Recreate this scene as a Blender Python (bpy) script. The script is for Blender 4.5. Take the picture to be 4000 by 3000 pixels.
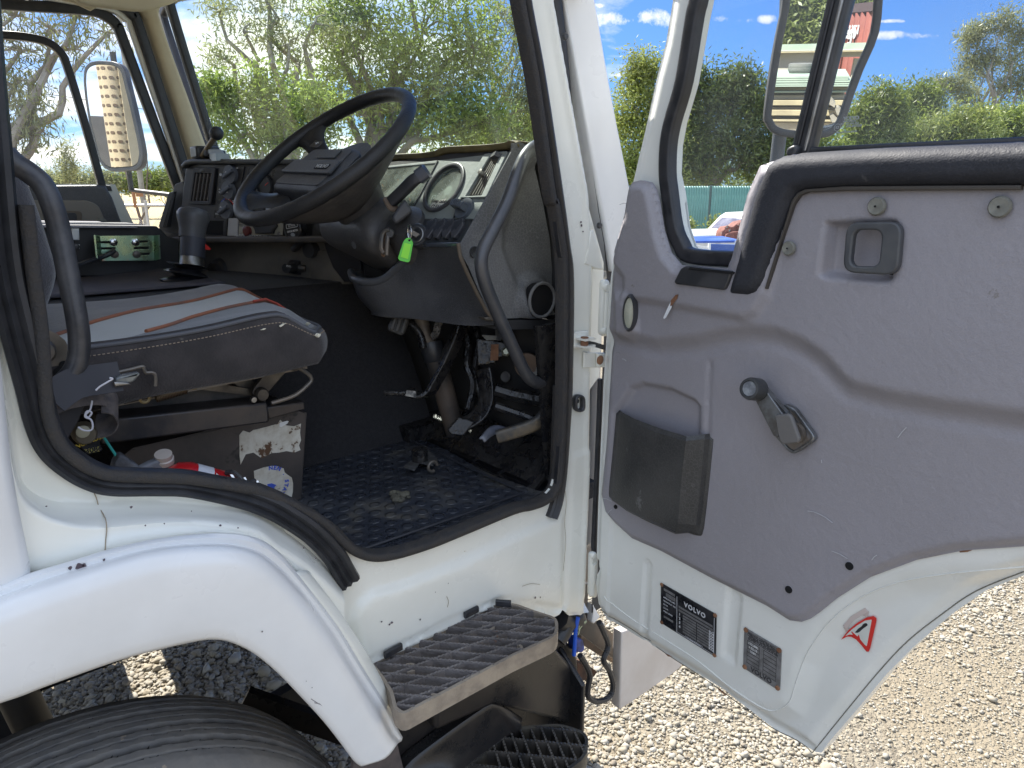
import bpy, bmesh, math, random
import numpy as np
from mathutils import Vector as V, Matrix
R_=math.radians
random.seed(7); RNG=np.random.default_rng(7)
for o in list(bpy.data.objects): bpy.data.objects.remove(o)
SC=bpy.context.scene; COL=SC.collection
# ---------------------------------------------------------------- camera
FPX=2773.0; PH=R_(15.3); AL=R_(48.9)
C0=V((0,-1,1.8))
Fv=V((math.cos(AL)*math.cos(PH),math.sin(AL)*math.cos(PH),-math.sin(PH)))
Rv=V((math.sin(AL),-math.cos(AL),0)); Uv=Rv.cross(Fv)
cd=bpy.data.cameras.new('camera'); cam=bpy.data.objects.new('camera',cd); COL.objects.link(cam)
cd.sensor_width=36; cd.lens=36*FPX/4000; cd.clip_start=.02; cd.clip_end=3000
M=Matrix((Rv,Uv,-Fv)).transposed().to_4x4(); M.translation=C0; cam.matrix_world=M
SC.camera=cam
# ---------------------------------------------------------------- light
SUN=V((.06,.62,.78)).normalized()
sd=bpy.data.lights.new('sun','SUN'); sd.energy=3.6; sd.angle=R_(.5); sd.color=(1,.95,.88)
so=bpy.data.objects.new('sun',sd); COL.objects.link(so); so.rotation_euler=SUN.to_track_quat('Z','Y').to_euler()
SC.view_settings.view_transform='Standard'; SC.view_settings.look='None'
SC.view_settings.exposure=1.75; SC.view_settings.gamma=1
SC.cycles.max_bounces=10; SC.cycles.diffuse_bounces=5; SC.cycles.transparent_max_bounces=24; SC.cycles.caustics_reflective=False; SC.cycles.caustics_refractive=False
SC.cycles.use_denoising=True

def N(nt,t,**k):
    n=nt.nodes.new(t)
    for a,b in k.items():
        if a.startswith('i_'):
            n.inputs[a[2:].replace('_',' ')].default_value=b
        else: setattr(n,a,b)
    return n
def L(nt,a,b): nt.links.new(a,b)
def mth(nt,op,a,b=None,c=None,clamp=False):
    n=nt.nodes.new('ShaderNodeMath'); n.operation=op; n.use_clamp=clamp
    for i,v in enumerate((a,b,c)):
        if v is None: continue
        if isinstance(v,(int,float)): n.inputs[i].default_value=v
        else: nt.links.new(v,n.inputs[i])
    return n.outputs[0]
def mapr(nt,x,a,b,c=0,d=1,smooth=True):
    n=nt.nodes.new('ShaderNodeMapRange'); n.interpolation_type='SMOOTHSTEP' if smooth else 'LINEAR'
    nt.links.new(x,n.inputs[0])
    for i,v in enumerate((a,b,c,d)): n.inputs[i+1].default_value=v
    return n.outputs[0]
def mixc(nt,f,a,b):
    n=nt.nodes.new('ShaderNodeMix'); n.data_type='RGBA'
    for s,v in ((0,f),(6,a),(7,b)):
        if isinstance(v,(int,float)): n.inputs[s].default_value=v
        elif isinstance(v,tuple): n.inputs[s].default_value=v if len(v)==4 else (*v,1)
        else: nt.links.new(v,n.inputs[s])
    return n.outputs[2]
# sky with clouds
W=bpy.data.worlds.new('World'); SC.world=W; W.use_nodes=True
nt=W.node_tree; nt.nodes.clear()
sky=N(nt,'ShaderNodeTexSky'); sky.sky_type='NISHITA'; sky.sun_disc=False
sky.sun_elevation=math.asin(SUN.z); sky.sun_rotation=math.atan2(SUN.x,SUN.y); sky.altitude=100; sky.air_density=1.0; sky.dust_density=.6; sky.ozone_density=2.0
tc=N(nt,'ShaderNodeTexCoord'); sx=N(nt,'ShaderNodeSeparateXYZ'); L(nt,tc.outputs['Generated'],sx.inputs[0])
zz=mth(nt,'ADD',mth(nt,'MAXIMUM',sx.outputs[2],0.0),.16)
cx=mth(nt,'DIVIDE',sx.outputs[0],zz); cy=mth(nt,'DIVIDE',sx.outputs[1],zz)
cb=N(nt,'ShaderNodeCombineXYZ'); L(nt,cx,cb.inputs[0]); L(nt,cy,cb.inputs[1])
n1=N(nt,'ShaderNodeTexNoise',i_Scale=1.15,i_Detail=9.0,i_Roughness=.62,i_Distortion=.35); L(nt,cb.outputs[0],n1.inputs['Vector'])
side=mapr(nt,sx.outputs[1],.35,.95)              # more cloud towards the sun side
thr=mth(nt,'MULTIPLY_ADD',side,-.30,.70)
cl=mth(nt,'MULTIPLY',mth(nt,'SUBTRACT',n1.outputs[0],thr),5.5,clamp=True)
# a few small separate clouds low over the trees
n2=N(nt,'ShaderNodeTexNoise',i_Scale=22.0,i_Detail=9.0,i_Roughness=.68); L(nt,tc.outputs['Generated'],n2.inputs['Vector'])
extra=None
for (px,py,rx,ry) in ((2370,75,150,36),(2560,72,100,42),(2870,75,130,26),(3380,140,330,20),(2990,75,70,20),(2400,292,60,14),(3480,82,60,9),(2330,22,50,14)):
    d=(Fv+Rv*((px-2000)/FPX)+Uv*((1500-py)/FPX)); s=1/d.length; d.normalize()
    r=Rv; r=(r-d*r.dot(d)).normalized(); u=r.cross(d)
    def dot(v):
        n=N(nt,'ShaderNodeVectorMath',operation='DOT_PRODUCT'); L(nt,tc.outputs['Generated'],n.inputs[0]); n.inputs[1].default_value=tuple(v); return n.outputs['Value']
    a=mth(nt,'DIVIDE',dot(r),rx/FPX*s); b=mth(nt,'DIVIDE',dot(u),ry/FPX*s)
    q=mth(nt,'ADD',mth(nt,'MULTIPLY',a,a),mth(nt,'MULTIPLY',b,b))
    m=mth(nt,'MULTIPLY',mth(nt,'SUBTRACT',1.0,q),1.0,clamp=True)
    m=mth(nt,'MULTIPLY',m,mapr(nt,dot(d),0,.2))
    extra=m if extra is None else mth(nt,'MAXIMUM',extra,m)
ex=mth(nt,'MULTIPLY',mth(nt,'SUBTRACT',mth(nt,'MULTIPLY_ADD',extra,.22,n2.outputs[0]),.615),6.0,clamp=True)
ex=mth(nt,'MULTIPLY',ex,mapr(nt,extra,0,.12))
cl=mth(nt,'MAXIMUM',cl,ex)
# added bright cloud, out of view behind and above the camera, raising the fill
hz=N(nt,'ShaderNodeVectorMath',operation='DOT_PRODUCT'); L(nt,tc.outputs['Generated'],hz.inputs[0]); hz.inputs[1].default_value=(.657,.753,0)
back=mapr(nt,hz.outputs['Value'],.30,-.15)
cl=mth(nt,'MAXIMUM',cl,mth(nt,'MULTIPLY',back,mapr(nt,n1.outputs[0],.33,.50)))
cl=mth(nt,'MULTIPLY',cl,mapr(nt,sx.outputs[2],-.02,.05))
skyc=N(nt,'ShaderNodeVectorMath',operation='MULTIPLY'); L(nt,sky.outputs[0],skyc.inputs[0]); skyc.inputs[1].default_value=(.33,.53,.90)
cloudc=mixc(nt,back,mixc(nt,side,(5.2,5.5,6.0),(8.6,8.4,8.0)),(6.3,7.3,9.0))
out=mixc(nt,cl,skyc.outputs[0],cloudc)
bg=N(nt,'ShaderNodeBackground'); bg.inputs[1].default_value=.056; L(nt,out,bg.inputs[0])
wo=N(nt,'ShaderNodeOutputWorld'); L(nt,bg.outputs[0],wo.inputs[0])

# ---------------------------------------------------------------- pixel -> place
def ray(px,py): return Fv+Rv*((px-2000)/FPX)+Uv*((1500-py)/FPX)
def Yp(px,py,y): d=ray(px,py); return C0+d*((y-C0.y)/d.y)
def Xp(px,py,x): d=ray(px,py); return C0+d*((x-C0.x)/d.x)
def Zp(px,py,z): d=ray(px,py); return C0+d*((z-C0.z)/d.z)
def PP(px,py,p0,n): d=ray(px,py); return C0+d*((p0-C0).dot(n)/d.dot(n))
def Tp(px,py,t): return C0+ray(px,py)*t
# door frame
D0=V((1.10,0,0)); DU=V((-.0645,-.998,0)).normalized(); DN=V((-.998,.0645,0)).normalized()
def DP(px,py,h=0.0): return PP(px,py,D0+DN*h,DN)
def D3(u,z,h=0.0): return D0+DU*u+DN*h+V((0,0,z))
def DL(px,py,h=0.0): p=DP(px,py,h)-D0; return (p.dot(DU),p.z)

# ---------------------------------------------------------------- materials
MATS={}
KEEP=('black_moulded_step','bar_grey','handle_paint','wheel_rim_vinyl','dusty_seal_lip','black_leather_pad','pocket_plastic','seat_fabric_dark','rubber_seal','hole_black','slot_black','glossy_black_tar','plate_black','black_carpet')
def mat(name,c,rough=.5,metal=0,c2=None,ns=8,nd=.5,bump=0,bs=60,bd=.002,spec=.5,coat=0,sheen=0,speck=None,stain=None,vor=0,vs=200,trans=0,emi=None,cdist=None):
    """principled; c2 mottled in by noise of scale ns; bump noise scale bs, strength bump; vor = cell grain bump; speck=(col,scale,thr)"""
    if name in MATS: return MATS[name]
    if max(c)<.12 and name not in KEEP:
        c=tuple(v*1.8+.004 for v in c)
        if c2 and max(c2)<.16: c2=tuple(v*1.8+.004 for v in c2)
    m=bpy.data.materials.new(name); m.use_nodes=True; nt=m.node_tree; b=nt.nodes['Principled BSDF']
    b.inputs['Roughness'].default_value=rough; b.inputs['Metallic'].default_value=metal
    b.inputs['Specular IOR Level'].default_value=spec; b.inputs['Coat Weight'].default_value=coat; b.inputs['Coat Roughness'].default_value=.12
    b.inputs['Sheen Weight'].default_value=sheen
    tc=N(nt,'ShaderNodeTexCoord'); col=(*c,1)
    if c2:
        n=N(nt,'ShaderNodeTexNoise',i_Scale=ns,i_Detail=6.0,i_Roughness=.6); L(nt,tc.outputs['Object'],n.inputs['Vector'])
        f=mapr(nt,n.outputs[0],.5-.22*nd-.03,.5+.22*nd+.03); col=mixc(nt,f,(*c,1),(*c2,1))
        rr=mapr(nt,n.outputs[0],.3,.7,max(.02,rough-.08),min(1,rough+.1)); L(nt,rr,b.inputs['Roughness'])
    for sp in ([speck] if speck else [])+([stain] if stain else []):
        n=N(nt,'ShaderNodeTexNoise',i_Scale=sp[1],i_Detail=5.0,i_Roughness=.7); L(nt,tc.outputs['Object'],n.inputs['Vector'])
        f=mapr(nt,n.outputs[0],sp[2],sp[2]+.05); col=mixc(nt,f,col,(*sp[0],1))
    if isinstance(col,tuple): b.inputs['Base Color'].default_value=col
    else: L(nt,col,b.inputs['Base Color'])
    prev=None
    if bump:
        n=N(nt,'ShaderNodeTexNoise',i_Scale=bs,i_Detail=4.0); L(nt,tc.outputs['Object'],n.inputs['Vector'])
        k=N(nt,'ShaderNodeBump'); k.inputs['Strength'].default_value=bump; k.inputs['Distance'].default_value=bd; L(nt,n.outputs[0],k.inputs['Height']); prev=k.outputs[0]
    if vor:
        n=N(nt,'ShaderNodeTexVoronoi',feature='DISTANCE_TO_EDGE',i_Scale=vs); L(nt,tc.outputs['Object'],n.inputs['Vector'])
        n2=N(nt,'ShaderNodeTexVoronoi',feature='DISTANCE_TO_EDGE',i_Scale=vs*.75); L(nt,tc.outputs['Object'],n2.inputs['Vector'])
        col=mixc(nt,mth(nt,'MULTIPLY',mapr(nt,n2.outputs['Distance'],.0,.10,1,0),min(1,vor)),col,tuple(min(.6,q*(1.25 if c[0]>.2 else 2.1)+.006) for q in c)+(1,)); L(nt,col,b.inputs['Base Color'])
        k=N(nt,'ShaderNodeBump'); k.inputs['Strength'].default_value=vor; k.inputs['Distance'].default_value=.0015; L(nt,n.outputs['Distance'],k.inputs['Height'])
        if prev is not None: L(nt,prev,k.inputs['Normal'])
        prev=k.outputs[0]
    if prev is not None: L(nt,prev,b.inputs['Normal'])
    if emi: b.inputs['Emission Color'].default_value=(*emi[0],1); b.inputs['Emission Strength'].default_value=emi[1]
    MATS[name]=m; return m
def glassmat(name,tint=(.93,.97,.95),dust_haze=.05,gl=1.0,dcol=(.8,.82,.78),streak=False):
    m=bpy.data.materials.new(name); m.use_nodes=True; nt=m.node_tree; nt.nodes.clear()
    o=N(nt,'ShaderNodeOutputMaterial'); t=N(nt,'ShaderNodeBsdfTransparent'); t.inputs[0].default_value=(*tint,1)
    g=N(nt,'ShaderNodeBsdfGlossy'); g.inputs['Roughness'].default_value=.0
    fr=N(nt,'ShaderNodeFresnel'); fr.inputs[0].default_value=1.45
    geo=N(nt,'ShaderNodeNewGeometry'); 
    f=mth(nt,'MULTIPLY',fr.outputs[0],mth(nt,'MULTIPLY',mth(nt,'SUBTRACT',1.0,geo.outputs['Backfacing']),gl))
    mx=N(nt,'ShaderNodeMixShader'); L(nt,f,mx.inputs[0]); L(nt,t.outputs[0],mx.inputs[1]); L(nt,g.outputs[0],mx.inputs[2])
    d=N(nt,'ShaderNodeBsdfTranslucent'); d.inputs[0].default_value=(*dcol,1); d2=N(nt,'ShaderNodeBsdfDiffuse'); d2.inputs[0].default_value=(*dcol,1)
    ad=N(nt,'ShaderNodeMixShader'); ad.inputs[0].default_value=.5; L(nt,d.outputs[0],ad.inputs[1]); L(nt,d2.outputs[0],ad.inputs[2])
    tc=N(nt,'ShaderNodeTexCoord'); n=N(nt,'ShaderNodeTexNoise',i_Scale=5.0,i_Detail=8.0,i_Roughness=.7)
    if streak:
        mp=N(nt,'ShaderNodeMapping'); mp.inputs['Scale'].default_value=(1,4.5,1.2); mp.inputs['Rotation'].default_value=(R_(9),0,0); L(nt,tc.outputs['Object'],mp.inputs[0]); L(nt,mp.outputs[0],n.inputs['Vector'])
    else: L(nt,tc.outputs['Object'],n.inputs['Vector'])
    mx2=N(nt,'ShaderNodeMixShader'); L(nt,mapr(nt,n.outputs[0],.38,.72,dust_haze*.35,dust_haze*1.9),mx2.inputs[0]); L(nt,mx.outputs[0],mx2.inputs[1]); L(nt,ad.outputs[0],mx2.inputs[2])  # dust film, also standing in for the haze of reflections
    L(nt,mx2.outputs[0],o.inputs[0]); MATS[name]=m; return m

# ---------------------------------------------------------------- geometry (each returns (verts,faces))
def cr(pts,k=4,closed=False):
    """Catmull-Rom through points"""
    P=[V(p) for p in pts]; n=len(P); out=[]
    rng=range(n) if closed else range(n-1)
    for i in rng:
        if closed: a,b,c,d=P[i-1],P[i],P[(i+1)%n],P[(i+2)%n]
        else: a,b,c,d=P[max(i-1,0)],P[i],P[i+1],P[min(i+2,n-1)]
        for j in range(k):
            t=j/k; out.append(.5*((2*b)+(c-a)*t+(2*a-5*b+4*c-d)*t*t+(3*b-a-3*c+d)*t**3))
    if not closed: out.append(P[-1])
    return out
def resample(pts,n):
    P=[V(p) for p in pts]; s=[0]
    for a,b in zip(P,P[1:]): s.append(s[-1]+(b-a).length)
    out=[]; j=0
    for i in range(n):
        d=s[-1]*i/(n-1)
        while j<len(P)-2 and s[j+1]<d: j+=1
        q=(d-s[j])/max(1e-9,s[j+1]-s[j]); out.append(P[j].lerp(P[j+1],min(1,max(0,q))))
    return out
def fillet(pts,r,k=4):
    """round the corners of a closed polygon; r number or list"""
    P=[V(p) for p in pts]; n=len(P); out=[]
    for i in range(n):
        a,b,c=P[i-1],P[i],P[(i+1)%n]; rr=r[i] if isinstance(r,(list,tuple)) else r
        if rr<=0: out.append(b); continue
        l1=(a-b).length; l2=(c-b).length; q=min(rr,l1*.49,l2*.49)
        s=b+(a-b)*(q/l1); e=b+(c-b)*(q/l2)
        for j in range(k+1):
            t=j/k; out.append(s*(1-t)**2+b*2*t*(1-t)+e*t*t)
    return out
def grid(rows,cu=False,cv=False):
    m=len(rows); n=len(rows[0]); vs=[V(p) for r in rows for p in r]; fs=[]
    for i in range(m if cv else m-1):
        for j in range(n if cu else n-1):
            i2=(i+1)%m; j2=(j+1)%n; fs.append((i*n+j,i*n+j2,i2*n+j2,i2*n+j))
    return vs,fs
def loft(rows,n=None,ku=1,kv=3,cu=False,cv=False):
    if n: rows=[resample(r,n) for r in rows]
    rows=[[V(p) for p in r] for r in rows]
    if kv>1:
        cols=list(zip(*rows)); cols=[cr(c,kv,cv) for c in cols]; rows=list(zip(*cols))
    if ku>1: rows=[cr(r,ku,cu) for r in rows]
    return grid(rows,cu,cv)
def sweep(pts,prof,nrm=None,closed=False,caps=True,scale=None):
    """profile (a,b): a sideways (tangent x nrm), b along nrm"""
    P=[V(p) for p in pts]; n=len(P); rings=[]; up=V(nrm) if nrm is not None else None
    prev=None
    for i in range(n):
        t=(P[(i+1)%n]-P[i-1]) if closed else (P[min(i+1,n-1)]-P[max(i-1,0)])
        t.normalize()
        if up is not None: b=up-t*up.dot(t)
        else:
            if prev is None: prev=V((0,0,1)) if abs(t.z)<.9 else V((1,0,0))
            b=prev-t*prev.dot(t)
        if b.length<1e-6: b=t.orthogonal()
        b.normalize(); prev=b; a=t.cross(b)
        s=scale[i] if scale else 1
        rings.append([P[i]+a*(q[0]*s)+b*(q[1]*s) for q in prof])
    vs,fs=grid(rings,True,closed); m=len(prof)
    if caps and not closed: fs=fs+[tuple(range(m-1,-1,-1)),tuple(range((n-1)*m,n*m))]
    return vs,fs
def circ(r,n=12,r2=None): return [(r*math.cos(2*math.pi*i/n),(r2 or r)*math.sin(2*math.pi*i/n)) for i in range(n)]
def tube(pts,r,n=10,closed=False,nrm=None,scale=None): return sweep(pts,circ(r,n),nrm,closed,True,scale)
def rect(w,h): return [(-w/2,-h/2),(w/2,-h/2),(w/2,h/2),(-w/2,h/2)]
def rrect(w,h,r,k=3):
    return [(p.x,p.y) for p in fillet([(-w/2,-h/2,0),(w/2,-h/2,0),(w/2,h/2,0),(-w/2,h/2,0)],r,k)]
def lathe(p,ax,prof,n=24,ell=None,refv=None):
    """prof list of (r,h) along ax from p"""
    ax=V(ax).normalized(); a=(V(refv)-ax*ax.dot(V(refv))).normalized() if refv is not None else ax.orthogonal().normalized(); b=ax.cross(a); p=V(p); e=ell or 1
    rings=[[p+ax*h+a*(r*math.cos(2*math.pi*i/n))+b*(r*e*math.sin(2*math.pi*i/n)) for i in range(n)] for r,h in prof]
    vs,fs=grid(rings,True,False)
    if prof[0][0]>1e-6: fs.append(tuple(range(n-1,-1,-1)))
    if prof[-1][0]>1e-6: fs.append(tuple(range((len(prof)-1)*n,len(prof)*n)))
    return vs,fs
def cyl(a,b,r,n=16,r2=None):
    a=V(a); b=V(b); return lathe(a,b-a,[(r,0),(r2 or r,(b-a).length)],n)
def ball(c,r,n=16,sz=(1,1,1)):
    vs,fs=lathe((0,0,0),(0,0,1),[(max(1e-4,math.sin(math.pi*i/n)),-math.cos(math.pi*i/n)) for i in range(n+1)],n*2)
    return [V(c)+V((v.x*r*sz[0],v.y*r*sz[1],v.z*r*sz[2])) for v in vs],fs
def box(c,s,ax=None):
    c=V(c); a,b,d=ax or (V((1,0,0)),V((0,1,0)),V((0,0,1))); h=[q/2 for q in s]
    vs=[c+a*(i*h[0])+b*(j*h[1])+d*(k*h[2]) for i in(-1,1) for j in(-1,1) for k in(-1,1)]
    return vs,[(0,1,3,2),(4,6,7,5),(0,4,5,1),(2,3,7,6),(0,2,6,4),(1,5,7,3)]
def prism(pts,d):
    """simple polygon extruded by vector d"""
    P=[V(p) for p in pts]; n=len(P); d=V(d)
    nn=V((0,0,0))
    for i in range(n): nn+=P[i].cross(P[(i+1)%n])
    if nn.dot(d)<0: P=P[::-1]
    vs=P+[p+d for p in P]
    return vs,[tuple(range(n-1,-1,-1)),tuple(range(n,2*n))]+[(i,(i+1)%n,n+(i+1)%n,n+i) for i in range(n)]
def plate(pts,d,bev=0,holes=(),seg=2):
    """outline with holes extruded by d, bevelled rim (via a 2D curve)"""
    P=[V(p) for p in pts]; d=V(d); n=d.normalized(); a=n.orthogonal().normalized(); b=n.cross(a); o=P[0]
    cu=bpy.data.curves.new('t','CURVE'); cu.dimensions='2D'; cu.fill_mode='BOTH'; cu.resolution_u=1
    cu.extrude=max(1e-5,d.length/2-bev); cu.bevel_depth=bev; cu.bevel_resolution=seg; cu.offset=-bev
    for S in [P]+[[V(q) for q in h] for h in holes]:
        s=cu.splines.new('POLY'); s.points.add(len(S)-1); s.use_cyclic_u=True
        for i,q in enumerate(S): q=q-o; s.points[i].co=(q.dot(a),q.dot(b),0,1)
    ob=bpy.data.objects.new('t',cu); COL.objects.link(ob); me=bpy.data.meshes.new_from_object(ob)
    vs=[o+d/2+a*v.co.x+b*v.co.y+n*v.co.z for v in me.vertices]; fs=[tuple(f.vertices) for f in me.polygons]
    bpy.data.objects.remove(ob); bpy.data.curves.remove(cu); bpy.data.meshes.remove(me)
    return vs,fs
def text(s,o,r,u,size,depth=.0006,align='CENTER',bold=0,sp=1.0,shear=0):
    cu=bpy.data.curves.new('t','FONT'); cu.body=s; cu.size=size; cu.extrude=depth; cu.align_x=align; cu.align_y='CENTER'; cu.offset=bold; cu.space_character=sp; cu.shear=shear; cu.resolution_u=3
    ob=bpy.data.objects.new('t',cu); COL.objects.link(ob); me=bpy.data.meshes.new_from_object(ob)
    r=V(r); u=V(u); n=r.normalized().cross(u.normalized()); o=V(o)
    vs=[o+r*v.co.x+u*v.co.y+n*v.co.z for v in me.vertices]; fs=[tuple(f.vertices) for f in me.polygons]
    bpy.data.objects.remove(ob); bpy.data.curves.remove(cu); bpy.data.meshes.remove(me)
    return vs,fs
ORG={}
def emit(name,geos,m=None,parent=None,smooth=True,ang=38,bevel=0,seg=2,flip=False,solid=0,label=None,cat=None,group=None,kind=None,sub=0,tris=False):
    """link ONE mesh object from geometry pieces [(geo[,mat])]"""
    if isinstance(geos,tuple) and len(geos)==2 and not isinstance(geos[0],tuple): geos=[geos]
    vs=[];fs=[];mi=[];ms=[]
    for g in geos:
        if len(g)==2 and isinstance(g[0],tuple): geo,gm=g
        else: geo,gm=g,m
        if gm not in ms: ms.append(gm)
        k=len(vs); vs+=[tuple(v) for v in geo[0]]; fs+=[tuple(i+k for i in f) for f in geo[1]]; mi+=[ms.index(gm)]*len(geo[1])
    A=np.array(vs,dtype=float); c=V(((A.min(0)+A.max(0))/2).tolist())
    me=bpy.data.meshes.new(name); me.from_pydata([tuple(V(v)-c) for v in vs],[],fs)
    for q in ms: me.materials.append(q)
    me.polygons.foreach_set('material_index',mi)
    me.polygons.foreach_set('use_smooth',[smooth]*len(fs))
    if smooth: me.set_sharp_from_angle(angle=R_(ang))
    if flip: me.flip_normals()
    me.update()
    ob=bpy.data.objects.new(name,me); COL.objects.link(ob)
    ob.location=c-(ORG[parent] if parent else V((0,0,0))); ORG[ob]=c
    if parent: ob.parent=parent
    if solid: s=ob.modifiers.new('s','SOLIDIFY'); s.thickness=abs(solid); s.offset=-1 if solid>0 else 1
    if bevel: b=ob.modifiers.new('b','BEVEL'); b.width=bevel; b.segments=seg; b.limit_method='ANGLE'; b.angle_limit=R_(40)
    if sub: b=ob.modifiers.new('u','SUBSURF'); b.levels=b.render_levels=sub
    tag(ob,label,cat,group,kind); return ob
def tag(o,label=None,cat=None,group=None,kind=None):
    if label: o['label']=label
    if cat: o['category']=cat
    if group: o['group']=group
    if kind: o['kind']=kind
    return o
def empty(name,loc,label=None,cat=None,group=None,parent=None):
    o=bpy.data.objects.new(name,None); COL.objects.link(o); o.empty_display_size=.1; o.location=V(loc)-(ORG[parent] if parent else V((0,0,0))); ORG[o]=V(loc)
    if parent: o.parent=parent
    return tag(o,label,cat,group)
def relief(outline,to3,hfun,holes=(),nu=60,nv=60,skirt=.02,shrink=.0):
    """sheet with an exact outline in (u,v) and height hfun(u,v); to3(u,v,h) gives the world point"""
    P=[V((p[0],p[1],0)) for p in outline]
    g=plate([V((p.x,p.y,0)) for p in P],V((0,0,.001)),0,[[V((q[0],q[1],0)) for q in h] for h in holes])
    bm=bmesh.new(); vv=[bm.verts.new(v) for v in g[0]]
    for f in g[1]:
        try: bm.faces.new([vv[i] for i in f])
        except ValueError: pass
    bmesh.ops.remove_doubles(bm,verts=bm.verts,dist=1e-6)
    zm=max(v.co.z for v in bm.verts)
    bmesh.ops.delete(bm,geom=[f for f in bm.faces if min(v.co.z for v in f.verts)<zm-1e-4],context='FACES')
    us=[p.x for p in P]; ws=[p.y for p in P]
    for lo,hi,n,ax in ((min(us),max(us),nu,V((1,0,0))),(min(ws),max(ws),nv,V((0,1,0)))):
        for i in range(1,n):
            c=lo+(hi-lo)*i/n; bmesh.ops.bisect_plane(bm,geom=bm.verts[:]+bm.edges[:]+bm.faces[:],plane_co=ax*c,plane_no=ax,dist=1e-6)
    bmesh.ops.triangulate(bm,faces=bm.faces[:]); 
    if skirt:
        be=[e for e in bm.edges if e.is_boundary]; r=bmesh.ops.extrude_edge_only(bm,edges=be)
        low={v for v in r['geom'] if isinstance(v,bmesh.types.BMVert)}
    else: low=set()
    bm.verts.ensure_lookup_table(); idx={v:i for i,v in enumerate(bm.verts)}
    vs=[to3(v.co.x,v.co.y,hfun(v.co.x,v.co.y)-(skirt if v in low else 0)) for v in bm.verts]
    fs=[tuple(idx[v] for v in f.verts) for f in bm.faces]; bm.free()
    return vs,fs
def ss(a,b,x):
    t=min(1,max(0,(x-a)/(b-a))); return t*t*(3-2*t)
def polydist(pts,closed=True):
    """returns f(u,v) -> signed distance (inside positive) for a polygon in 2D"""
    A=np.array([(p[0],p[1]) for p in pts]); B=np.roll(A,-1,0) if closed else A[1:]
    if not closed: A=A[:-1]
    D=B-A; LL=(D**2).sum(1)+1e-12
    def f(u,v):
        p=np.array((u,v)); t=np.clip(((p-A)*D).sum(1)/LL,0,1); d=np.sqrt((((A+D*t[:,None])-p)**2).sum(1).min())
        if not closed: return d
        c=((A[:,1]>v)!=(B[:,1]>v)) & (u<(B[:,0]-A[:,0])*(v-A[:,1])/(B[:,1]-A[:,1]+1e-15)+A[:,0])
        return d if c.sum()%2 else -d
    return f
def poly_y(pts,y): return [Yp(a,b,y) for a,b in pts]
# ================================================================ palette
cream=mat('cream_paint',(.85,.85,.785),.32,c2=(.79,.785,.71),ns=6,nd=1.2,coat=.35,stain=((.42,.33,.20),22,.72))
white=mat('white_paint',(.80,.805,.80),.30,c2=(.735,.735,.725),ns=3,coat=.3,stain=((.35,.32,.30),45,.78))
rub=mat('rubber_seal',(.018,.019,.022),.42,c2=(.03,.03,.034),ns=30,bump=.15,bs=200)
rubdirt=mat('dusty_seal_lip',(.03,.029,.03),.8,c2=(.045,.04,.036),ns=60,bump=.6,bs=300,bd=.003)
black=mat('black_plastic',(.014,.015,.017),.38,c2=(.026,.026,.028),ns=12,bump=.12,bs=250)
blackm=mat('matt_black',(.012,.012,.013),.75,c2=(.022,.021,.020),ns=10)
hole=mat('hole_black',(.004,.004,.005),.9)
leather=mat('black_grained_vinyl',(.032,.033,.036),.42,c2=(.055,.055,.057),ns=7,vor=.55,vs=260,bump=.2,bs=40)
dashg=mat('dash_grained_plastic',(.050,.051,.053),.45,c2=(.085,.085,.086),ns=6,vor=.8,vs=190)
grey=mat('grey_door_vinyl',(.305,.294,.325),.52,c2=(.255,.243,.258),ns=3.2,nd=1.6,bump=.35,bs=90,bd=.003,vor=.18,vs=330,stain=((.20,.185,.18),18,.70))
steel=mat('worn_steel',(.38,.38,.38),.4,1,c2=(.25,.24,.22),ns=20,bump=.2,bs=80)
darksteel=mat('dark_steel',(.07,.068,.064),.5,.6,c2=(.12,.10,.08),ns=15,bump=.3,bs=90)
rust=mat('rusty_steel',(.16,.07,.035),.8,c2=(.30,.16,.09),ns=30,bump=.4,bs=60)
chrome=mat('bright_metal',(.6,.6,.6),.18,1)
whitep=mat('white_print',(.75,.76,.75),.5)
sticker=mat('sticker_paper',(.70,.70,.66),.5,stain=((.22,.12,.06),26,.60))

# ================================================================ the truck
TRUCK=empty('truck',(.3,1.0,0),'white cab-over truck with its driver door wide open, seen from the kerb','truck')
def T(name,g,m=None,**k): return emit(name,g,m,TRUCK,**k)

# ---- lower cab side: flange, concave step, fender land
A0=[(30,600),(50,1000),(129,1500),(160,1640),(205,1737),(284,1816),(368,1862),(452,1881),(611,1884),(746,1891),(930,1930),(1050,1975),(1181,2062),(1271,2150),(1330,2245)]
A1=[(-60,600),(-30,1000),(70,1500),(130,1700),(190,1796),(250,1846),(344,1902),(452,1925),(633,1927),(769,1934),(1000,1979),(1136,2061),(1226,2133),(1294,2205),(1335,2262)]
A2=[(-95,600),(-60,1000),(52,1700),(77,1862),(136,1929),(226,1961),(362,1968),(633,1966),(904,1993),(1000,2011),(1136,2086),(1230,2165),(1290,2230),(1335,2290)]
A3=[(-140,600),(-90,1000),(42,1750),(90,1934),(158,1997),(226,2029),(362,2051),(633,2029),(814,2033),(1000,2065),(1090,2128),(1181,2185),(1270,2262),(1345,2340)]
A4=[(-150,600),(-100,1000),(30,1800),(70,1990),(140,2050),(226,2075),(362,2085),(633,2062),(814,2064),(1000,2095),(1090,2155),(1175,2215),(1262,2300),(1345,2390)]
A5=[(-150,620),(-100,1050),(30,1900),(75,2140),(100,2200),(190,2210),(362,2164),(633,2103),(814,2083),(1000,2108),(1090,2162),(1165,2235),(1250,2335),(1350,2450)]
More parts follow.
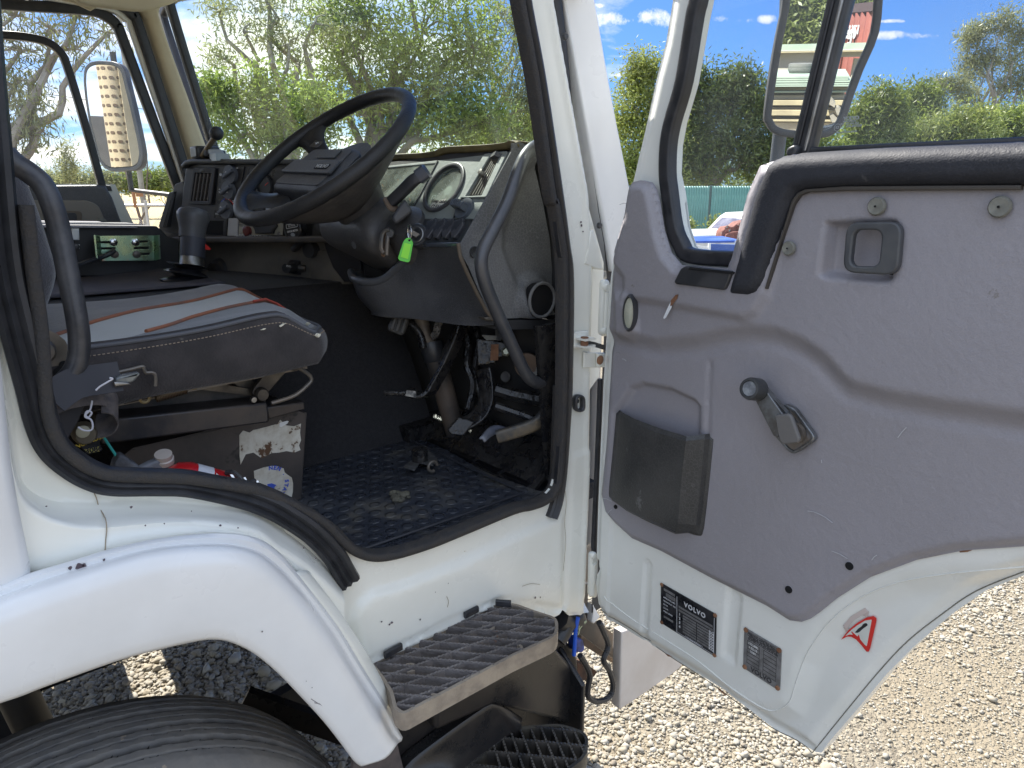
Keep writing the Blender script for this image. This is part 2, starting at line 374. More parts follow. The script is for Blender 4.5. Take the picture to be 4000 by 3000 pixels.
A6=[(-150,640),(-100,1100),(20,1980),(60,2240),(110,2268),(200,2250),(362,2200),(633,2140),(814,2120),(1000,2150),(1085,2195),(1155,2270),(1240,2375),(1350,2500)]
ys=[.028,.002,.004,-.050,-.056,-.060,-.040]
rows=[poly_y(cr([V((a,b,0)) for a,b in c],3) and [(p.x,p.y) for p in cr([V((a,b,0)) for a,b in c],3)],y) for c,y in zip([A0,A1,A2,A3,A4,A5,A6],ys)]
# rear corner of the cab skin left of the jamb
rear=loft([[Yp(a,b,y) for a,b in c] for c,y in (([(-60,-400),(-60,1000),(30,1800),(62,2000),(100,2200),(100,2262)],-.050),([(-90,-400),(-90,1000),(0,1800),(35,2000),(84,2230),(84,2300)],-.085),([(-700,-400),(-700,1000),(-500,1800),(-450,2000),(-380,2300),(-380,2400)],-.088))],n=30,kv=3)
T('cab_side_panel',[loft(rows,n=90,kv=3)],cream,ang=60,solid=.0)
T('rear_corner_panel',[rear],white,ang=60)

# ---- wheel arch fender
F0=[(-250,2390),(0,2300),(113,2252),(271,2205),(452,2150),(633,2112),(859,2092),(1000,2113),(1090,2172),(1149,2240),(1217,2325),(1316,2456),(1407,2606),(1497,2750),(1542,2841),(1567,2885)]
F1=[(-250,2420),(0,2335),(113,2290),(271,2238),(452,2182),(633,2140),(850,2128),(990,2152),(1070,2204),(1135,2268),(1200,2345),(1297,2478),(1390,2628),(1480,2772),(1530,2862),(1560,2898)]
F2=[(-250,2465),(0,2385),(113,2342),(271,2290),(452,2232),(633,2184),(850,2163),(970,2180),(1048,2230),(1112,2292),(1180,2370),(1276,2500),(1370,2650),(1460,2796),(1512,2886),(1542,2915)]
F3=[(-250,2680),(0,2600),(110,2550),(260,2490),(440,2430),(620,2375),(810,2345),(915,2350),(1000,2392),(1070,2450),(1140,2525),(1230,2640),(1330,2760),(1420,2870),(1470,2940),(1500,2960)]
F4=[(-250,2810),(0,2727),(90,2696),(181,2660),(452,2564),(633,2515),(780,2484),(850,2480),(915,2494),(1000,2537),(1090,2612),(1181,2707),(1271,2806),(1339,2892),(1390,2962),(1420,2985)]
def yrow(c,y,k=3): return [Yp(p.x,p.y,y) for p in cr([V((a,b,0)) for a,b in c],k)]
fr=loft([yrow(F0,-.050),yrow(F0,-.088),yrow(F1,-.092),yrow(F2,-.118),yrow(F3,-.122),yrow(F4,-.118),yrow(F4,-.105)],kv=3)
T('wheel_arch_fender',[fr],white,ang=50,solid=0)
ob=[o for o in COL.objects if o.name=='wheel_arch_fender'][0]; s=ob.modifiers.new('s','SOLIDIFY'); s.thickness=.006; s.offset=0
# cream return flange beside the fender
G1=[(1145,2240),(1217,2325),(1316,2456),(1407,2606),(1497,2750),(1545,2850)]
G2=[(1185,2225),(1262,2310),(1360,2440),(1455,2590),(1520,2725),(1541,2842)]
G3=[(1215,2235),(1316,2377),(1429,2548),(1497,2670),(1529,2756),(1543,2842)]
T('fender_flange',[loft([yrow(G1,-.088),yrow(G2,-.075),yrow(G3,-.05),yrow(G3,.0)],n=30,kv=2)],cream,solid=.002)
# mud flap under the fender tip
T('mud_flap',[prism([Yp(a,b,-.03) for a,b in ((1380,2900),(1540,2850),(1560,2940),(1600,3100),(1380,3100))],V((0,.008,0)))],mat('mud_flap_rubber',(.06,.048,.045),.8,c2=(.035,.03,.03),ns=20))

# ---- rocker panel and A post: a relief sheet on y=0
def rock_h(x,z): return 0
lip=[(1090,1934),(1181,1979),(1271,2033),(1330,2092),(1384,2137),(1452,2162),(1542,2153),(1678,2112),(1814,2058),(2000,1982),(2068,1965),(2122,1942),(2154,1905),(2170,1853),(2177,1726),(2184,1500),(2186,1066),(2175,931),(2152,795),(2134,750),(2107,588),(2071,316),(2030,90),(2012,0),(1985,-150)]
right=[(2250,-150),(2205,0),(2240,180),(2325,750),(2400,1030),(2392,1247),(2380,1480),(2338,1540),(2334,1771),(2328,1997),(2322,2223),(2316,2345),(2306,2395),(2222,2405),(2190,2378)]
bot=[(2150,2412),(2086,2398),(2010,2372),(1930,2370),(1868,2392),(1447,2596),(1440,2650),(1500,2790),(1541,2842),(1497,2672),(1429,2550),(1316,2379),(1240,2262),(1150,2130),(1060,1990)]
def xz(l): return [(p.x,p.z) for p in (Yp(a,b,0) for a,b in l)]
out=xz(lip)+xz(right)+xz(bot)
crease=polydist(xz([(1400,2610),(1352,2420),(1380,2345),(1450,2290),(1560,2262),(1800,2170),(2000,2075),(2150,2010),(2212,1900)]),False)
ridge1=polydist(xz([(2135,-150),(2150,0),(2205,316),(2285,750),(2300,1040),(2296,1250),(2294,1500),(2292,1839),(2272,2250),(2264,2400)]),False)
groove=polydist(xz([(2160,-150),(2172,0),(2230,316),(2306,750),(2322,1030)]),False)
vcor=polydist(xz([(2216,2000),(2206,2200),(2200,2385)]),False)
base=polydist(xz([(1447,2584),(1868,2381),(1930,2357),(2010,2360),(2150,2400),(2200,2385)]),False)
rside=polydist(xz([(2150,-150),(2165,0),(2222,316),(2300,750),(2318,1040),(2312,1250),(2306,1500),(2300,1839),(2284,2250),(2276,2400),(2600,2400),(2600,-150)]))
below=polydist(xz([(1400,2610),(1352,2420),(1380,2345),(1450,2290),(1560,2262),(1800,2170),(2000,2075),(2150,2010),(2206,1985),(2200,2385),(1930,2357),(1868,2381),(1447,2584)]))
rside2=polydist(xz([(2228,1000),(2236,1500),(2226,1839),(2212,2100),(2200,2400),(2600,2400),(2600,1000)]))
vrib=[]
def rh(x,z):
    h=0
    r=rside(x,z); h-=.030*ss(-.004,.022,r)
    h+=.004*math.exp(-(ridge1(x,z)/.006)**2)
    h-=.005*math.exp(-(groove(x,z)/.003)**2)
    b=below(x,z); h+=.010*ss(0,.022,b)
    if z<1.25: h+=.004*ss(0,.01,rside2(x,z))
    h+=.010*math.exp(-(base(x,z)/.008)**2)
    return h
rg=relief([(p.x,p.y) for p in [V((a,b,0)) for a,b in out]],lambda x,z,h:V((x,-h,z)),rh,nu=110,nv=170,skirt=.006)
T('door_jamb_panel',[rg],cream,ang=55)
# inner face of the front post and recess behind the door edge
T('front_post_return',[loft([[Yp(a,b,.028) for a,b in ((2205,-150),(2325,750),(2372,1030),(2362,1247),(2338,1771),(2310,2395))],[Yp(a,b,.05)+V((.05,0,0)) for a,b in ((2205,-150),(2325,750),(2372,1030),(2362,1247),(2338,1771),(2310,2395))]],n=20)],blackm)
# outer corner panel beside the windscreen post
cp=fillet([Yp(a,b,.03) for a,b in ((2175,-160),(2325,750),(2362,960),(2377,1060),(2396,1062),(2440,800),(2443,750),(2393,475),(2362,294),(2290,-160))],[0,0,0,.004,.004,0,0,0,0,0])
T('front_corner_panel',[plate(cp,V((.004,.05,0)),.006)],white)
bk=[Yp(a,b,.0) for a,b in ((2330,740),(2300,1035),(2330,1060),(2368,1058),(2362,1010),(2345,740))]
T('corner_bracket',[plate([Yp(a,b,-.004) for a,b in ((2308,900),(2288,1030),(2330,1052),(2358,1054),(2336,960),(2318,900))],V((0,.012,0)),.003)],cream)

# ---- seals
seal_in=[(2009,-150),(2024,0),(2083,316),(2146,750),(2162,795),(2185,931),(2197,1066),(2196,1500),(2188,1726),(2181,1853),(2165,1912),(2127,1952),(2070,1974),(2000,1990),(1814,2066),(1678,2120),(1542,2161),(1452,2170),(1378,2146),(1324,2100),(1265,2041),(1176,1988),(1088,1943),(1010,1912),(930,1896),(859,1884),(723,1864),(588,1858),(452,1852),(384,1838),(312,1803),(248,1750),(210,1692),(183,1600),(174,1507),(160,1300),(128,1050),(100,800)]
P=[Yp(p.x,p.y,-.004) for p in cr([V((a,b,0)) for a,b in seal_in],5)]
T('opening_edge_trim',[sweep(P,[(-.007,-.010),(-.004,-.013),(.004,-.013),(.008,-.009),(.008,.014),(-.007,.014)],(0,1,0))],rubdirt,ang=60)
Q=[(2030,-150),(2046,0),(2105,316),(2172,750),(2200,953),(2216,1100),(2212,1500),(2203,1681),(2192,1839),(2177,1952),(2155,2022)]
rib=[(-.015,-.006),(-.015,.004),(-.011,.008),(-.007,.0035),(-.003,.009),(.002,.004),(.007,.010),(.012,.008),(.015,.001),(.015,-.006)]
P=[Yp(p.x,p.y,-.006) for p in cr([V((a,b,0)) for a,b in Q],6)]
T('door_seal',[sweep(P,[(a*.95,-b) for a,b in rib],(0,1,0))],rub,ang=35)
Q=[(-95,-200),(-66,200),(-38,500),(10,1000),(62,1250),(128,1500),(165,1650),(208,1745),(284,1815),(368,1862),(452,1882),(611,1884),(746,1891),(930,1932),(1045,1972),(1141,2025),(1231,2090),(1305,2169),(1345,2235),(1369,2276)]
P=[Yp(p.x,p.y,-.004-.010*ss(900,1250,p.x)) for p in cr([V((a,b,0)) for a,b in Q],6)]
T('door_seal',[sweep(P,[(a*1.25,-b) for a,b in rib],(0,1,0),scale=[1.0-.15*ss(600,1300,p[0]) for p in [(q.x*1000,0) for q in P]])],rub,ang=35)

# ---- small things on the jamb
def disc(px,py,y,r,d=.006,**k): c=Yp(px,py,y); return lathe(c,(0,-1,0),[(r,0),(r,d*.6),(r*.8,d)],16)
T('plug',[disc(2204,144,-.002,.0062)],black); T('plug',[disc(2338,881,.02,.0062)],black)
hb=lambda y,pts,d,bev=.004:plate([Yp(a,b,y) for a,b in pts],V((0,-d,0)),bev)
rp=fillet([Yp(a,b,.0) for a,b in ((2232,1538),(2272,1538),(2272,1606),(2232,1606))],.02,5)
T('rubber_buffer',[plate(rp,V((0,-.014,0)),.004,[fillet([Yp(a,b,.0) for a,b in ((2240,1548),(2262,1548),(2262,1596),(2240,1596))],.014,5)]),disc(2250,1566,.0,.005,.006)],black)
# hinges
hp=fillet([Yp(a,b,.0) for a,b in ((2338,1090),(2366,1090),(2366,1310),(2330,1312))],.015,5)
T('door_hinge',[plate(hp,V((0,-.014,0)),.005),disc(2362,1120,-.012,.008,.01),disc(2354,1292,-.012,.007,.01),cyl(Yp(2368,1140,-.01),Yp(2362,1290,-.01),.009)],cream)
hp=fillet([Yp(a,b,.0) for a,b in ((2294,2150),(2322,2150),(2318,2330),(2290,2326))],.015,5)
T('door_hinge',[plate(hp,V((0,-.014,0)),.005),disc(2312,2165,-.012,.008,.01),cyl(Yp(2316,2200,-.01),Yp(2312,2320,-.01),.008)],cream)
ck=fillet([Yp(a,b,-.005) for a,b in ((2236,1296),(2292,1290),(2300,1360),(2232,1362))],.006)
T('door_check',[(plate(ck,V((0,-.006,0)),.002),cream),(box(Yp(2286,1322,-.025),(.03,.03,.004)),cream),(box(Yp(2286,1350,-.025),(.03,.03,.004)),cream),(cyl(Yp(2284,1316,-.028),Yp(2282,1358,-.028),.008),rust),(sweep([Yp(2275,1336,-.026),Yp(2320,1345,-.026),Yp(2375,1362,-.02)],rect(.003,.010),(0,0,1)),black)])
T('check_strap_plate',[(plate([Yp(a,b,-.004) for a,b in ((2276,1376),(2354,1376),(2352,1434),(2274,1434))],V((0,-.006,0)),.002),cream),(plate([Yp(a,b,-.012) for a,b in ((2326,1380),(2358,1380),(2354,1432),(2326,1430))],V((0,-.008,0)),.002),cream),(disc(2343,1406,-.019,.010,.003),rust)])
# chips and scratches in the paint
chip=mat('bare_chips',(.05,.035,.04),.7); scr=mat('pale_scratches',(.75,.77,.8),.5)
chips=[]
rr=random.Random(3)
def blob(c,r,n,u,v,k=7):
    c=V(c); return [c+n*.0006+u*(r*(.5+rr.random())*math.cos(6.283*i/k))+v*(r*(.5+rr.random())*math.sin(6.283*i/k)) for i in range(k)]
def chipsY(lst,y):
    out=[]
    for a,b,r in lst:
        P=blob(Yp(a,b,y),r*.5,V((0,-1,0)),V((1,0,0)),V((0,0,1))); out.append(prism(P,V((0,-.0005,0))))
    return out
_CH=(chipsY([(2270,880,.006),(2268,868,.004),(2276,905,.003),(2203,1000,.002)],-.001)+chipsY([(511,1980,.003),(567,2051,.002),(641,2044,.002),(860,2052,.003),(929,2061,.002),(747,1996,.0015),(180,1977,.002),(1185,2140,.002),(1233,2180,.002)],-.055)+chipsY([(310,2212,.007),(318,2209,.006),(330,2206,.005),(275,2218,.004),(405,2186,.004)],-.094)+chipsY([(1195,2660,.0015),(1218,2685,.0015),(1024,2466,.002)],-.126)+chipsY([(1520,2440,.004),(1530,2432,.004),(1640,2420,.003),(1700,2312,.0015),(1490,2428,.003),(2090,2335,.005),(2110,2333,.003),(1750,2278,.0015)],-.011))

for q in _CH: T('paint_chip',[q],chip)

P=[Yp(p.x,p.y,.022)+V((0,0,-.004)) for p in cr([V((a,b,0)) for a,b in seal_in[7:24]],4)]
T('sill_inner_trim',[sweep(P,rect(.022,.034),(0,1,0))],rubdirt)

T('door_gap_shade_strip',[sweep([Yp(2345,1480,-.012),Yp(2341,1600,-.012),Yp(2333,1800,-.012),Yp(2324,2000,-.012),Yp(2318,2130,-.012),Yp(2322,2170,-.012)],rrect(.009,.010,.002),(0,1,0))],rub)  # black strip standing in for the shade inside the door gap

T('sealer_crack',[tube(cr([Yp(a,b,y-.0016) for a,b,y in ((368,1926,.002),(378,1950,.003),(386,1980,.001),(405,2012,-.028),(414,2036,-.052),(417,2070,-.056),(413,2110,-.058),(411,2150,-.060))],4),.0007,5)],mat('sealer_brown',(.33,.27,.19),.8))
for l_ in ([(2205,1900),(2212,1960),(2206,2040),(2210,2120),(2200,2230)],[(2040,2290),(2075,2280),(2110,2284)],[(1745,2330),(1752,2350),(1748,2372)]):
    T('paint_crack',[tube(cr([Yp(a,b,-.0125 if b>2270 else -.006) for a,b in l_],4),.0005,5)],MATS['sealer_brown'])

rq=random.Random(9)
for a,b,c,d in ((1215,2730,1262,2760),(1228,2745,1258,2752),(1236,2738,1268,2768),(1282,2756,1304,2762),(1337,2806,1350,2824),(1352,2830,1371,2856),(1345,2822,1368,2824),(1192,2652,1206,2640),(672,2424,674,2438)):
    T('guard_scuff',[tube([Yp(a,b,-.1225),Yp((a+c)/2,(b+d)/2+rq.uniform(-2,2),-.1232),Yp(c,d,-.1225)],.0006,5)],mat('scuff_grey',(.20,.19,.20),.8))

T('roof_side_rail',[prism([V((-.64,-.03,2.56)),V((.80,-.03,2.56)),V((.74,-.03,2.72)),V((-.64,-.03,2.72))],V((0,.09,0)))],white,bevel=.02)
T('rear_side_panel',[box((-.40,-.045,1.88),(.50,.08,1.62))],white,bevel=.015)
T('front_post_upper',[prism([V((.862,.0,2.17)),V((.985,.0,2.17)),V((.90,.0,2.60)),V((.775,.0,2.60))],V((0,.06,0)))],cream,bevel=.01)
T('front_post_upper_skin',[prism([V((.96,-.005,2.15)),V((1.06,-.005,2.15)),V((.96,-.005,2.62)),V((.88,-.005,2.62))],V((0,.04,0)))],white)
# ================================================================ open driver door
door_pt=D3(0,1.4)
DOOR=empty('driver_door',door_pt,parent=TRUCK)
def DD(name,g,m=None,**k): return emit(name,g,m,DOOR,**k)
def dl(l,h=0): return [DL(a,b,h) for a,b in l]
edge_l=[(2615,0),(2588,167),(2556,289),(2511,497),(2452,750),(2380,1039),(2371,1112),(2362,1247),(2353,1383),(2346,1500),(2334,1771),(2325,1997),(2319,2223),(2311,2290),(2322,2366),(2362,2426),(2429,2467),(2588,2566),(2814,2707),(3000,2866),(3090,2928),(3150,2968),(3172,2972),(3200,2932),(3316,2797),(3429,2661),(3542,2548),(3678,2431),(3814,2336),(4000,2259)]
oc=[(.128,2.50),(.140,2.32)]+dl(edge_l)+[(.90,1.375),(.985,1.42),(1.0,1.5),(1.0,1.86),(.94,2.50)]
win=dl([(2748,-250),(2710,0),(2696,68),(2655,316),(2610,475),(2594,565),(2590,678),(2606,750),(2624,886),(2651,967),(2692,1017),(2882,1028),(3040,1040)])+[(.452,1.845),(.93,1.845),(.93,2.44)]
win[0]=(.262,2.44)
arch=[(3000,2866),(3172,2972),(3316,2797),(3542,2548),(3814,2336),(4000,2259)]
Parch=polydist(dl([(2319,2223),(2311,2290),(2322,2366),(2362,2426),(2588,2566),(2814,2707),(3000,2866),(3168,2972),(3316,2797),(3429,2661),(3542,2548),(3678,2431),(3814,2336),(4000,2259)])+[(.90,1.375),(.985,1.42)],False)
Pin=polydist(dl([(2900,2760),(3000,2787),(3080,2770),(3110,2700),(3140,2590),(3220,2470),(3350,2350),(3520,2280),(3720,2250),(4100,2250)])+[(1.1,1.36),(1.1,1.0),(.6,.8)]+dl([(3170,3050)]),True)
Pedge=polydist(dl([(2615,0),(2588,167),(2556,289),(2511,497),(2452,750),(2380,1039),(2362,1247),(2346,1500),(2334,1771),(2319,2223)]),False)
Pwin=polydist(win)
ribs=[((2510,2255),(2525,2530)),((2545,2250),(2562,2520)),((2828,2360),(2822,2690)),((2890,2400),(2884,2730)),((2338,2150),(2350,2420)),((2388,2150),(2384,2440))]
ribd=[polydist(dl(r),False) for r in ribs]
def dh(u,z):
    h=0
    a=Parch(u,z); h-=.014*(1-ss(.004,.030,a))
    p=Pin(u,z); h-=.016*ss(-.022,.03,p)
    e=Pedge(u,z); h-=.009*(1-ss(.003,.024,e))
    w=-Pwin(u,z)
    if z>1.78: h-=.006*(1-ss(-.006,.018,w))
    if z<1.25:
        if ribd[0](u,z)<.03 or ribd[1](u,z)<.03: h-=.004*ss(0,.006,min(1,(u-ribs_u[0])) )*ss(0,.006,ribs_u[1]-u)
        if ribs_u[2]<u<ribs_u[3]: h-=.005*ss(0,.012,u-ribs_u[2])*ss(0,.003,ribs_u[3]-u)*ss(.93,.95,z)*(1-ss(1.075,1.09,z-.25*(ribs_u[3]-u)))
        if ribs_u[4]<u<ribs_u[5]: h+=.004*ss(0,.008,u-ribs_u[4])*ss(0,.003,ribs_u[5]-u)
    return h
ribs_u=[DL(*r[0])[0] for r in ribs]
g=relief(oc,lambda u,z,h:D3(u,z,h),dh,[win],nu=200,nv=280,skirt=.045)
DD('door_frame',[g],mat('door_inner_paint',(.80,.81,.775),.32,c2=(.73,.74,.695),ns=6,nd=1.2,coat=.3,stain=((.40,.32,.2),22,.73)),ang=50)
# outer skin
g=relief([(u,z) for u,z in oc],lambda u,z,h:D3(u,z,-.050),lambda u,z:0,[win],nu=2,nv=2,skirt=.0)
DD('outer_skin',[g],white,solid=.002)
# window gasket
gk=dl([(2770,-200),(2730,0),(2714,68),(2673,316),(2628,475),(2611,570),(2608,678),(2616,750),(2635,886),(2662,955),(2702,999),(2885,1012),(3030,1020)])
gk=[D3(*(p.x,p.y)) for p in cr([V((a,b,0)) for a,b in [(.30,2.42)]+gk],4)]
DD('window_gasket',[sweep(gk,rrect(.026,.026,.006),DN)],rub,ang=50)
DD('window_gasket',[sweep([D3(.25,2.435),D3(.6,2.435),D3(.93,2.435),D3(.93,2.2),D3(.93,1.86),D3(.9,1.85),D3(.7,1.85),D3(.46,1.85)],rrect(.022,.026,.005),DN)],rub,ang=50)
# divider bar
a0=DL(3286,0); a1=DL(3141,590)
DD('window_divider',[(sweep([D3(a0[0]+.018,a0[1]+.35,0),D3(*a0),D3(*a1),D3(a1[0]-.015,1.80)],rrect(.034,.022,.006),DN),black),(sweep([D3(a0[0]+.018-.005,a0[1]+.35,.012),D3(a0[0]-.005,a0[1],.012),D3(a1[0]-.005,a1[1],.012)],rrect(.006,.006,.002),DN),rub),(sweep([D3(a0[0]+.018+.009,a0[1]+.35,.012),D3(a0[0]+.009,a0[1],.012),D3(a1[0]+.009,a1[1],.012)],rrect(.005,.006,.002),DN),steel)])
b0=DL(3110,590,.01)
DD('divider_foot',[plate(fillet([DP(a,b,.006) for a,b in ((3095,612),(3098,580),(3130,566),(3142,575),(3135,610))],.006),DN*.02,.004)],black)
gl=glassmat('side_glass',(.97,.985,.98),.028,.5)
DD('quarter_window',[prism([D3(u,z,-.010) for u,z in ([(.29,2.42)]+dl([(2728,0),(2672,316),(2612,560),(2612,760),(2640,900),(2700,1000),(3040,1010)])+[(a1[0],a1[1]),(a0[0]+.018,2.42)])],DN*-.004)],gl,smooth=False)
DD('wind_down_window',[prism([D3(u,z,-.010) for u,z in [(a1[0],1.846),(.93,1.846),(.93,2.42),(a0[0]+.018,2.42)]],DN*-.004)],gl,smooth=False)
# etched glass marks
et=mat('etched_mark',(.30,.33,.34),.6)
def dtext(s,px,py,h,size,m=None,**k):
    return text(s,DP(px,py,h),DU,V((0,0,1)),size,**k)
def arc(px,py,h,r0,r1,n=20):
    c=DP(px,py,h); vs=[];fs=[]
    for i in range(n):
        t=6.2832*i/n; d=DU*math.cos(t)+V((0,0,1))*math.sin(t); vs+=[c+d*r0,c+d*r1]
    for i in range(n): j=(i+1)%n; fs.append((2*i,2*i+1,2*j+1,2*j))
    return vs,fs
DD('glass_marking',[dtext('VOLVO',3325,462,-.008,.0068,bold=.0002),dtext('HARDMAAS',3318,474,-.008,.0036),dtext('AST 107 M90 AS3',3318,483,-.008,.0036),dtext('43R-001020',3335,492,-.008,.0046),dtext('THE NETHERLANDS',3306,516,-.008,.0034),arc(3271,498,-.008,.0045,.0053),dtext('E2',3271,498,-.008,.0048)],et,smooth=False)

# ---- grey trim panel with its mouldings
trim=[(2490,770),(2497,735),(2511,712),(2542,705),(2575,712),(2592,735),(2606,790),(2624,900),(2651,985),(2692,1034),(2880,1046),(2900,1000),(2960,760),(3010,650),(3140,605),(4000,560)]
tb=[(4000,2131),(3768,2147),(3588,2183),(3407,2250),(3271,2336),(3205,2390),(3172,2413),(3136,2426),(3090,2420),(3000,2363),(2778,2252),(2588,2150),(2475,2101),(2407,2040),(2371,1997),(2355,1929),(2375,1726),(2389,1500),(2393,1428),(2407,1247),(2420,1066),(2429,1012),(2479,840)]
tl=dl(trim)+[(.93,1.85),(.96,1.80),(.96,1.43),(.88,1.392)]+dl(tb)
Ptrim=polydist(tl)
Sh=polydist(dl([(2436,1335),(2600,1372),(2760,1362),(2870,1335),(2960,1326),(3060,1335),(3150,1372),(3220,1420),(3290,1500),(3340,1540),(3480,1580),(3700,1622),(4000,1668)])+[(1.2,1.50),(1.2,2.2),(.0,2.2)]+dl([(2300,1335)]))     # inside = above the swage
Sh2=polydist(dl([(2500,1140),(2600,1152),(2760,1180),(2950,1212),(2985,1195),(3020,1140)])+[(.45,1.9),(.1,1.9)]+dl([(2430,950),(2460,1020),(2500,1070)]))
Poc=polydist(dl([(2478,1500),(2530,1482),(2640,1502),(2740,1548),(2763,1580),(2760,1760),(2700,1990),(2390,1940),(2410,1600),(2440,1560)]))
Hd=polydist(dl([(3262,870),(3272,858),(3540,850),(3560,870),(3530,1090),(3500,1104),(3250,1086),(3236,1070)]))
Lamp=polydist(dl([(2440,1130),(2500,1128),(2535,1200),(2540,1290),(2500,1335),(2440,1320)]))
vl=polydist(dl([(2795,1410),(2785,1720)]),False)
def th(u,z):
    d=Ptrim(u,z); h=.004+.012*ss(0,.016,d)
    s=Sh(u,z); h+=.024*ss(-.008,.034,s)
    h-=.010*ss(0,.02,-Sh2(u,z))*ss(-.02,.02,s) if s>-.02 else 0
    p=Poc(u,z); h-=.011*ss(0,.014,p)
    q=Hd(u,z)
    h-=.023*ss(0,.012,q)
    l=Lamp(u,z); h+=.016*ss(-.004,.022,l)
    if z<1.62 and u<.35: h-=.003*math.exp(-(vl(u,z)/.004)**2)
    return h
g=relief(tl,lambda u,z,h:D3(u,z,h),th,nu=170,nv=190,skirt=.010)
DD('trim_panel',[g],grey,ang=70)
# lower rolled edge of the panel catches as a separate vinyl roll
# arm pad
pad=dl([(3005,642),(3028,622),(3068,604),(3136,595),(3452,574),(4000,549)],.03)+[(.97,1.868),(.975,1.80),(.96,1.775)]+dl([(4000,735),(3316,738),(3165,748),(3133,758),(3112,790),(3059,931),(3003,1110),(2976,1150),(2940,1164),(2854,1156),(2853,1134),(2886,1021),(2958,750)],.03)
PadD=polydist(pad)
def ph(u,z):
    d=PadD(u,z); return .018+.032*math.sqrt(max(0,1-(1-min(1,max(0,d)/.022))**2))
g=relief(pad,lambda u,z,h:D3(u,z,h),ph,nu=110,nv=60,skirt=.02)
DD('arm_pad',[g],mat('black_leather_pad',(.020,.021,.026),.60,c2=(.030,.032,.040),ns=6,bump=.3,bs=60,bd=.003,vor=.3,spec=.35,vs=240,stain=((.08,.08,.085),16,.68)),ang=70)
# dark ledge under the pad
lg=[(3000,1125),(3059,935),(3104,785),(3128,752),(3160,738),(3316,727),(4000,722),(4000,742),(3316,746),(3168,752),(3136,764),(3112,800),(3065,940),(3008,1128)]
DD('pad_lower_welt',[plate([DP(a,b,.030) for a,b in lg],DN*.010,.002)],mat('brown_black_welt',(.03,.026,.022),.6))
# bin under the quarter window
bn=[DP(a,b,.034) for a,b in ((2692,1037),(2877,1057),(2859,1107),(2848,1128),(2840,1131),(2655,1108),(2649,1098),(2674,1048))]
DD('ash_tray',[(plate(fillet(bn,.004),DN*.012,.003),black),(plate([DP(a,b,.046) for a,b in ((2697,1043),(2872,1062),(2868,1072),(2690,1053))],DN*.0015,.0),hole)])
# courtesy lamp
lc=D3(*DL(2455,1222,.045),.045)
DD('courtesy_lamp',[(lathe(lc-DN*.01,DN+V((0,-.25,0)),[(.036,0),(.036,.012),(.032,.017),(.029,.012)],28,ell=.36,refv=(0,0,1)),black),(lathe(lc-DN*.01,DN+V((0,-.25,0)),[(.029,0),(.029,.012),(.015,.014),(.0001,.0145)],28,ell=.36,refv=(0,0,1)),mat('lamp_lens',(.45,.45,.36),.25,c2=(.36,.37,.30),ns=30,coat=.5))])
# pocket
def pocket():
    rows=[]
    L_=[(2414,1618),(2407,1640),(2400,1760),(2392,1850),(2385,1907),(2386,1934)]
    def rowpx(pts,hs): return [D3(*DL(a,b,h),h) for (a,b),h in zip(pts,hs)]
    hs=[.012,.024,.040,.047,.046,.026,.016,.014]
    top=[(2414,1616),(2430,1628),(2479,1654),(2580,1692),(2682,1722),(2750,1714),(2770,1714),(2788,1722)]
    mid=[(2400,1770),(2416,1780),(2465,1806),(2560,1843),(2664,1880),(2734,1880),(2754,1884),(2772,1890)]
    lo=[(2386,1905),(2400,1925),(2452,1958),(2540,1996),(2650,2042),(2716,2046),(2734,2052),(2752,2060)]
    bt=[(2386,1934),(2398,1948),(2450,1985),(2530,2026),(2640,2074),(2690,2070),(2722,2082),(2742,2086)]
    bb=[(2386,1938),(2398,1950),(2450,1987),(2530,2028),(2640,2078),(2690,2074),(2722,2086),(2742,2090)]
    return loft([rowpx(top,[h-.003 for h in hs]),rowpx(top,hs),rowpx(mid,hs),rowpx(lo,hs),rowpx(bt,[.012,.020,.030,.035,.034,.022,.016,.013]),rowpx(bb,[.006]*8)],kv=2)
DD('door_pocket',[pocket()],mat('pocket_plastic',(.034,.034,.034),.5,c2=(.055,.053,.050),ns=9,vor=.5,vs=190,bump=.3,bs=60,stain=((.13,.13,.13),14,.66)),ang=14,solid=.004)
DD('pocket_rim',[sweep([D3(*DL(a,b,h),h) for (a,b),h in zip([(2386,1934),(2398,1948),(2450,1985),(2530,2026),(2640,2074),(2690,2070),(2722,2082)],[.014,.024,.038,.044,.042,.026,.018])],rrect(.006,.004,.001),DN)],black)
# door pull
fr_=fillet([DP(a,b,.030) for a,b in ((3322,868),(3540,864),(3522,1074),(3306,1062))],.018,5)
inn=fillet([DP(a,b,.030) for a,b in ((3352,896),(3462,898),(3448,1040),(3336,1038))],.012,5)
DD('door_release',[(plate(fr_,DN*.012,.003,[inn]),mat('release_plastic',(.030,.032,.036),.45,c2=(.042,.044,.046),ns=20,bump=.2)),(plate([DP(a,b,.006) for a,b in ((3528,870),(3556,884),(3562,905),(3545,1000),(3530,1070),(3500,1070))],DN*.020,.002),hole)])
def dcap(px,py,h,r,m,name,d=.005,hm=None):
    c=D3(*DL(px,py,h),h); g=[(lathe(c-DN*.003,DN,[(r,0),(r,d*.5),(r*.85,d),(r*.3,d*.8),(.0001,d*.8)],18),m)]
    if hm: g.append((lathe(c+DN*(d*.6),DN,[(r*.12,0),(r*.12,.0012),(.0001,.0013)],8),hm))
    return DD(name,g)
capg=mat('cap_plastic',(.22,.22,.19),.5,c2=(.16,.16,.14),ns=60,bump=.3,bs=120)
dcap(3423,806,.037,.0125,capg,'screw_cap',hm=hole); dcap(3904,808,.037,.0130,capg,'screw_cap',hm=hole); dcap(3079,970,.037,.0110,capg,'screw_cap',hm=hole)
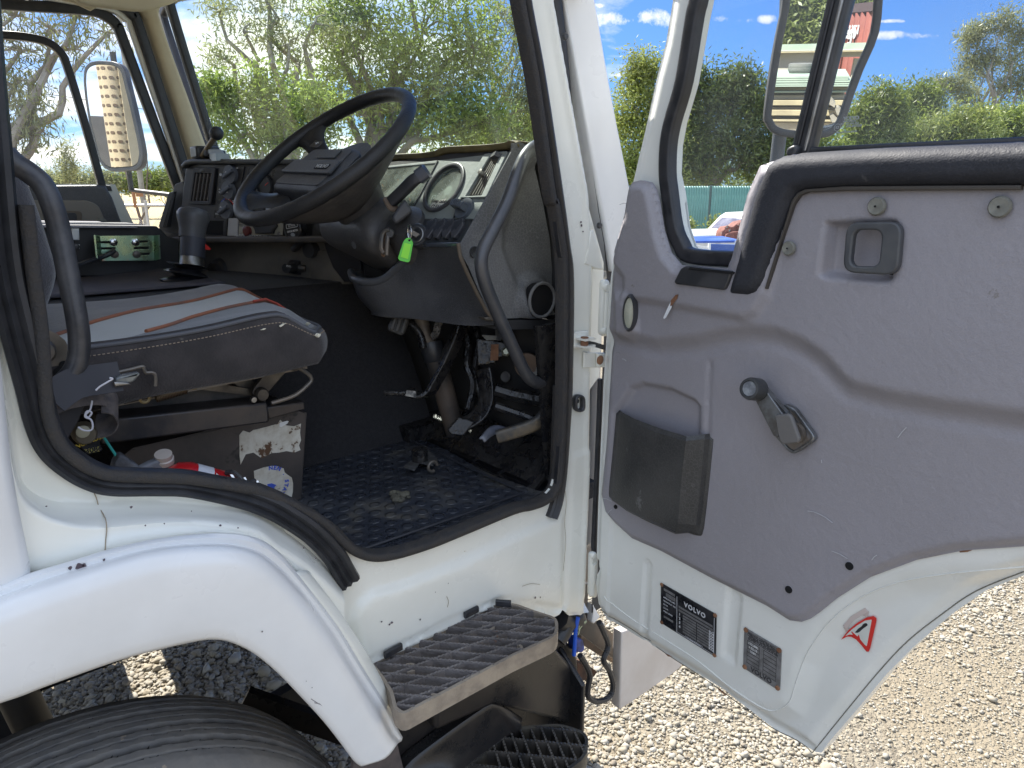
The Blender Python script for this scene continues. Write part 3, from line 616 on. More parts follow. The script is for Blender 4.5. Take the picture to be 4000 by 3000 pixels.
dcap(2497,812,.018,.0090,black,'screw_cap',.003); dcap(2415,1390,.016,.0090,mat('dark_grey_cap',(.06,.06,.066),.5),'screw_cap',.003)
for px,py,r in ((3318,2211,.0062),(3081,2303,.0062),(2405,1980,.0045)):
    c=D3(*DL(px,py,.017),.017); DD('screw_hole',[(lathe(c-DN*.002,DN,[(r*1.5,0),(r*1.5,.0006),(r*1.0,.0012),(r,.001)],18),grey),(lathe(c-DN*.001,DN,[(r*.98,0),(.0001,.0)],18),hole),(lathe(c-DN*.0005,DN,[(r,.0),(r,.002)],18),hole)])
# window crank
kn=D3(*DL(2925,1518,.075),.075); kb=D3(*DL(2965,1522,.045),.045); cb_=D3(*DL(3085,1680,.030),.030)
loopc=[(3060,1590),(3100,1597),(3125,1625),(3165,1680),(3178,1700),(3176,1718),(3120,1758),(3095,1760),(3060,1725),(3018,1660)]
lp=[D3(*DL(a,b,.024),.024) for a,b in loopc]
ax_=(cb_-kb).normalized(); sd_=ax_.cross(DN)
cm=mat('crank_metal',(.22,.23,.24),.38,.7,c2=(.13,.125,.12),ns=40,bump=.2,stain=((.5,.52,.54),50,.66))
DD('window_crank',[(plate(fillet([kb+sd_*.012-ax_*.008,kb-sd_*.012-ax_*.008,cb_-sd_*.019,cb_+sd_*.019],.006),DN*.004,.001),cm),(sweep([kb+sd_*.011,cb_+sd_*.017],rect(.004,.010),DN),cm),(sweep([kb-sd_*.011,cb_-sd_*.017],rect(.004,.010),DN),cm),(sweep([kb,cb_],rect(.003,.008),DN),cm),(sweep([V(p) for p in cr(lp,4,True)],rrect(.005,.010,.0015),DN,closed=True),cm),(plate([V(p) for p in lp],DN*.002,0),mat('crank_back',(.09,.09,.095),.6,c2=(.16,.13,.1),ns=40)),(lathe(D3(*DL(3110,1690,.030),.030),DN,[(.017,0),(.017,.008),(.011,.009),(.010,.004)],20),darksteel)])
dd=(kn-kb).normalized()
cr_knob=DD('crank_knob',[(lathe(kb,dd,[(.016,0),(.0185,.004),(.0185,(kn-kb).length-.006),(.0165,(kn-kb).length),(.013,(kn-kb).length+.0005),(.012,(kn-kb).length-.002)],26),mat('knob_black',(.022,.023,.024),.42,bump=.2,bs=120)),(lathe(kn,dd,[(.012,-.002),(.0118,-.0012),(.0001,-.001)],20),mat('knob_cap',(.16,.17,.19),.5,.3,c2=(.3,.32,.34),ns=80,bump=.4))])
DD('crank_cover',[plate(fillet([D3(*DL(a,b,.050),.050) for a,b in ((3034,1617),(3098,1612),(3134,1712),(3128,1726),(3070,1734),(3053,1718))],[.005,.008,.01,.01,.02,.015]),DN*.008,.003)],mat('crank_cover_plastic',(.075,.072,.07),.6,bump=.3,bs=90))
# rust scrape
DD('rust_scrape',[(prism([D3(*DL(a,b,.0415),.0415) for a,b in ((2650,1150),(2640,1152),(2622,1172),(2618,1196),(2626,1192),(2646,1165))],DN*.0006),rust),(prism([D3(*DL(a,b,.0410),.0410) for a,b in ((2620,1180),(2612,1195),(2592,1240),(2594,1246),(2602,1240),(2624,1200))],DN*.0006),scr)])
# scratches
sc=[]
for a,b,c,d in ((3507,1710,3540,1670),(3155,1996,3200,2008),(3200,2008,3252,2042),(3248,2152,3310,2182),(3405,2188,3425,2168),(2350,1945,2390,1958),(2390,1990,2372,2008),(3960,775,3948,750),(3208,1796,3210,1808),(2420,800,2450,795),(2505,806,2540,792),(2500,820,2520,830),(2430,1402,2446,1410)):
    sc.append(sweep([D3(*DL(a,b,.0176),.0176),D3(*DL((a+c)/2,(b+d)/2-3,.0178),.0178),D3(*DL(c,d,.0176),.0176)],rect(.0009,.0006),DN))
for q in sc: DD('trim_scratch',[q],mat('scratch_grey',(.5,.5,.53),.6))
CHP=[((3747,2152),(3770,2143),(3802,2147),(3780,2156),(3750,2158)),((2598,2552),(2612,2558),(2625,2566),(2610,2564)),((2802,2690),(2812,2690),(2840,2716),(2830,2716))]
#DD('paint_chip',[q_],rust)

# ---- data plates
def plateobj(name,cs,m,rim=None):
    P=[D3(*DL(a,b,.001),.001) for a,b in cs]; return P
c4=[(2583,2276),(2800,2400),(2797,2563),(2583,2432)]
o=D3(*DL(*c4[0],.001),.001); uu=D3(*DL(*c4[1],.001),.001)-o; vv=D3(*DL(*c4[3],.001),.001)-o
pn=DN
def at4(o,uu,vv,s,t,h=.0): return o+uu*s+vv*t+pn*h
def patch(o,uu,vv,s0,t0,s1,t1,h=.0016): return prism([at4(o,uu,vv,s0,t0,h),at4(o,uu,vv,s1,t0,h),at4(o,uu,vv,s1,t1,h),at4(o,uu,vv,s0,t1,h)],pn*.0003)
pal=mat('plate_black',(.010,.011,.014),.32,c2=(.03,.03,.034),ns=40); pls=mat('plate_silver',(.34,.34,.35),.4,.6,c2=(.22,.22,.225),ns=60); prt=mat('plate_print',(.55,.56,.58),.5); prb=mat('plate_print_dark',(.02,.02,.022),.5)
ul=uu.length; vl_=vv.length; ux=uu.normalized(); uz=-vv.normalized()
g=[(plate([at4(o,uu,vv,0,0),at4(o,uu,vv,1,0),at4(o,uu,vv,1,1),at4(o,uu,vv,0,1)],pn*.0015,.0004),pal)]
g+= [(patch(o,uu,vv,*q),prt) for q in ((.305,.10,.312,.97),(.965,.10,.972,.97),(.305,.965,.972,.972))]
g+= [(patch(o,uu,vv,.34,.30,.945,.35),pls),(patch(o,uu,vv,.34,.38,.945,.43),pls)]
g+= [(patch(o,uu,vv,.42,.46+i*.065,.66,.505+i*.065),pls) for i in range(7)]+[(patch(o,uu,vv,.675,.46+i*.065,.885,.505+i*.065),pls) for i in range(7)]
g+= [(patch(o,uu,vv,.06,.08,.27,.14),pls),(patch(o,uu,vv,.10,.17,.28,.26),pls),(patch(o,uu,vv,.06,.76,.24,.81),pls)]
g.append((text('VOLVO',at4(o,uu,vv,.63,.19,.0017),ux,uz,.0135,.0002,bold=.0005,sp=1.25),prt))
for i in range(7): g.append((text('KG',at4(o,uu,vv,.925,.485+i*.065,.0017),ux,uz,.0085,.0002,bold=.0002),prt))
for i in range(4): g.append((text(str(i+1),at4(o,uu,vv,.36,.50+i*.1,.0017),ux,uz,.008,.0002,bold=.0002),prt))
for i,s in enumerate(('APPROVAL NO.','VEHICLE ID. NO.','G.V.M.','G.C.M.','AXLE LOAD')): g.append((text(s,at4(o,uu,vv,.05,.31+i*.085,.0017),ux,uz,.0046,.0002,align='LEFT'),prt))
for i,s in enumerate(('VOLVO TRUCK CORPORATION','GOTHENBURG SWEDEN')): g.append((text(s,at4(o,uu,vv,.62,.94+.02*i,.0017),ux,uz,.003,.0001),prt))
for s,t in ((.02,.03),(.98,.03),(.98,.97),(.02,.97)): g.append((lathe(at4(o,uu,vv,s,t,.001),pn,[(.0042,0),(.004,.0015),(.0001,.0022)],12),rust))
DD('data_plate',g,label='black maker plate with white rows and rusty rivets')
c4=[(2909,2449),(3055,2536),(3048,2692),(2904,2607)]
o=D3(*DL(*c4[0],.001),.001); uu=D3(*DL(*c4[1],.001),.001)-o; vv=D3(*DL(*c4[3],.001),.001)-o; ux=uu.normalized(); uz=-vv.normalized()
g=[(plate(fillet([at4(o,uu,vv,0,0),at4(o,uu,vv,1,0),at4(o,uu,vv,1,1),at4(o,uu,vv,0,1)],.006),pn*.0015,.0004),pls)]
for s0,s1,t0,t1 in ((.10,.43,.26,.80),(.54,.88,.26,.82)):
    for i in range(7): t=t0+(t1-t0)*i/6; g.append((patch(o,uu,vv,s0,t,s1,t+.010),prb))
    for s in (s0,s1): g.append((patch(o,uu,vv,s,t0,s+.008,t1+.01),prb))
for i,s in enumerate(('SERVICE CENTRE NO. 22','LUBRICATION INTERVAL','NUMEROS DE SERVICE','SUPER CATALOGUE NR')): g.append((text(s,at4(o,uu,vv,.52,.07+.045*i,.0017),ux,uz,.0058,.0002,bold=.0001),prb))
for i,s in enumerate(('122.30K','1.22.15','13.01')): g.append((text(s,at4(o,uu,vv,.26,.31+.09*i,.0017),ux,uz,.006,.0002),whitep))
g.append((text('VOLVO',at4(o,uu,vv,.50,.905,.0017),ux,uz,.013,.0002,bold=.0004),prb))
for s,t in ((.05,.04),(.94,.05),(.94,.95),(.05,.95)): g.append((lathe(at4(o,uu,vv,s,t,.001),pn,[(.0048,0),(.0045,.0018),(.0001,.0026)],12),rust))
DD('data_plate',g,label='silver plate with two ruled boxes and rusty rivets')
# warning triangle sticker
red=mat('sticker_red',(.62,.03,.025),.35); clr=mat('sticker_clear',(.60,.62,.58),.25)
hh=-.014
def stk(l,h): return [D3(*DL(a,b,h),h) for a,b in l]
outl=[(3285,2499),(3316,2460),(3350,2432),(3385,2412),(3412,2406),(3424,2414),(3424,2425),(3400,2530),(3394,2545),(3385,2545),(3365,2520),(3345,2498),(3325,2487),(3308,2487)]
inl=[(3302,2484),(3325,2461),(3350,2442),(3380,2424),(3404,2420),(3405,2424),(3386,2524),(3378,2518),(3358,2494),(3338,2480),(3320,2478)]
dgt=[(3340,2470),(3352,2456),(3366,2446),(3370,2440),(3376,2435),(3384,2434),(3389,2438),(3388,2444),(3372,2455),(3358,2468),(3350,2472)]
hb2=-.020
# follow the flange surface: offset measured from the relief
def onr(l,dh_): 
    out=[]
    for a,b in l:
        h=0
        for _ in range(3): u,z=DL(a,b,h); h=dh(u,z)+dh_
        out.append(D3(u,z,h))
    return out
def patchr(l,dh_,t=.0004):
    P=onr(l,dh_); c=sum(P,V((0,0,0)))/len(P); n=len(P)
    vs=P+[p+DN*t for p in P]; 
    import mathutils
    tri=mathutils.geometry.tessellate_polygon([[V((p.dot(DU),p.z,0)) for p in P]])
    return vs,[tuple(x+n for x in f) for f in tri]+[tuple(reversed(f)) for f in tri]+[(i,(i+1)%n,n+(i+1)%n,n+i) for i in range(n)]
DD('warning_sticker',[(patchr(outl,.0030),red),(patchr(inl,.0037),clr),(patchr(dgt,.0044),pal)],label='white triangle sticker with red border and black figure one',smooth=False)
gh=mat('faded_sticker_ink',(.55,.47,.44),.5)
DD('faded_sticker_mark',[(sweep(onr(l,.0022),rect(.007,.0006),DN),gh) for l in ([(3300,2450),(3330,2415),(3386,2382)],[(3386,2384),(3378,2408)],[(3302,2450),(3312,2466)])])

for q_ in CHP: DD('paint_chip',[patchr(list(q_),.0015)],rust)
def hem(l): return onr([(p.x,p.y) for p in cr([V((a,b,0)) for a,b in l],4)],.0006)
hm=mat('hem_line',(.16,.15,.12),.7)
DD('hem_seam',[tube(hem([(2345,2380),(2380,2408),(2480,2468),(2606,2556),(2814,2694),(3000,2848),(3100,2920),(3160,2945),(3185,2925),(3290,2796),(3429,2628),(3545,2505),(3678,2400),(3814,2308),(4000,2233)]),.0009,5)],hm)
DD('panel_crease',[tube(hem([(2360,2330),(2450,2405),(2600,2500),(2730,2585),(2860,2690),(2985,2768),(3040,2772),(3085,2740),(3115,2650),(3160,2540),(3250,2420),(3370,2330),(3520,2272),(3720,2240),(4000,2215)]),.0012,5)],MATS['door_inner_paint'])
# ================================================================ cab interior
beige=mat('beige_trim',(.66,.59,.42),.6,c2=(.56,.49,.34),ns=4,bump=.1,bs=60,stain=((.30,.20,.12),9,.72))
carpet=mat('black_carpet',(.020,.019,.021),.95,c2=(.034,.032,.034),ns=120,bump=.9,bs=420,bd=.004,sheen=.05)
purple=mat('worn_hump_cover',(.03,.028,.036),.8,c2=(.05,.045,.05),ns=25,bump=.4,bs=90)
brownp=mat('dusty_lower_panel',(.066,.060,.052),.75,c2=(.10,.09,.076),ns=7,bump=.2,bs=200)
tar=mat('glossy_black_tar',(.010,.010,.012),.28,c2=(.03,.028,.026),ns=30,bump=.7,bs=60,bd=.006)
# floor, rear wall, left wall, firewall, roof
T('cab_floor',[prism([V((-.58,.14,1.105)),V((.50,.14,1.105)),V((.62,.03,1.105)),V((1.16,.03,1.105)),V((1.16,2.07,1.105)),V((-.58,2.07,1.105))],V((0,0,.04)))],carpet)
T('rear_wall',[box((-.60,1.05,1.85),(.04,2.04,1.40))],beige)
T('roof_lining',[box((.16,1.05,2.66),(1.60,2.04,.04))],beige)
T('roof_skin',[box((.15,1.05,2.74),(1.62,2.14,.10))],white,bevel=.04)
fw=[(1.04,1.10),(1.16,1.10),(1.16,1.88),(1.10,1.88),(1.10,1.2)]
T('firewall',[box((1.135,1.07,1.50),(.05,1.98,.74))],blackm)
T('front_panel',[box((1.20,1.10,1.40),(.06,2.04,.94))],white,bevel=.02)
# cowl beneath the windscreen glass, dash top
T('windscreen_cowl',[box((1.135,1.07,1.872),(.06,1.90,.03))],black)
# windscreen: raked, slightly bowed
def ws(y,z): return V((1.115-.21*(z-1.88)-.05*((y-1.05)/1.0)**2,y,z))
T('windscreen',[grid([[ws(.06+1.98*i/16,1.885+(2.56-1.885)*j/6) for i in range(17)] for j in range(7)])],glassmat('windscreen_glass',(.94,.985,.96),.022,.40,(.72,.80,.68),True),solid=.005,ang=60)
# windscreen rubber frame
wf=[ws(.07,1.90),ws(.05,2.0),ws(.05,2.42),ws(.10,2.53),ws(.5,2.555),ws(1.05,2.56),ws(1.60,2.555),ws(1.955,2.53),ws(2.0,2.45),ws(2.0,1.98),ws(1.985,1.91)]
T('windscreen_rubber',[sweep(cr(wf,5),rrect(.034,.030,.008),(1,0,.2))],rub,ang=60)
T('header_panel',[prism([V((.70,.06,2.64)),V((.945,.06,2.565)),V((.965,.06,2.565)),V((.965,.06,2.70)),V((.70,.06,2.70))],V((0,1.98,0)))],beige)
# beige visor and grip at the roof
T('sun_visor',[plate(fillet([Yp(a,b,1.35) for a,b in ((260,-260),(900,-260),(700,5),(560,44),(290,12))],.03),V((0,.03,0)),.008)],beige)
T('roof_grip',[sweep([Yp(a,b,1.7) for a,b in ((190,-30),(290,-8),(345,22),(430,-30))],rrect(.03,.02,.006),(0,1,0))],beige)
# ---- passenger side: wall with window
def Lp(a,b,y=2.08): return Yp(a,b,y)
ow=[(-500,-60),(0,5),(380,44),(435,72),(470,112),(500,185),(690,700),(705,745)]
# passenger door lower body and side wall
T('left_side_wall',[prism([V((-.6,2.08,1.1)),V((1.12,2.08,1.1)),V((1.12,2.08,1.625)),V((.76,2.08,1.625)),V((.70,2.08,1.82)),V((-.6,2.08,1.82))],V((0,.05,0)))],cream)
pd=[(-600,725),(130,725),(375,722),(415,728),(440,770),(490,905),(490,1000),(-600,1000)]
T('passenger_door_trim',[(plate([Lp(a,b,2.03) for a,b in pd],V((0,.05,0)),.012),leather),(plate(fillet([Lp(a,b,2.022) for a,b in ((-600,782),(340,782),(385,800),(410,860),(418,1000),(-600,1000))],.02),V((0,.02,0)),.004),mat('passenger_trim_grey',(.24,.22,.19),.5))])
T('passenger_door_pull',[(plate(fillet([Lp(a,b,2.012) for a,b in ((190,822),(322,824),(318,900),(190,900))],.015),V((0,.012,0)),.003),mat('recess_brown',(.15,.12,.09),.5)),(plate(fillet([Lp(a,b,2.000) for a,b in ((200,835),(302,830),(300,900),(200,900))],.015),V((0,.012,0)),.004),black)])
T('screw_cap',[lathe(Lp(397,868,2.02),(0,-1,0),[(.017,0),(.017,.004),(.012,.006),(.0001,.004)],16)],capg)
T('passenger_window',[prism([Lp(a,b,2.10) for a,b in ((-600,-60),(470,-60),(705,735),(-600,735))],V((0,.004,0)))],glassmat('passenger_glass',(.97,.98,.98),.015,.5),smooth=False)
# dark inner frame of the passenger door window
P=[Lp(p.x,p.y,2.06) for p in cr([V((a,b,0)) for a,b in ((-500,-40),(0,14),(330,38),(410,62),(455,100),(485,170),(700,745))],4)]
T('passenger_window_frame',[sweep(P,rrect(.036,.03,.008),(0,1,0))],rub,ang=60)
P=[Lp(p.x,p.y,2.04) for p in cr([V((a,b,0)) for a,b in ((-500,-100),(0,-40),(365,18),(440,38),(490,75),(520,130),(712,690),(724,760))],4)]
T('passenger_opening_flange',[sweep(P,rrect(.022,.03,.006),(0,1,0))],cream,ang=60)
P=[Lp(p.x,p.y,2.02) for p in cr([V((a,b,0)) for a,b in ((-500,-130),(0,-80),(385,2),(470,22),(520,62),(548,120),(735,700),(740,770))],4)]
T('passenger_opening_seal',[sweep(P,rrect(.034,.03,.008),(0,1,0))],rub,ang=60)
# quarter pane bar in the passenger window (rounded)
P=[Lp(p.x,p.y,2.09) for p in cr([V((a,b,0)) for a,b in ((-300,130),(0,137),(120,148),(190,168),(235,205),(262,260),(330,480),(396,722),(400,745))],4)]
T('passenger_quarter_frame',[sweep(P,rrect(.026,.03,.006),(0,1,0))],rub,ang=60)
T('passenger_quarter_foot',[plate([Lp(a,b,2.07) for a,b in ((370,722),(432,724),(440,745),(360,745))],V((0,.03,0)),.004)],black)
# left front pillar lining
def pil(a,b,y): return [Yp(p.x,p.y,y) for p in cr([V((q[0],q[1],0)) for q in a],4)]
c1=[(330,-200),(400,-60),(490,20),(535,70),(560,130),(745,700),(752,790)]
c2=[(380,-200),(455,-60),(545,10),(575,60),(600,130),(775,680),(790,790)]
c3=[(520,-200),(600,-60),(628,0),(622,45),(628,90),(800,560),(850,700)]
T('left_front_pillar',[loft([[Yp(p.x,p.y,2.05) for p in cr([V((q[0],q[1],0)) for q in c1],4)],[Yp(p.x,p.y,1.99) for p in cr([V((q[0],q[1],0)) for q in c2],4)],[Yp(p.x,p.y,1.975)+V((.0,0,0)) for p in cr([V((q[0],q[1],0)) for q in c3],4)]],n=40,kv=4)],beige,ang=80,solid=.01)
T('left_pillar_outer',[prism([V((.98,2.07,1.85)),V((.82,2.07,2.7)),V((.88,2.07,2.7)),V((1.04,2.07,1.85))],V((0,.03,0)))],white)
P=[V(p) for p in cr([Xp(a,b,1.05) for a,b in ((1300,-60),(1000,-40),(720,-22),(668,-2),(645,30),(638,65),(655,130),(740,385),(812,595),(830,640))],4)]
T('windscreen_inner_seal',[sweep(P,rrect(.040,.03,.008),(1,0,0))],rub,ang=60)
# passenger side mirror on its arm
MP=V((0,0,0))
def Mp(a,b,y=2.45): return Yp(a,b,y)
mo=[(333,262),(352,242),(380,236),(440,238),(468,250),(482,275),(520,430),(548,560),(556,610),(550,650),(530,666),(440,672),(410,660),(390,630),(352,480),(336,380),(330,310)]
m0=Mp(440,450); mn=(V((-1,-.62,-.02))).normalized()   # mirror normal, set below from what it shows
mn=V((-.711,-.703,-.01)).normalized()
mp_=[PP(a,b,m0,mn) for a,b in mo]
mirg=mat('mirror_glass',(.93,.94,.94),.0,1)
def shrink(P,k):
    c=sum(P,V((0,0,0)))/len(P); return [c+(p-c)*k for p in P]
PM=empty('passenger_mirror',m0-mn*.03,parent=TRUCK)
emit('mirror_housing',[plate(fillet(mp_,.02,3),-mn*.05,.012),],black,PM)
emit('mirror_face',[prism(shrink(fillet(mp_,.02,3),.92),mn*.004)],mirg,PM,smooth=False)
emit('mirror_rim',[sweep(shrink(fillet(mp_,.02,3),.965),rrect(.012,.010,.003),mn,closed=True)],mat('mirror_rim_rubber',(.10,.11,.13),.5),PM)
emit('mirror_arm',[tube([m0-mn*.06+V((0,0,.25)),m0-mn*.06+V((0,0,-.3)),V((1.15,2.2,1.75))],.012)],black,PM)

# ---- engine hump, side console
hw=[(-.1,.80,.82),(.50,.80,.82),(.60,.78,.84),(.66,.52,.80),(1.06,.53,.80)]
T('engine_hump',[loft([[V((x,y,1.14)) for x,y,y2 in hw],[V((x,y*.55+y2*.45,1.36)) for x,y,y2 in hw],[V((x,y2,1.530)) for x,y,y2 in hw],[V((x,y2+.06,1.556)) for x,y,y2 in hw],[V((x,1.55,1.56)) for x,y,y2 in hw]],kv=3,ku=4)],carpet,ang=80)
T('hump_cover',[loft([[V((x,.90+.02*i,1.566)) for x in np.linspace(-.2,.66,14)] if i==0 else [V((x,.90+.18*i,1.568+.007*math.sin(x*8+i))) for x in np.linspace(-.2,.66,14)] for i in range(4)],kv=3,ku=2)],purple,solid=.004)
# black console box beyond the hump with the zinc bracket
yc=1.30
cs=[Yp(a,b,yc) for a,b in ((150,880),(612,884),(640,905),(655,925),(700,935),(705,1080),(150,1080))]
T('console_box',[prism(cs,V((0,.35,0)))],mat('console_black',(.013,.013,.014),.6,c2=(.02,.02,.02),ns=9),bevel=.004)
T('console_tray',[plate([V((p.x,yc-.02,p.z)) for p in [Yp(a,b,yc) for a,b in ((120,881),(530,885),(530,890),(120,888))]],V((0,.5,0)),.001)],mat('tray_edge',(.25,.24,.26),.4))
zinc=mat('yellow_zinc_plate',(.42,.52,.30),.28,.9,c2=(.30,.50,.38),ns=14,nd=.8,stain=((.55,.42,.32),9,.60))
bz=lambda l,h=.03:[Yp(a,b,yc-h) for a,b in l]
slots=[fillet(bz(q),.006) for q in (((388,943),(452,941),(452,950),(388,951)),((392,967),(452,966),(452,974),(392,975)),((396,994),(455,991),(455,999),(396,1002)),((520,941),(578,940),(578,948),(520,949)),((523,965),(582,964),(582,973),(523,974)),((527,989),(586,987),(586,996),(527,997)))]
T('slotted_bracket',[(plate(bz(((382,921),(600,920),(604,1018),(390,1020))),V((0,.003,0)),.0008,slots),zinc),(prism([Yp(366,918,yc-.075),Yp(384,921,yc-.03),Yp(394,1020,yc-.03),Yp(376,1015,yc-.075)],V((.004,0,0))),zinc),(prism([Yp(600,920,yc-.03),Yp(618,918,yc-.06),Yp(622,1012,yc-.06),Yp(604,1018,yc-.03)],V((.004,0,0))),zinc)]+[(lathe(Yp(a,b,yc-.03),(0,-1,0),[(.011,0),(.011,.006),(.007,.008)],8),m_) for a,b,m_ in ((442,946,chrome),(528,946,chrome),(447,993,darksteel),(533,993,darksteel))])
T('cable',[tube(cr([Yp(270,1050,yc-.15),Yp(320,1030,yc-.10),Yp(395,1005,yc-.06),Yp(430,990,yc-.05),Yp(445,978,yc-.04)],5),.007,8)],black)
T('console_switch',[plate(bz(((280,893),(309,893),(311,938),(280,938))),V((0,.01,0)),.003),],whitep); T('console_socket',[(plate(bz(((285,956),(312,955),(312,972),(286,972))),V((0,.01,0)),.002),whitep),(disc(298,963,yc-.032,.008,.003),black)])

# ---- driver seat
SEAT=empty('driver_seat',(.36,.5,1.17),parent=TRUCK)
def S(name,g,m=None,**k): return emit(name,g,m,SEAT,**k)
seatm=mat('seat_fabric_dark',(.042,.036,.037),.9,c2=(.028,.025,.026),ns=14,bump=.5,bs=280,bd=.003,sheen=.25,stain=((.11,.10,.09),12,.7))
m=bpy.data.materials.new('seat_top_fabric'); m.use_nodes=True; nt=m.node_tree; b=nt.nodes['Principled BSDF']; b.inputs['Roughness'].default_value=.9; b.inputs['Sheen Weight'].default_value=.3
tc=N(nt,'ShaderNodeTexCoord'); wv=N(nt,'ShaderNodeTexWave',i_Scale=95.0,i_Distortion=.6); wv.bands_direction='Y'; mp=N(nt,'ShaderNodeMapping'); mp.inputs['Rotation'].default_value=(0,0,R_(0)); L(nt,tc.outputs['Object'],mp.inputs[0]); L(nt,mp.outputs[0],wv.inputs['Vector'])
nn_=N(nt,'ShaderNodeTexNoise',i_Scale=9.0,i_Detail=5.0); L(nt,tc.outputs['Object'],nn_.inputs['Vector'])
L(nt,mixc(nt,mth(nt,'MULTIPLY_ADD',wv.outputs[0],.5,mth(nt,'MULTIPLY',nn_.outputs[0],.5)),(.30,.31,.30),(.52,.53,.51)),b.inputs['Base Color'])
k=N(nt,'ShaderNodeBump'); k.inputs['Strength'].default_value=.4; k.inputs['Distance'].default_value=.002; L(nt,wv.outputs[0],k.inputs['Height']); L(nt,k.outputs[0],b.inputs['Normal']); topm=m
topd=mat('seat_bolster_fabric',(.17,.155,.135),.9,c2=(.13,.12,.11),ns=10,bump=.4,bs=240,bd=.003,sheen=.25)
tops=mat('seat_near_bolster',(.13,.14,.15),.9,c2=(.10,.105,.115),ns=11,bump=.4,bs=240,bd=.003,sheen=.3)
def seatz(x,y):
    z=1.574+.010*math.exp(-((x-.60)/.12)**2)+.004*math.sin(x*11+y*9)
    z+=.004*ss(.30,.24,y)-.03*ss(.72,.78,y)
    z-=.040*ss(.60,.685,x)
    return z
def lin(x,t):
    return float(np.interp(x,[a for a,b in t],[b for a,b in t]))
yA=lambda x:.232
yB=lambda x:lin(x,[(0,.2322),(.27,.2322),(.33,.275),(.40,.322),(.50,.370),(.62,.415),(.68,.425)])
yC=lambda x:lin(x,[(0,.262),(.10,.285),(.178,.335),(.25,.405),(.35,.475),(.45,.532),(.62,.622),(.68,.640)])
yD=lambda x:.775
xs=list(np.linspace(.0,.60,26))+[.62,.64,.655,.666,.672]; ysx=list(np.linspace(.232,.775,20))
def sx_(x,y):
    k=.062*max(0,(.775-y)/.54)+ss(.31,.232,y)*.035+ss(.70,.775,y)*.04; return x-(k*ss(.30,.67,x))
def sub(f,g,n):
    return grid([[V((sx_(x,f(x)+(g(x)-f(x))*i/n),f(x)+(g(x)-f(x))*i/n,seatz(x,f(x)+(g(x)-f(x))*i/n))) for x in xs] for i in range(n+1)])
# cushion side (skirt) around near edge and front
path=[(x,.232) for x in xs[:-3]]
near=[V((sx_(x,.232),.232,seatz(x,.232))) for x in xs]
front=[V((sx_(.672,y),y,seatz(.672,y))) for y in ysx][1:]
rim=near+front
def off(p,i,d):
    q=V(p); 
    if i<len(near): a=min(1,max(0,(p.x-.52)/.10)); q+=V((.016*a*d,-.018*d,0))
    else: q+=V((.020*d,-.01*d*max(0,1-(i-len(near))/6),0))
    return q
def low(p,k): 
    s=(p.x-.0)/.65; zb=1.460+.012*ss(.2,.5,s)+.012*ss(.7,1,s)
    q=V(p); q.z=p.z+(zb-p.z)*k; return q
rowsS=[rim,[off(p,i,.7) for i,p in enumerate([low(p,.12) for p in rim])],[off(p,i,1) for i,p in enumerate([low(p,.30) for p in rim])],[off(p,i,1.05) for i,p in enumerate([low(p,.62) for p in rim])],[off(p,i,.6) for i,p in enumerate([low(p,.95) for p in rim])],[off(p,i,-1.5) for i,p in enumerate([low(p,1.0) for p in rim])]]
S('seat_cushion',[(sub(yC,yD,10),topd),(sub(yB,yC,12),topm),(sub(yA,yB,10),tops),(loft(rowsS,kv=3),seatm)],ang=80)
pip=mat('orange_piping',(.30,.11,.055),.7,c2=(.20,.10,.07),ns=20)
for yf,x0 in ((yC,.0),(yB,.30)): S('piping',[tube([V((sx_(x,yf(x)),yf(x),seatz(x,yf(x))+.002)) for x in np.linspace(x0,.665,40)],.0036,8)],pip)
wl=mat('welt_dark',(.05,.052,.06),.8)
S('seam_welt',[tube([off(low(p,.05),i,.5) for i,p in enumerate(rim)][:38],.0036,8)],wl)
S('stitching',[cyl(a,a.lerp(b,.55),.0009,5) for a,b in (lambda q:list(zip(q,q[1:])))(resample([off(low(p,.165),i,.86) for i,p in enumerate(rim)][:34],110))],mat('stitch_thread',(.30,.24,.18),.8))
fo=mat('torn_foam',(.72,.68,.55),.95,bump=.8,bs=90)
def ragged(c,r,u,v,n,seed): 
    q=random.Random(seed); return prism([V(c)+u*(r*q.uniform(.4,1.25)*math.cos(6.283*i/11))+v*(r*q.uniform(.25,.9)*math.sin(6.283*i/11)) for i in range(11)],n)
def SPt(x,y,dz=0): return V((sx_(x,y),y,seatz(x,y)+dz))
for g_ in [ragged(SPt(.664,.262,.002),.006,V((.5,.3,-.5)),V((-.3,.8,0)),V((.003,-.005,.004)),1),ragged(off(low(rim[len(xs)-2],.14),len(xs)-2,1.1),.007,V((.9,.3,.2)),V((0,0,.7)),V((.002,-.006,0)),4),ragged(off(low(rim[len(xs)-6],.20),len(xs)-6,1.1),.006,V((1,0,.35)),V((0,0,.4)),V((0,-.004,0)),2),ragged(off(low(rim[len(xs)-8],.22),len(xs)-8,1.1),.005,V((1,0,.2)),V((0,0,.3)),V((0,-.003,0)),3)]: S('torn_patch',[g_],fo)
S('torn_piping',[tube([SPt(.57,yB(.57)-.004,.005),SPt(.60,yB(.6)-.012,.007),SPt(.63,yB(.63)-.010,.006),SPt(.655,yB(.65)-.03,.004)],.0026,6)],mat('red_thread',(.35,.06,.04),.8))
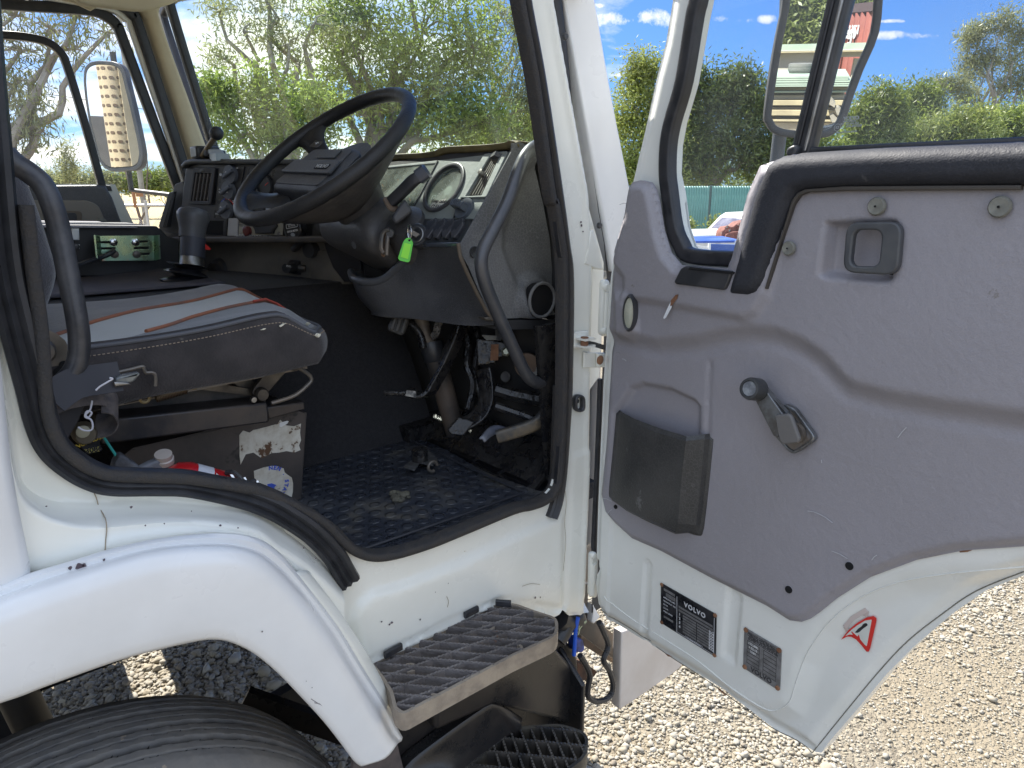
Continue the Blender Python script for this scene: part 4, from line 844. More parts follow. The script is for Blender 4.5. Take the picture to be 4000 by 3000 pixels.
# backrest
bk=[]
prof=[(1.50,.10,.08),(1.56,.145,.12),(1.60,.165,.14),(1.67,.196,.15),(1.72,.194,.15),(1.79,.184,.14),(1.87,.166,.13),(1.98,.135,.12),(2.10,.09,.10),(2.16,.05,.05)]
for z,xf,th in prof:
    sec=rrect(th*1.6,.52,.06,5); bk.append([V((xf-th*.8+a,.52+b_,z)) for a,b_ in sec])
S('backrest',[loft(bk,kv=4,cu=True)],mat('backrest_fabric',(.030,.030,.036),.95,c2=(.022,.022,.026),ns=10,bump=.5,bs=300,bd=.003,sheen=.4),ang=80)
# recliner plate
rc=Yp(200,1425,.215); pr=[Yp(a,b,.215) for a,b in ((150,1285),(190,1288),(225,1305),(255,1330),(272,1365),(275,1400),(262,1440),(245,1470),(210,1490),(180,1500),(150,1500))]
S('recliner_plate',[(plate(pr,V((0,.006,0)),.001),mat('plate_bronze',(.085,.075,.06),.5,.5,c2=(.13,.11,.09),ns=18,bump=.2)),(disc(163,1370,.213,.018,.012),darksteel),(disc(165,1369,.202,.009,.003),chrome),(disc(252,1428,.213,.0075,.002),hole),(disc(232,1455,.213,.0085,.002),hole)])
# suspension: pan, arms, rails, spring
S('seat_pan',[prism([V((.02,.27,1.45)),V((.58,.27,1.465)),V((.58,.27,1.48)),V((.02,.27,1.475))],V((0,.46,0)))],darksteel)
arm=mat('arm_steel',(.12,.105,.085),.5,.7,c2=(.07,.06,.05),ns=22,bump=.3)
y0=.27
S('suspension_arm',[plate(fillet([Yp(a,b,y0) for a,b in ((1085,1395),(1130,1390),(1160,1405),(1155,1428),(1130,1440),(1035,1550),(1005,1560),(985,1540),(990,1520))],.01),V((0,.01,0)),.002),disc(1142,1415,y0-.002,.015,.014),disc(1018,1538,y0-.002,.013,.012),disc(1142,1415,y0-.016,.006,.014)],arm)
S('suspension_arm',[plate(fillet([Yp(a,b,y0+.03) for a,b in ((880,1475),(960,1460),(1015,1510),(1010,1545),(980,1550))],.01),V((0,.01,0)),.002)],arm)
S('adjuster_loop',[tube(cr([Yp(a,b,y0-.01) for a,b in ((1150,1430),(1180,1445),(1208,1465),(1216,1482),(1205,1500),(1150,1545),(1060,1575))],5),.004,8)],darksteel)
S('suspension_bar',[prism([Yp(a,b,y0+.02) for a,b in ((590,1478),(680,1462),(860,1500),(980,1520),(980,1545),(700,1512),(600,1540))],V((0,.02,0))),tube([Yp(480,1555,y0-.01),Yp(700,1505,y0-.01)],.010)],arm)
sp=[]; pa=Yp(607,1552,y0-.02); pb=Yp(725,1518,y0-.02)
dd_=(pb-pa); e1=dd_.normalized().orthogonal().normalized(); e2=dd_.normalized().cross(e1)
S('tension_spring',[(tube([pa+dd_*(i/260)+e1*(.0075*math.cos(i*2*math.pi/13))+e2*(.0075*math.sin(i*2*math.pi/13)) for i in range(261)],.0020,6),mat('spring_steel',(.12,.09,.06),.45,.8)),(tube([Yp(757,1504,y0-.03)+V((.0062*math.cos(t),0,.0062*math.sin(t))) for t in np.linspace(0,6.28,17)[:-1]],.0025,6,closed=True),mat('brass_lug',(.35,.27,.14),.45,.7)),(tube([Yp(565,1556,y0-.03)+V((.0070*math.cos(t),0,.0070*math.sin(t))) for t in np.linspace(0,6.28,17)[:-1]],.0028,6,closed=True),mat('brass_lug',(0,0,0)))])
S('adjuster_wire',[tube(cr([Yp(a,b,.20) for a,b in ((445,1457),(500,1445),(555,1432),(562,1440),(570,1455),(590,1455),(603,1460),(608,1475),(607,1508))],4),.0028,7)],darksteel)
# rails
rl=mat('rail_paint',(.018,.018,.021),.38,.4,c2=(.036,.030,.027),ns=16,bump=.2,bs=60)
S('seat_rail',[prism([Yp(a,b,.26) for a,b in ((398,1640),(1045,1572),(1052,1620),(1052,1652),(398,1738),(398,1690))],V((0,.06,0)))],rl,bevel=.004)
S('seat_rail',[prism([Yp(a,b,.29) for a,b in ((1040,1590),(1190,1570),(1192,1600),(1050,1640))],V((0,.05,0)))],rl,bevel=.003)
S('lower_frame',[prism([Yp(a,b,.32) for a,b in ((400,1560),(1010,1500),(1050,1600),(400,1680))],V((0,.3,0)))],mat('under_seat_dark',(.022,.022,.022),.8,c2=(.06,.052,.045),ns=14,bump=.4,bs=60))
S('rail_bolt',[disc(988,1560,.26,.006,.006)],steel)
# base box side with stickers
bx=[(468,1790),(520,1755),(1165,1605),(1190,1612),(1196,1640),(1172,1950),(1150,1960),(470,1960)]
S('seat_base_panel',[plate(fillet([Yp(a,b,.33) for a,b in bx],.008),V((0,.004,0)),.001),prism([Yp(468,1790,.33),Yp(520,1755,.33),Yp(1165,1603,.33),Yp(1165,1600,.33),Yp(520,1750,.33)],V((0,.12,0))),prism([Yp(1186,1612,.334),Yp(1198,1612,.334),Yp(1176,1950,.334),Yp(1164,1950,.334)],V((0,.24,0)))],mat('seat_base_paint',(.022,.020,.020),.5,.2,c2=(.045,.037,.033),ns=9,nd=.8,bump=.3,bs=70,stain=((.03,.028,.026),6,.6)))
stw=mat('torn_white_sticker',(.62,.60,.53),.6,c2=(.50,.46,.38),ns=40,stain=((.10,.05,.025),20,.55)); blu=mat('sticker_blue',(.05,.10,.50),.5)
t1=[(935,1700),(950,1682),(975,1690),(990,1680),(1040,1668),(1085,1655),(1095,1640),(1118,1662),(1150,1665),(1176,1655),(1172,1690),(1176,1720),(1168,1740),(1174,1758),(1150,1768),(1120,1762),(1090,1768),(1060,1770),(1040,1782),(1022,1790),(990,1768),(960,1775),(940,1815),(936,1780)]
t2=[(992,1840),(1030,1826),(1062,1820),(1085,1822),(1108,1830),(1112,1845),(1120,1852),(1140,1866),(1145,1890),(1144,1920),(1138,1950),(1000,1950)]
S('torn_sticker',[(prism([Yp(a,b,.3285) for a,b in t1],V((0,.0008,0))),stw),(prism([Yp(a,b,.328) for a,b in ((1092,1652),(1122,1644),(1128,1646),(1122,1655),(1100,1668),(1092,1666))],V((0,.0008,0))),whitep)])
X_=V((1,0,0)); Z_=V((0,0,1))
g=[(prism([Yp(a,b,.3285) for a,b in t2],V((0,.0008,0))),stw),(prism([Yp(a,b,.3278) for a,b in ((1044,1892),(1062,1888),(1080,1895),(1070,1905),(1084,1920),(1060,1920),(1048,1908))],V((0,.0005,0))),blu)]
for i,ch in enumerate('NEN . STATE'):
    q=R_(5+15*i); c=Yp(1058,1890,.3274); r=.0335
    g.append((text(ch,c+X_*(r*math.sin(q))+Z_*(r*math.cos(q)),X_*math.cos(q)-Z_*math.sin(q),X_*math.sin(q)+Z_*math.cos(q),.0115,.0003,bold=.0004),blu))
S('round_sticker',g)
S('maker_label',[(prism([Yp(a,b,.195) for a,b in ((300,1730),(388,1712),(393,1762),(345,1775))],V((0,.002,0))),pal),(prism([Yp(a,b,.1935) for a,b in ((330,1756),(390,1744),(391,1762),(346,1770))],V((0,.002,0))),mat('label_yellow',(.65,.60,.15),.5)),(text('3086',Yp(366,1757,.1915),X_,Z_,.0115,.0003,bold=.0004),pal),(text('ISRINGHAUSEN',Yp(342,1728,.1925),X_+Z_*.22,Z_,.0088,.0003,bold=.0002),mat('label_gold',(.55,.40,.05),.5))])
S('seat_belt_reel',[(disc(325,1687,.20,.017,.02),mat('reel_brown',(.12,.10,.07),.5,.3)),(disc(324,1686,.178,.0095,.002),mat('reel_cap',(.35,.33,.24),.5))])
# belt webbing and buckle
wbm=mat('belt_webbing',(.040,.036,.038),.85,c2=(.085,.072,.065),ns=40,bump=.5,bs=200)
def strip(l,w,up,m_,name,th=.002): return S(name,[sweep(cr([Yp(a,b,y) for a,b,y in l],5),rect(th,w),up)],m_)
strip([(180,1590,.14),(260,1560,.15),(350,1545,.16),(410,1550,.17)],.03,(0,.6,1),wbm,'belt_web')
strip([(395,1560,.18),(440,1570,.18),(460,1610,.19),(430,1650,.2),(370,1660,.21)],.055,(.3,1,.6),wbm,'belt_web')
strip([(200,1560,.12),(290,1500,.13),(400,1480,.14),(470,1470,.14)],.045,(0,.5,1),mat('strap_black',(.018,.018,.022),.7),'belt_strap')
S('buckle',[plate(fillet([Yp(a,b,.13) for a,b in ((450,1475),(545,1458),(548,1462),(525,1492),(500,1500),(450,1508))],.004),V((0,.02,0)),.003)],mat('buckle_grey',(.10,.115,.13),.35,.3,c2=(.2,.21,.2),ns=50)); S('buckle_tongue',[plate([Yp(a,b,.125) for a,b in ((444,1492),(500,1494),(512,1502),(450,1512))],V((0,.01,0)),.002)],steel)
S('loose_thread',[tube(cr([Yp(a,b,.12) for a,b in ((374,1525),(390,1510),(420,1492),(440,1480),(428,1476))],4),.0013,5),tube(cr([Yp(a,b,.14) for a,b in ((360,1565),(352,1600),(335,1620),(345,1630),(358,1612),(340,1606),(332,1628),(356,1640),(362,1670),(350,1682),(325,1680),(305,1668))],5),.0013,5)],mat('thread_white',(.6,.6,.66),.8))
S('webbing_fold',[prism([Yp(a,b,.16) for a,b in ((170,1590),(340,1560),(310,1640),(255,1735),(190,1640))],V((0,.01,0)))],mat('fold_dark',(.020,.019,.021),.9),bevel=.002)
# grab tube beside the seat
gp=[(18,600,.17),(60,640,.17),(110,672,.17),(165,720,.165),(200,790,.16),(232,900,.16),(268,1080,.155),(300,1240,.15),(310,1340,.15),(300,1420,.15),(262,1480,.15),(200,1525,.15),(120,1565,.15)]
S('side_bar',[tube([Yp(p.x,p.y,p.z) for p in cr([V(q) for q in gp],5)],.0145,14)],mat('bar_grey',(.045,.047,.055),.38,.3,c2=(.085,.085,.09),ns=20,bump=.15,bs=90,stain=((.2,.2,.2),55,.74)))
T('green_cord',[tube(cr([Yp(a,b,.22) for a,b in ((378,1664),(400,1700),(430,1745),(450,1775),(460,1800))],4),.0022,6)],mat('teal_cord',(.03,.35,.32),.7))
# ================================================================ dashboard
DASH=empty('dashboard',(.95,1.0,1.6),parent=TRUCK)
def A(name,g,m=None,**k): return emit(name,g,m,DASH,**k)
CN=V((-.944,-.33,0)).normalized(); C00=V((.92,.777,1.7)); CE=V((.33,-.944,0)).normalized()   # CE: to the right in the photo
def Cp(a,b,h=0.0): return PP(a,b,C00+CN*h,CN)
# top sheet
A('dash_top',[prism([V((1.01,.12,1.868)),V((1.01,.58,1.868)),V((.96,.66,1.868)),Cp(1395,640,-.01),Cp(735,640,-.01),V((.93,1.60,1.872)),V((1.02,2.02,1.872)),V((1.10,2.02,1.872)),V((1.10,.12,1.868))],V((0,0,.012)))],mat('dash_top_sheet',(.035,.036,.034),.5,c2=(.06,.06,.055),ns=8))
# centre stack
body=[(690,936),(702,860),(725,660),(735,640),(1395,640),(1400,700),(1312,932)]
A('centre_panel',[plate([Cp(a,b,0) for a,b in body],-CN*.12,.003)],black)
A('dash_lip',[sweep([Cp(722,650,.006),Cp(735,636,.008),Cp(760,630,.008),Cp(1120,633,.008),Cp(1400,636,.0)],rrect(.014,.022,.005),CN)],mat('lip_vinyl',(.022,.024,.024),.35,c2=(.035,.036,.036),ns=20))
# left vent
vb=[Cp(a,b,.004) for a,b in ((760,655),(848,655),(830,800),(738,798))]; vi=[Cp(a,b,.004) for a,b in ((768,676),(834,676),(820,786),(752,784))]
g=[(plate(fillet(vb,.008),CN*.006,.002,[vi]),mat('vent_frame',(.020,.020,.021),.5)),(prism([Cp(a,b,.002) for a,b in ((766,672),(838,672),(822,790),(748,788))],CN*.001),hole)]
for i in range(5): x0=770+14.5*i; g.append((sweep([Cp(x0+4,678,.005),Cp(x0-12,784,.005)],rect(.005,.010),CN),mat('vent_slat',(.055,.048,.042),.6)))
for i in range(4): g.append((sweep([Cp(768-4*i,694+27*i,.002),Cp(834-4*i,694+27*i,.002)],rect(.003,.006),CN),mat('vent_slat',(0,0,0))))
g.append((sweep([Cp(780,668,.006),Cp(800,661,.012),Cp(828,668,.006)],rect(.007,.006),CN),mat('vent_wheel',(.04,.04,.04),.5)))
A('air_vent',g)
kp=mat('heater_panel',(.011,.012,.014),.3,c2=(.018,.018,.02),ns=30)
A('heater_panel',[plate([Cp(a,b,.0) for a,b in ((858,650),(958,650),(920,852),(838,850))],CN*.003,.001)],kp)
kb=mat('knob_slate',(.055,.062,.078),.45,c2=(.075,.082,.095),ns=60)
for px,py in ((906,680),(898,743),(888,820)):
    c=Cp(px,py,.003); A('heater_knob',[lathe(c,CN,[(.026,0),(.025,.010),(.0001,.011)],28),sweep([c+CN*.012-CE*.020+V((0,0,-.008)),c+CN*.012+CE*.020+V((0,0,.010))],rrect(.010,.016,.003),CN)],kb)
mk=lambda px,py,l:prism([Cp(px+a,py+b,.0036) for a,b in l],CN*.0004)
g=[(mk(862,682,((-5,-3),(0,-6),(5,-3),(5,3),(0,6),(-5,3))),whitep),(mk(877,660,((-3,0),(3,-3),(3,3))),whitep),(mk(903,651,((-3,-2),(3,-2),(0,4))),whitep),(mk(927,656,((-3,-3),(3,-3),(3,3),(-3,3))),whitep),(mk(858,742,((-4,0),(0,-6),(4,0))),whitep),(mk(858,748,((-4,0),(4,0),(0,6))),whitep),(mk(894,778,((-4,-3),(4,-3),(0,4))),whitep)]
def carc(cx_,cy_,r,a0,a1,w=.003):
    c=Cp(cx_,cy_,.0036); return sweep([c+CE*(r*math.cos(R_(t)))+Z_*(r*math.sin(R_(t))) for t in np.linspace(a0,a1,14)],rect(w,.0005),CN)
g+=[(carc(888,820,.032,100,215),blu),(carc(888,820,.032,78,97),red),(carc(888,820,.032,20,75),red),(text('MIN',Cp(848,836,.0036),CE,Z_,.009,.0002),whitep),(text('20',Cp(872,788,.0036),CE,Z_,.010,.0002,bold=.0002),whitep),(text('25',Cp(912,788,.0036),CE,Z_,.010,.0002,bold=.0002),whitep)]
for px,py in ((882,672),(887,750),(862,808)): g.append((prism([Cp(px+a,py+b,.0150) for a,b in ((-4,3),(4,3),(0,-4))],CN*.0004),whitep))
A('heater_symbols',g,smooth=False)
# radio slot and gauges behind the wheel
A('radio_panel',[plate([Cp(a,b,.0) for a,b in ((972,655),(1170,655),(1130,850),(930,850))],CN*.003,.001)],kp)
A('radio_slot',[plate(fillet([Cp(a,b,.003) for a,b in ((1080,655),(1155,655),(1148,668),(1076,668))],.003),CN*.002,.0005)],mat('slot_edge',(.03,.03,.034),.4)); A('radio_slot',[plate(fillet([Cp(a,b,.003) for a,b in ((978,662),(1000,660),(996,700),(974,700))],.003),CN*.002,.0005)],mat('slot_edge',(.03,.03,.034),.4))
for px,py in ((1035,725),(1010,800)):
    A('small_gauge',[(lathe(Cp(px,py,.003),CN,[(.030,0),(.030,.008),(.026,.008),(.026,.003)],28),black),(lathe(Cp(px,py,.003),CN,[(.026,.002),(.0001,.002)],28),kp),(carc(px,py,.020,20,160),whitep),(sweep([Cp(px,py,.0065),Cp(px+12,py-12,.0065)],rect(.002,.001),CN),red)])
# shelf with hour meter, PTO plate
A('shelf_lip',[sweep([Cp(690,936,.012),Cp(1318,934,.012)],rrect(.018,.030,.005),CN)],mat('shelf_brown',(.040,.036,.032),.55,c2=(.06,.052,.044),ns=14))
A('shelf_recess',[prism([Cp(a,b,.001) for a,b in ((806,862),(880,862),(880,918),(800,916))],CN*.001)],hole)
A('white_rocker',[(plate([Cp(a,b,.004) for a,b in ((898,852),(934,852),(932,922),(893,921))],CN*.006,.002),mat('rocker_white',(.55,.55,.56),.4)),(plate([Cp(a,b,.003) for a,b in ((884,866),(897,852),(893,922),(881,920))],CN*.010,.002),black)])
A('pto_plate',[(plate([Cp(a,b,.006) for a,b in ((937,858),(1108,864),(1106,918),(934,920))],CN*.002,.0005),mat('pto_cream',(.45,.43,.36),.5)),(plate([Cp(a,b,.010) for a,b in ((934,919),(1105,919),(1105,931),(934,932))],CN*.002,.0005),pal),(text('CAUTION. DISENGAGE CLUTCH BEFORE SHIFTING',Cp(1019,925,.0122),CE,Z_,.0098,.0002,bold=.0001,sp=.98),whitep),
 (lathe(Cp(971,902,.008),CN,[(.014,0),(.014,.010),(.009,.012),(.0001,.010)],18),mat('lamp_red_dark',(.07,.015,.015),.3)),(lathe(Cp(944,917,.008),CN,[(.007,0),(.005,.003),(.0001,.003)],10),steel),(lathe(Cp(1090,914,.008),CN,[(.007,0),(.005,.003),(.0001,.003)],10),steel),
 (plate([Cp(a,b,.008) for a,b in ((992,876),(1085,870),(1090,884),(1078,900),(1074,912),(1008,912),(1004,896))],CN*.012,.004),black)]+[(text(s,Cp(952,871+6*i,.0085),CE,Z_,.0045,.0001),pal) for i,s in enumerate(('WARNING DO NOT','ENGAGE P.T.O. WHEN','VEHICLE MOVING'))])
c=Cp(1157,893,.010)
A('hour_meter',[(lathe(c,CN,[(.034,-.02),(.034,.014),(.031,.017),(.029,.013),(.0001,.013)],30),pal),(plate(fillet([c+CN*.014+CE*a+Z_*b for a,b in ((-.023,-.001),(.021,.006),(.021,.018),(-.023,.011))],.002),CN*.0006,.0,[fillet([c+CN*.014+CE*a+Z_*b for a,b in ((-.0215,.0005),(.0195,.0075),(.0195,.0165),(-.0215,.0095))],.001)]),whitep),(text('077006',c+CN*.0145+CE*-.001+Z_*.0085,CE+Z_*.16,Z_,.009,.0002),whitep),(text('HOUR METER',c+CN*.0145+Z_*-.006,CE+Z_*.16,Z_,.0068,.0002,bold=.0003),whitep),(lathe(c+CN*.0142+Z_*.020,CN,[(.004,0),(.0001,.0004)],10),whitep),(lathe(c+CN*.0142+Z_*-.016,CN,[(.0085,0),(.0001,.0004)],14,ell=.6,refv=CE),mat('oval_badge',(.35,.38,.42),.5)),(text('H',c+CN*.0145+Z_*.022+CE*.013,CE,Z_,.007,.0002),mat('label_gold',(0,0,0)))])
A('meter_recess',[prism([Cp(a,b,.001) for a,b in ((1122,865),(1222,862),(1218,922),(1118,922))],CN*.001)],hole)
A('rheostat',[(lathe(Cp(1257,885,.004),CN,[(.014,0),(.012,.012),(.0001,.013)],16),black),(carc(1255,878,.011,60,200,.003),whitep)])
A('shelf_box',[plate([Cp(a,b,.003) for a,b in ((1175,815),(1260,810),(1252,848),(1180,850))],CN*.006,.002)],mat('box_greygreen',(.04,.045,.04),.5))
A('paper_note',[(prism([Cp(a,b,.045) for a,b in ((1040,798),(1160,765),(1165,800),(1038,830))],CN*.0006),mat('paper_pale',(.55,.60,.66),.6)),(text('14 . 3.',Cp(1085,803,.0462),(CE+Z_*.2),Z_,.018,.0002,bold=.0003),pal)])
# lower brown panel with knobs
Lq=lambda a,b,h=0.0: PP(a,b,C00-CN*.03+CN*h,CN)
A('lower_dash_panel',[plate([Lq(a,b) for a,b in ((600,930),(1320,928),(1370,1110),(600,1110))],-CN*.02,.0)],brownp)
A('blower_duct',[plate([Lq(a,b,.012) for a,b in ((1262,940),(1395,940),(1420,1100),(1345,1102),(1300,1045),(1275,985))],-CN*.01,.002)],mat('duct_black',(.012,.012,.015),.4))
A('duct_panel',[plate([Lq(a,b,.006) for a,b in ((1222,985),(1275,975),(1345,1104),(1212,1104))],-CN*.01,.001)],brownp)
c=Lq(1224,975,.0)
A('cable_knob',[lathe(c,CN,[(.024,0),(.022,.02),(.0001,.022)],22),sweep([c+CN*.03+CE*-.045+Z_*.0,c+CN*.03+CE*-.005+Z_*.028],rrect(.014,.020,.004),CN)],black)
ck_=Lq(1130,1040,.01)
A('pull_knob',[(cyl(Lq(1195,1048,0),ck_+CN*.02,.009),darksteel),(lathe(Lq(1175,1045,.0),(ck_-Lq(1175,1045,.0)),[(.020,0),(.021,.02),(.020,.03),(.012,.031)],22),black),(lathe(Lq(1150,1042,.02),CN+V((0,-.35,0)),[(.012,0),(.013,.03),(.013,.045),(.0001,.047)],20),black),(text('PULL',Lq(1128,1040,.085),CE,Z_,.008,.0002),whitep)])
A('push_button',[lathe(Lq(860,1050,.0),CN,[(.034,0),(.030,.010),(.020,.014),(.020,.030),(.0001,.032)],24)],mat('button_brown',(.02,.018,.018),.5))
# passenger side cowl: vents
pg=mat('passenger_dash_grey',(.13,.13,.125),.6,c2=(.10,.10,.095),ns=8,bump=.2)
A('passenger_vent_housing',[plate(fillet([Cp(a,b,-.03) for a,b in ((682,718),(712,708),(722,722),(706,930),(694,942),(640,935),(612,905),(640,850))],.006),-CN*.08,.004)],pg)
A('passenger_vent',[plate([Cp(a,b,-.02) for a,b in ((670,752),(692,748),(668,886),(634,892),(630,882))],CN*.01,.002)]+[sweep([Cp(676+4.5*i,758,-.008),Cp(640+6*i,884,-.008)],rect(.003,.006),CN) for i in range(3)],mat('vent_grille_dark',(.025,.027,.028),.5))
A('passenger_dash_ledge',[prism([Cp(a,b,-.02) for a,b in ((640,905),(700,915),(700,945),(645,938))],-CN*.1)],black)

# ---- instrument cluster on its sloping plane
KN=V((-.84,-.02,.545)).normalized(); K0=V((.992,.14,1.868)); KE=V((-.02,-1,0)); KE=(KE-KN*KE.dot(KN)).normalized(); KU=KN.cross(KE)
if KU.z<0: KU=-KU
def Kp(a,b,h=0.0): return PP(a,b,K0+KN*h,KN)
kl=mat('cluster_plate',(.20,.22,.205),.5,c2=(.24,.26,.245),ns=10,bump=.25,bs=140,spec=.5)
clu=[(1440,640),(1515,648),(1710,626),(1880,606),(1998,592),(1850,858),(1800,960),(1640,960),(1520,900),(1440,800)]
cc=Kp(1735,733); rr_=(Kp(1784,645)-Kp(1687,822)).length*.5
gh_=[cc+KE*(rr_*math.cos(2*math.pi*i/40))+KU*(rr_*math.sin(2*math.pi*i/40)) for i in range(40)]
vh=[Kp(a,b) for a,b in ((1921,611),(1963,603),(1886,768),(1822,771))]
lg_=[Kp(a,b) for a,b in ((1448,660),(1517,655),(1700,637),(1612,812),(1475,800),(1440,760))]
A('instrument_cluster',[(plate([Kp(a,b) for a,b in clu],-KN*.012,.001,[gh_,vh,lg_]),kl)])
A('cluster_backing',[prism([Kp(a,b,-.03) for a,b in ((1420,650),(1990,600),(1840,850),(1420,850))],-KN*.02)],mat('dial_face',(.10,.11,.105),.35,c2=(.05,.055,.05),ns=12))
A('cluster_seam',[sweep([Kp(1710,628,.001),Kp(1605,830,.001)],rect(.004,.003),KN),sweep([Kp(1612,858,.001),Kp(1848,858,.001)],rect(.003,.003),KN),sweep([Kp(1893,606,.001),Kp(1795,790,.001),Kp(1770,858,.001)],rect(.004,.003),KN)],mat('seam_dark',(.02,.022,.022),.5))
cgl=glassmat('gauge_glass',(.9,.95,.93),.30,1.0,(.62,.66,.60))
# round speedometer
A('speedometer',[(sweep(gh_,rrect(.010,.010,.003),KN,closed=True),black),(lathe(cc-KN*.028,KN,[(rr_,0),(.0001,0)],40),mat('dial_face',(0,0,0))),(lathe(cc-KN*.026,KN,[(.013,0),(.012,.014),(.0001,.015)],20),mat('dial_hub',(.45,.46,.42),.5)),(sweep([cc-KN*.016,cc-KN*.016+KE*-.035+KU*-.045],rect(.005,.002),KN),mat('needle_cream',(.5,.48,.40),.5)),(text('120',cc-KN*.0255-KE*.060-KU*.010,KE,KU,.016,.0002,bold=.0003),whitep)]+[(sweep([cc-KN*.0262+(KE*math.cos(R_(t))+KU*math.sin(R_(t)))*(rr_*.78),cc-KN*.0262+(KE*math.cos(R_(t))+KU*math.sin(R_(t)))*(rr_*.9)],rect(.002,.001),KN),whitep) for t in range(-45,226,15)])
A('speedometer_glass',[lathe(cc-KN*.003,KN,[(rr_*.97,0),(rr_*.97,.001),(.0001,.001)],40)],cgl)
A('gauge_window',[prism([p-KN*.003 for p in lg_],KN*.001)],cgl,smooth=False)
for a,b in ((1500,720),(1560,700),(1605,775)):
    q=Kp(a,b,-.028); A('small_gauge',[(lathe(q,KN,[(.030,0),(.030,.010),(.027,.010),(.027,.002),(.0001,.002)],26),black),(lathe(q,KN,[(.009,.002),(.007,.012),(.0001,.013)],16),mat('dial_hub',(0,0,0))),(sweep([q+KN*.008,q+KN*.008+KE*.018+KU*-.012],rect(.003,.001),KN),mat('needle_orange',(.6,.2,.05),.5))])
st=[Kp(a,b,.001) for a,b in ((1691,789),(1742,777),(1728,812),(1676,817))]
A('cabin_sticker',[(prism(st,KN*.0004),mat('cream_label',(.60,.58,.50),.5)),(text('Keep cabin',(st[0]+st[1]+st[2]+st[3])/4+KN*.0006+KU*.008,KE,KU,.0125,.0002,bold=.0003,shear=.2),pal),(text('CLEAN',(st[0]+st[1]+st[2]+st[3])/4+KN*.0006-KU*.006,KE,KU,.0125,.0002,bold=.0004,shear=.2),pal)])
# right vent
g=[(prism([Kp(a,b,-.020) for a,b in ((1915,611),(1970,600),(1890,775),(1815,776))],-KN*.002),hole)]
for i in range(6):
    t=i/5; g.append((sweep([Kp(1924+34*t,617-8*t,-.004),Kp(1829+54*t,767-2*t,-.004)],rect(.0025,.010),KN),mat('chrome_slat',(.30,.29,.27),.35,.8)))
g.append((lathe(Kp(1893,686,-.002),KN,[(.005,0),(.007,.010),(.006,.016),(.0001,.017)],12),mat('chrome_slat',(0,0,0)))); g.append((sweep([Kp(1925,612,.002),Kp(1940,603,.008),Kp(1958,612,.002)],rect(.010,.010),KN),mat('vent_wheel',(0,0,0))))
A('air_vent',g); A('vent_bezel',[plate(fillet([Kp(a,b,.0) for a,b in ((1896,606),(1990,594),(1905,775),(1800,778))],.006),KN*.005,.0015,[[Kp(a,b,.0) for a,b in ((1921,611),(1963,603),(1886,768),(1822,771))]])],kl)
q=Kp(1817,818,.0); A('light_switch',[lathe(q,KN,[(.025,0),(.024,.006),(.0001,.007)],24,),sweep([q+KN*.014-KE*.026+KU*.003,q+KN*.014+KE*.016-KU*.003],rrect(.014,.020,.003),KN)]+[sweep([q+KN*.024-KE*(.020-.006*i)+KU*.009,q+KN*.024-KE*(.020-.006*i)-KU*.006],rect(.002,.004),KN) for i in range(5)],mat('switch_slate',(.045,.052,.062),.4))
for i in range(4):
    o=37*i; A('switch_blank',[plate(fillet([Kp(a+o-2*i,b,.002) for a,b in ((1714,858),(1679,874),(1665,915),(1670,938),(1682,938),(1715,890))],.002),KN*.010,.002)],mat('switch_black',(.016,.018,.022),.25,c2=(.03,.03,.034),ns=30))
A('switch_bay',[plate([Kp(a,b,.0015) for a,b in ((1632,862),(1846,862),(1800,958),(1640,958))],KN*.0015,.0),prism([Kp(a,b,.004) for a,b in ((1640,868),(1668,870),(1664,900),(1640,890))],KN*.001)],mat('bay_slate',(.018,.020,.022),.35))
# cowl lip (warped cover above the cluster)
lipc=mat('curled_cover_edge',(.16,.125,.05),.6,c2=(.09,.07,.03),ns=16,bump=.5,bs=40)
tp=[(1515,606),(1590,604),(1660,600),(1710,592),(1745,578),(1830,573),(1920,568),(1985,560),(2004,553),(2030,558)]
dz=[.0]*10
rowsL=[[Xp(a,b,.998) for i,(a,b) in enumerate(tp)],[Xp(a,b+7,.990) for a,b in tp],[Xp(a,b+16,.994) for a,b in tp],[Xp(a,b+22,1.01) for a,b in tp],[Xp(a,b+24,1.03) for a,b in tp]]
top2=[V((1.10,p.y+.0,p.z-.004)) for p in rowsL[0]]
A('cluster_cowl',[loft([top2]+rowsL,ku=3,kv=3)],lipc,solid=.003,ang=70)
A('cowl_gap',[prism([Kp(a,b,-.002) for a,b in ((1430,655),(1520,634),(1640,618),(1745,600),(2000,574),(2000,592),(1880,606),(1710,627),(1515,650))],-KN*.03)],blackm)
# grained end panel beside the cluster, facing the door
yE=.115
ep=[(2000,558),(2035,556),(2075,572),(2104,600),(2150,800),(2175,935),(2185,1066),(2185,1228),(2150,1236),(2090,1240),(1930,1246),(1906,1210),(1868,1130),(1830,1040),(1806,1000),(1798,955),(1852,860),(1998,592)]
ep2=[(p.x,p.z) for p in [Yp(a,b,yE) for a,b in ep]]
hc=Yp(2094,1168,yE); hr=.035
hol=[(hc.x+hr*math.cos(2*math.pi*i/28),hc.z+hr*1.0*math.sin(2*math.pi*i/28)) for i in range(28)]
bowl=polydist([(p.x,p.z) for p in [Yp(a,b,yE) for a,b in ((2120,590),(2060,640),(2010,760),(1960,900),(1960,980),(1990,1060),(2020,1130),(2060,1250),(2300,1250),(2300,500))]])
def eh(x,z):
    h=-.022*ss(-.004,.03,bowl(x,z)); r=math.hypot(x-hc.x,z-hc.z); h+=.018*(1-ss(hr*1.15,hr*1.75,r)); return h
g=relief(ep2,lambda x,z,h:V((x,yE-h,z)),eh,[hol],nu=50,nv=80,skirt=.003)
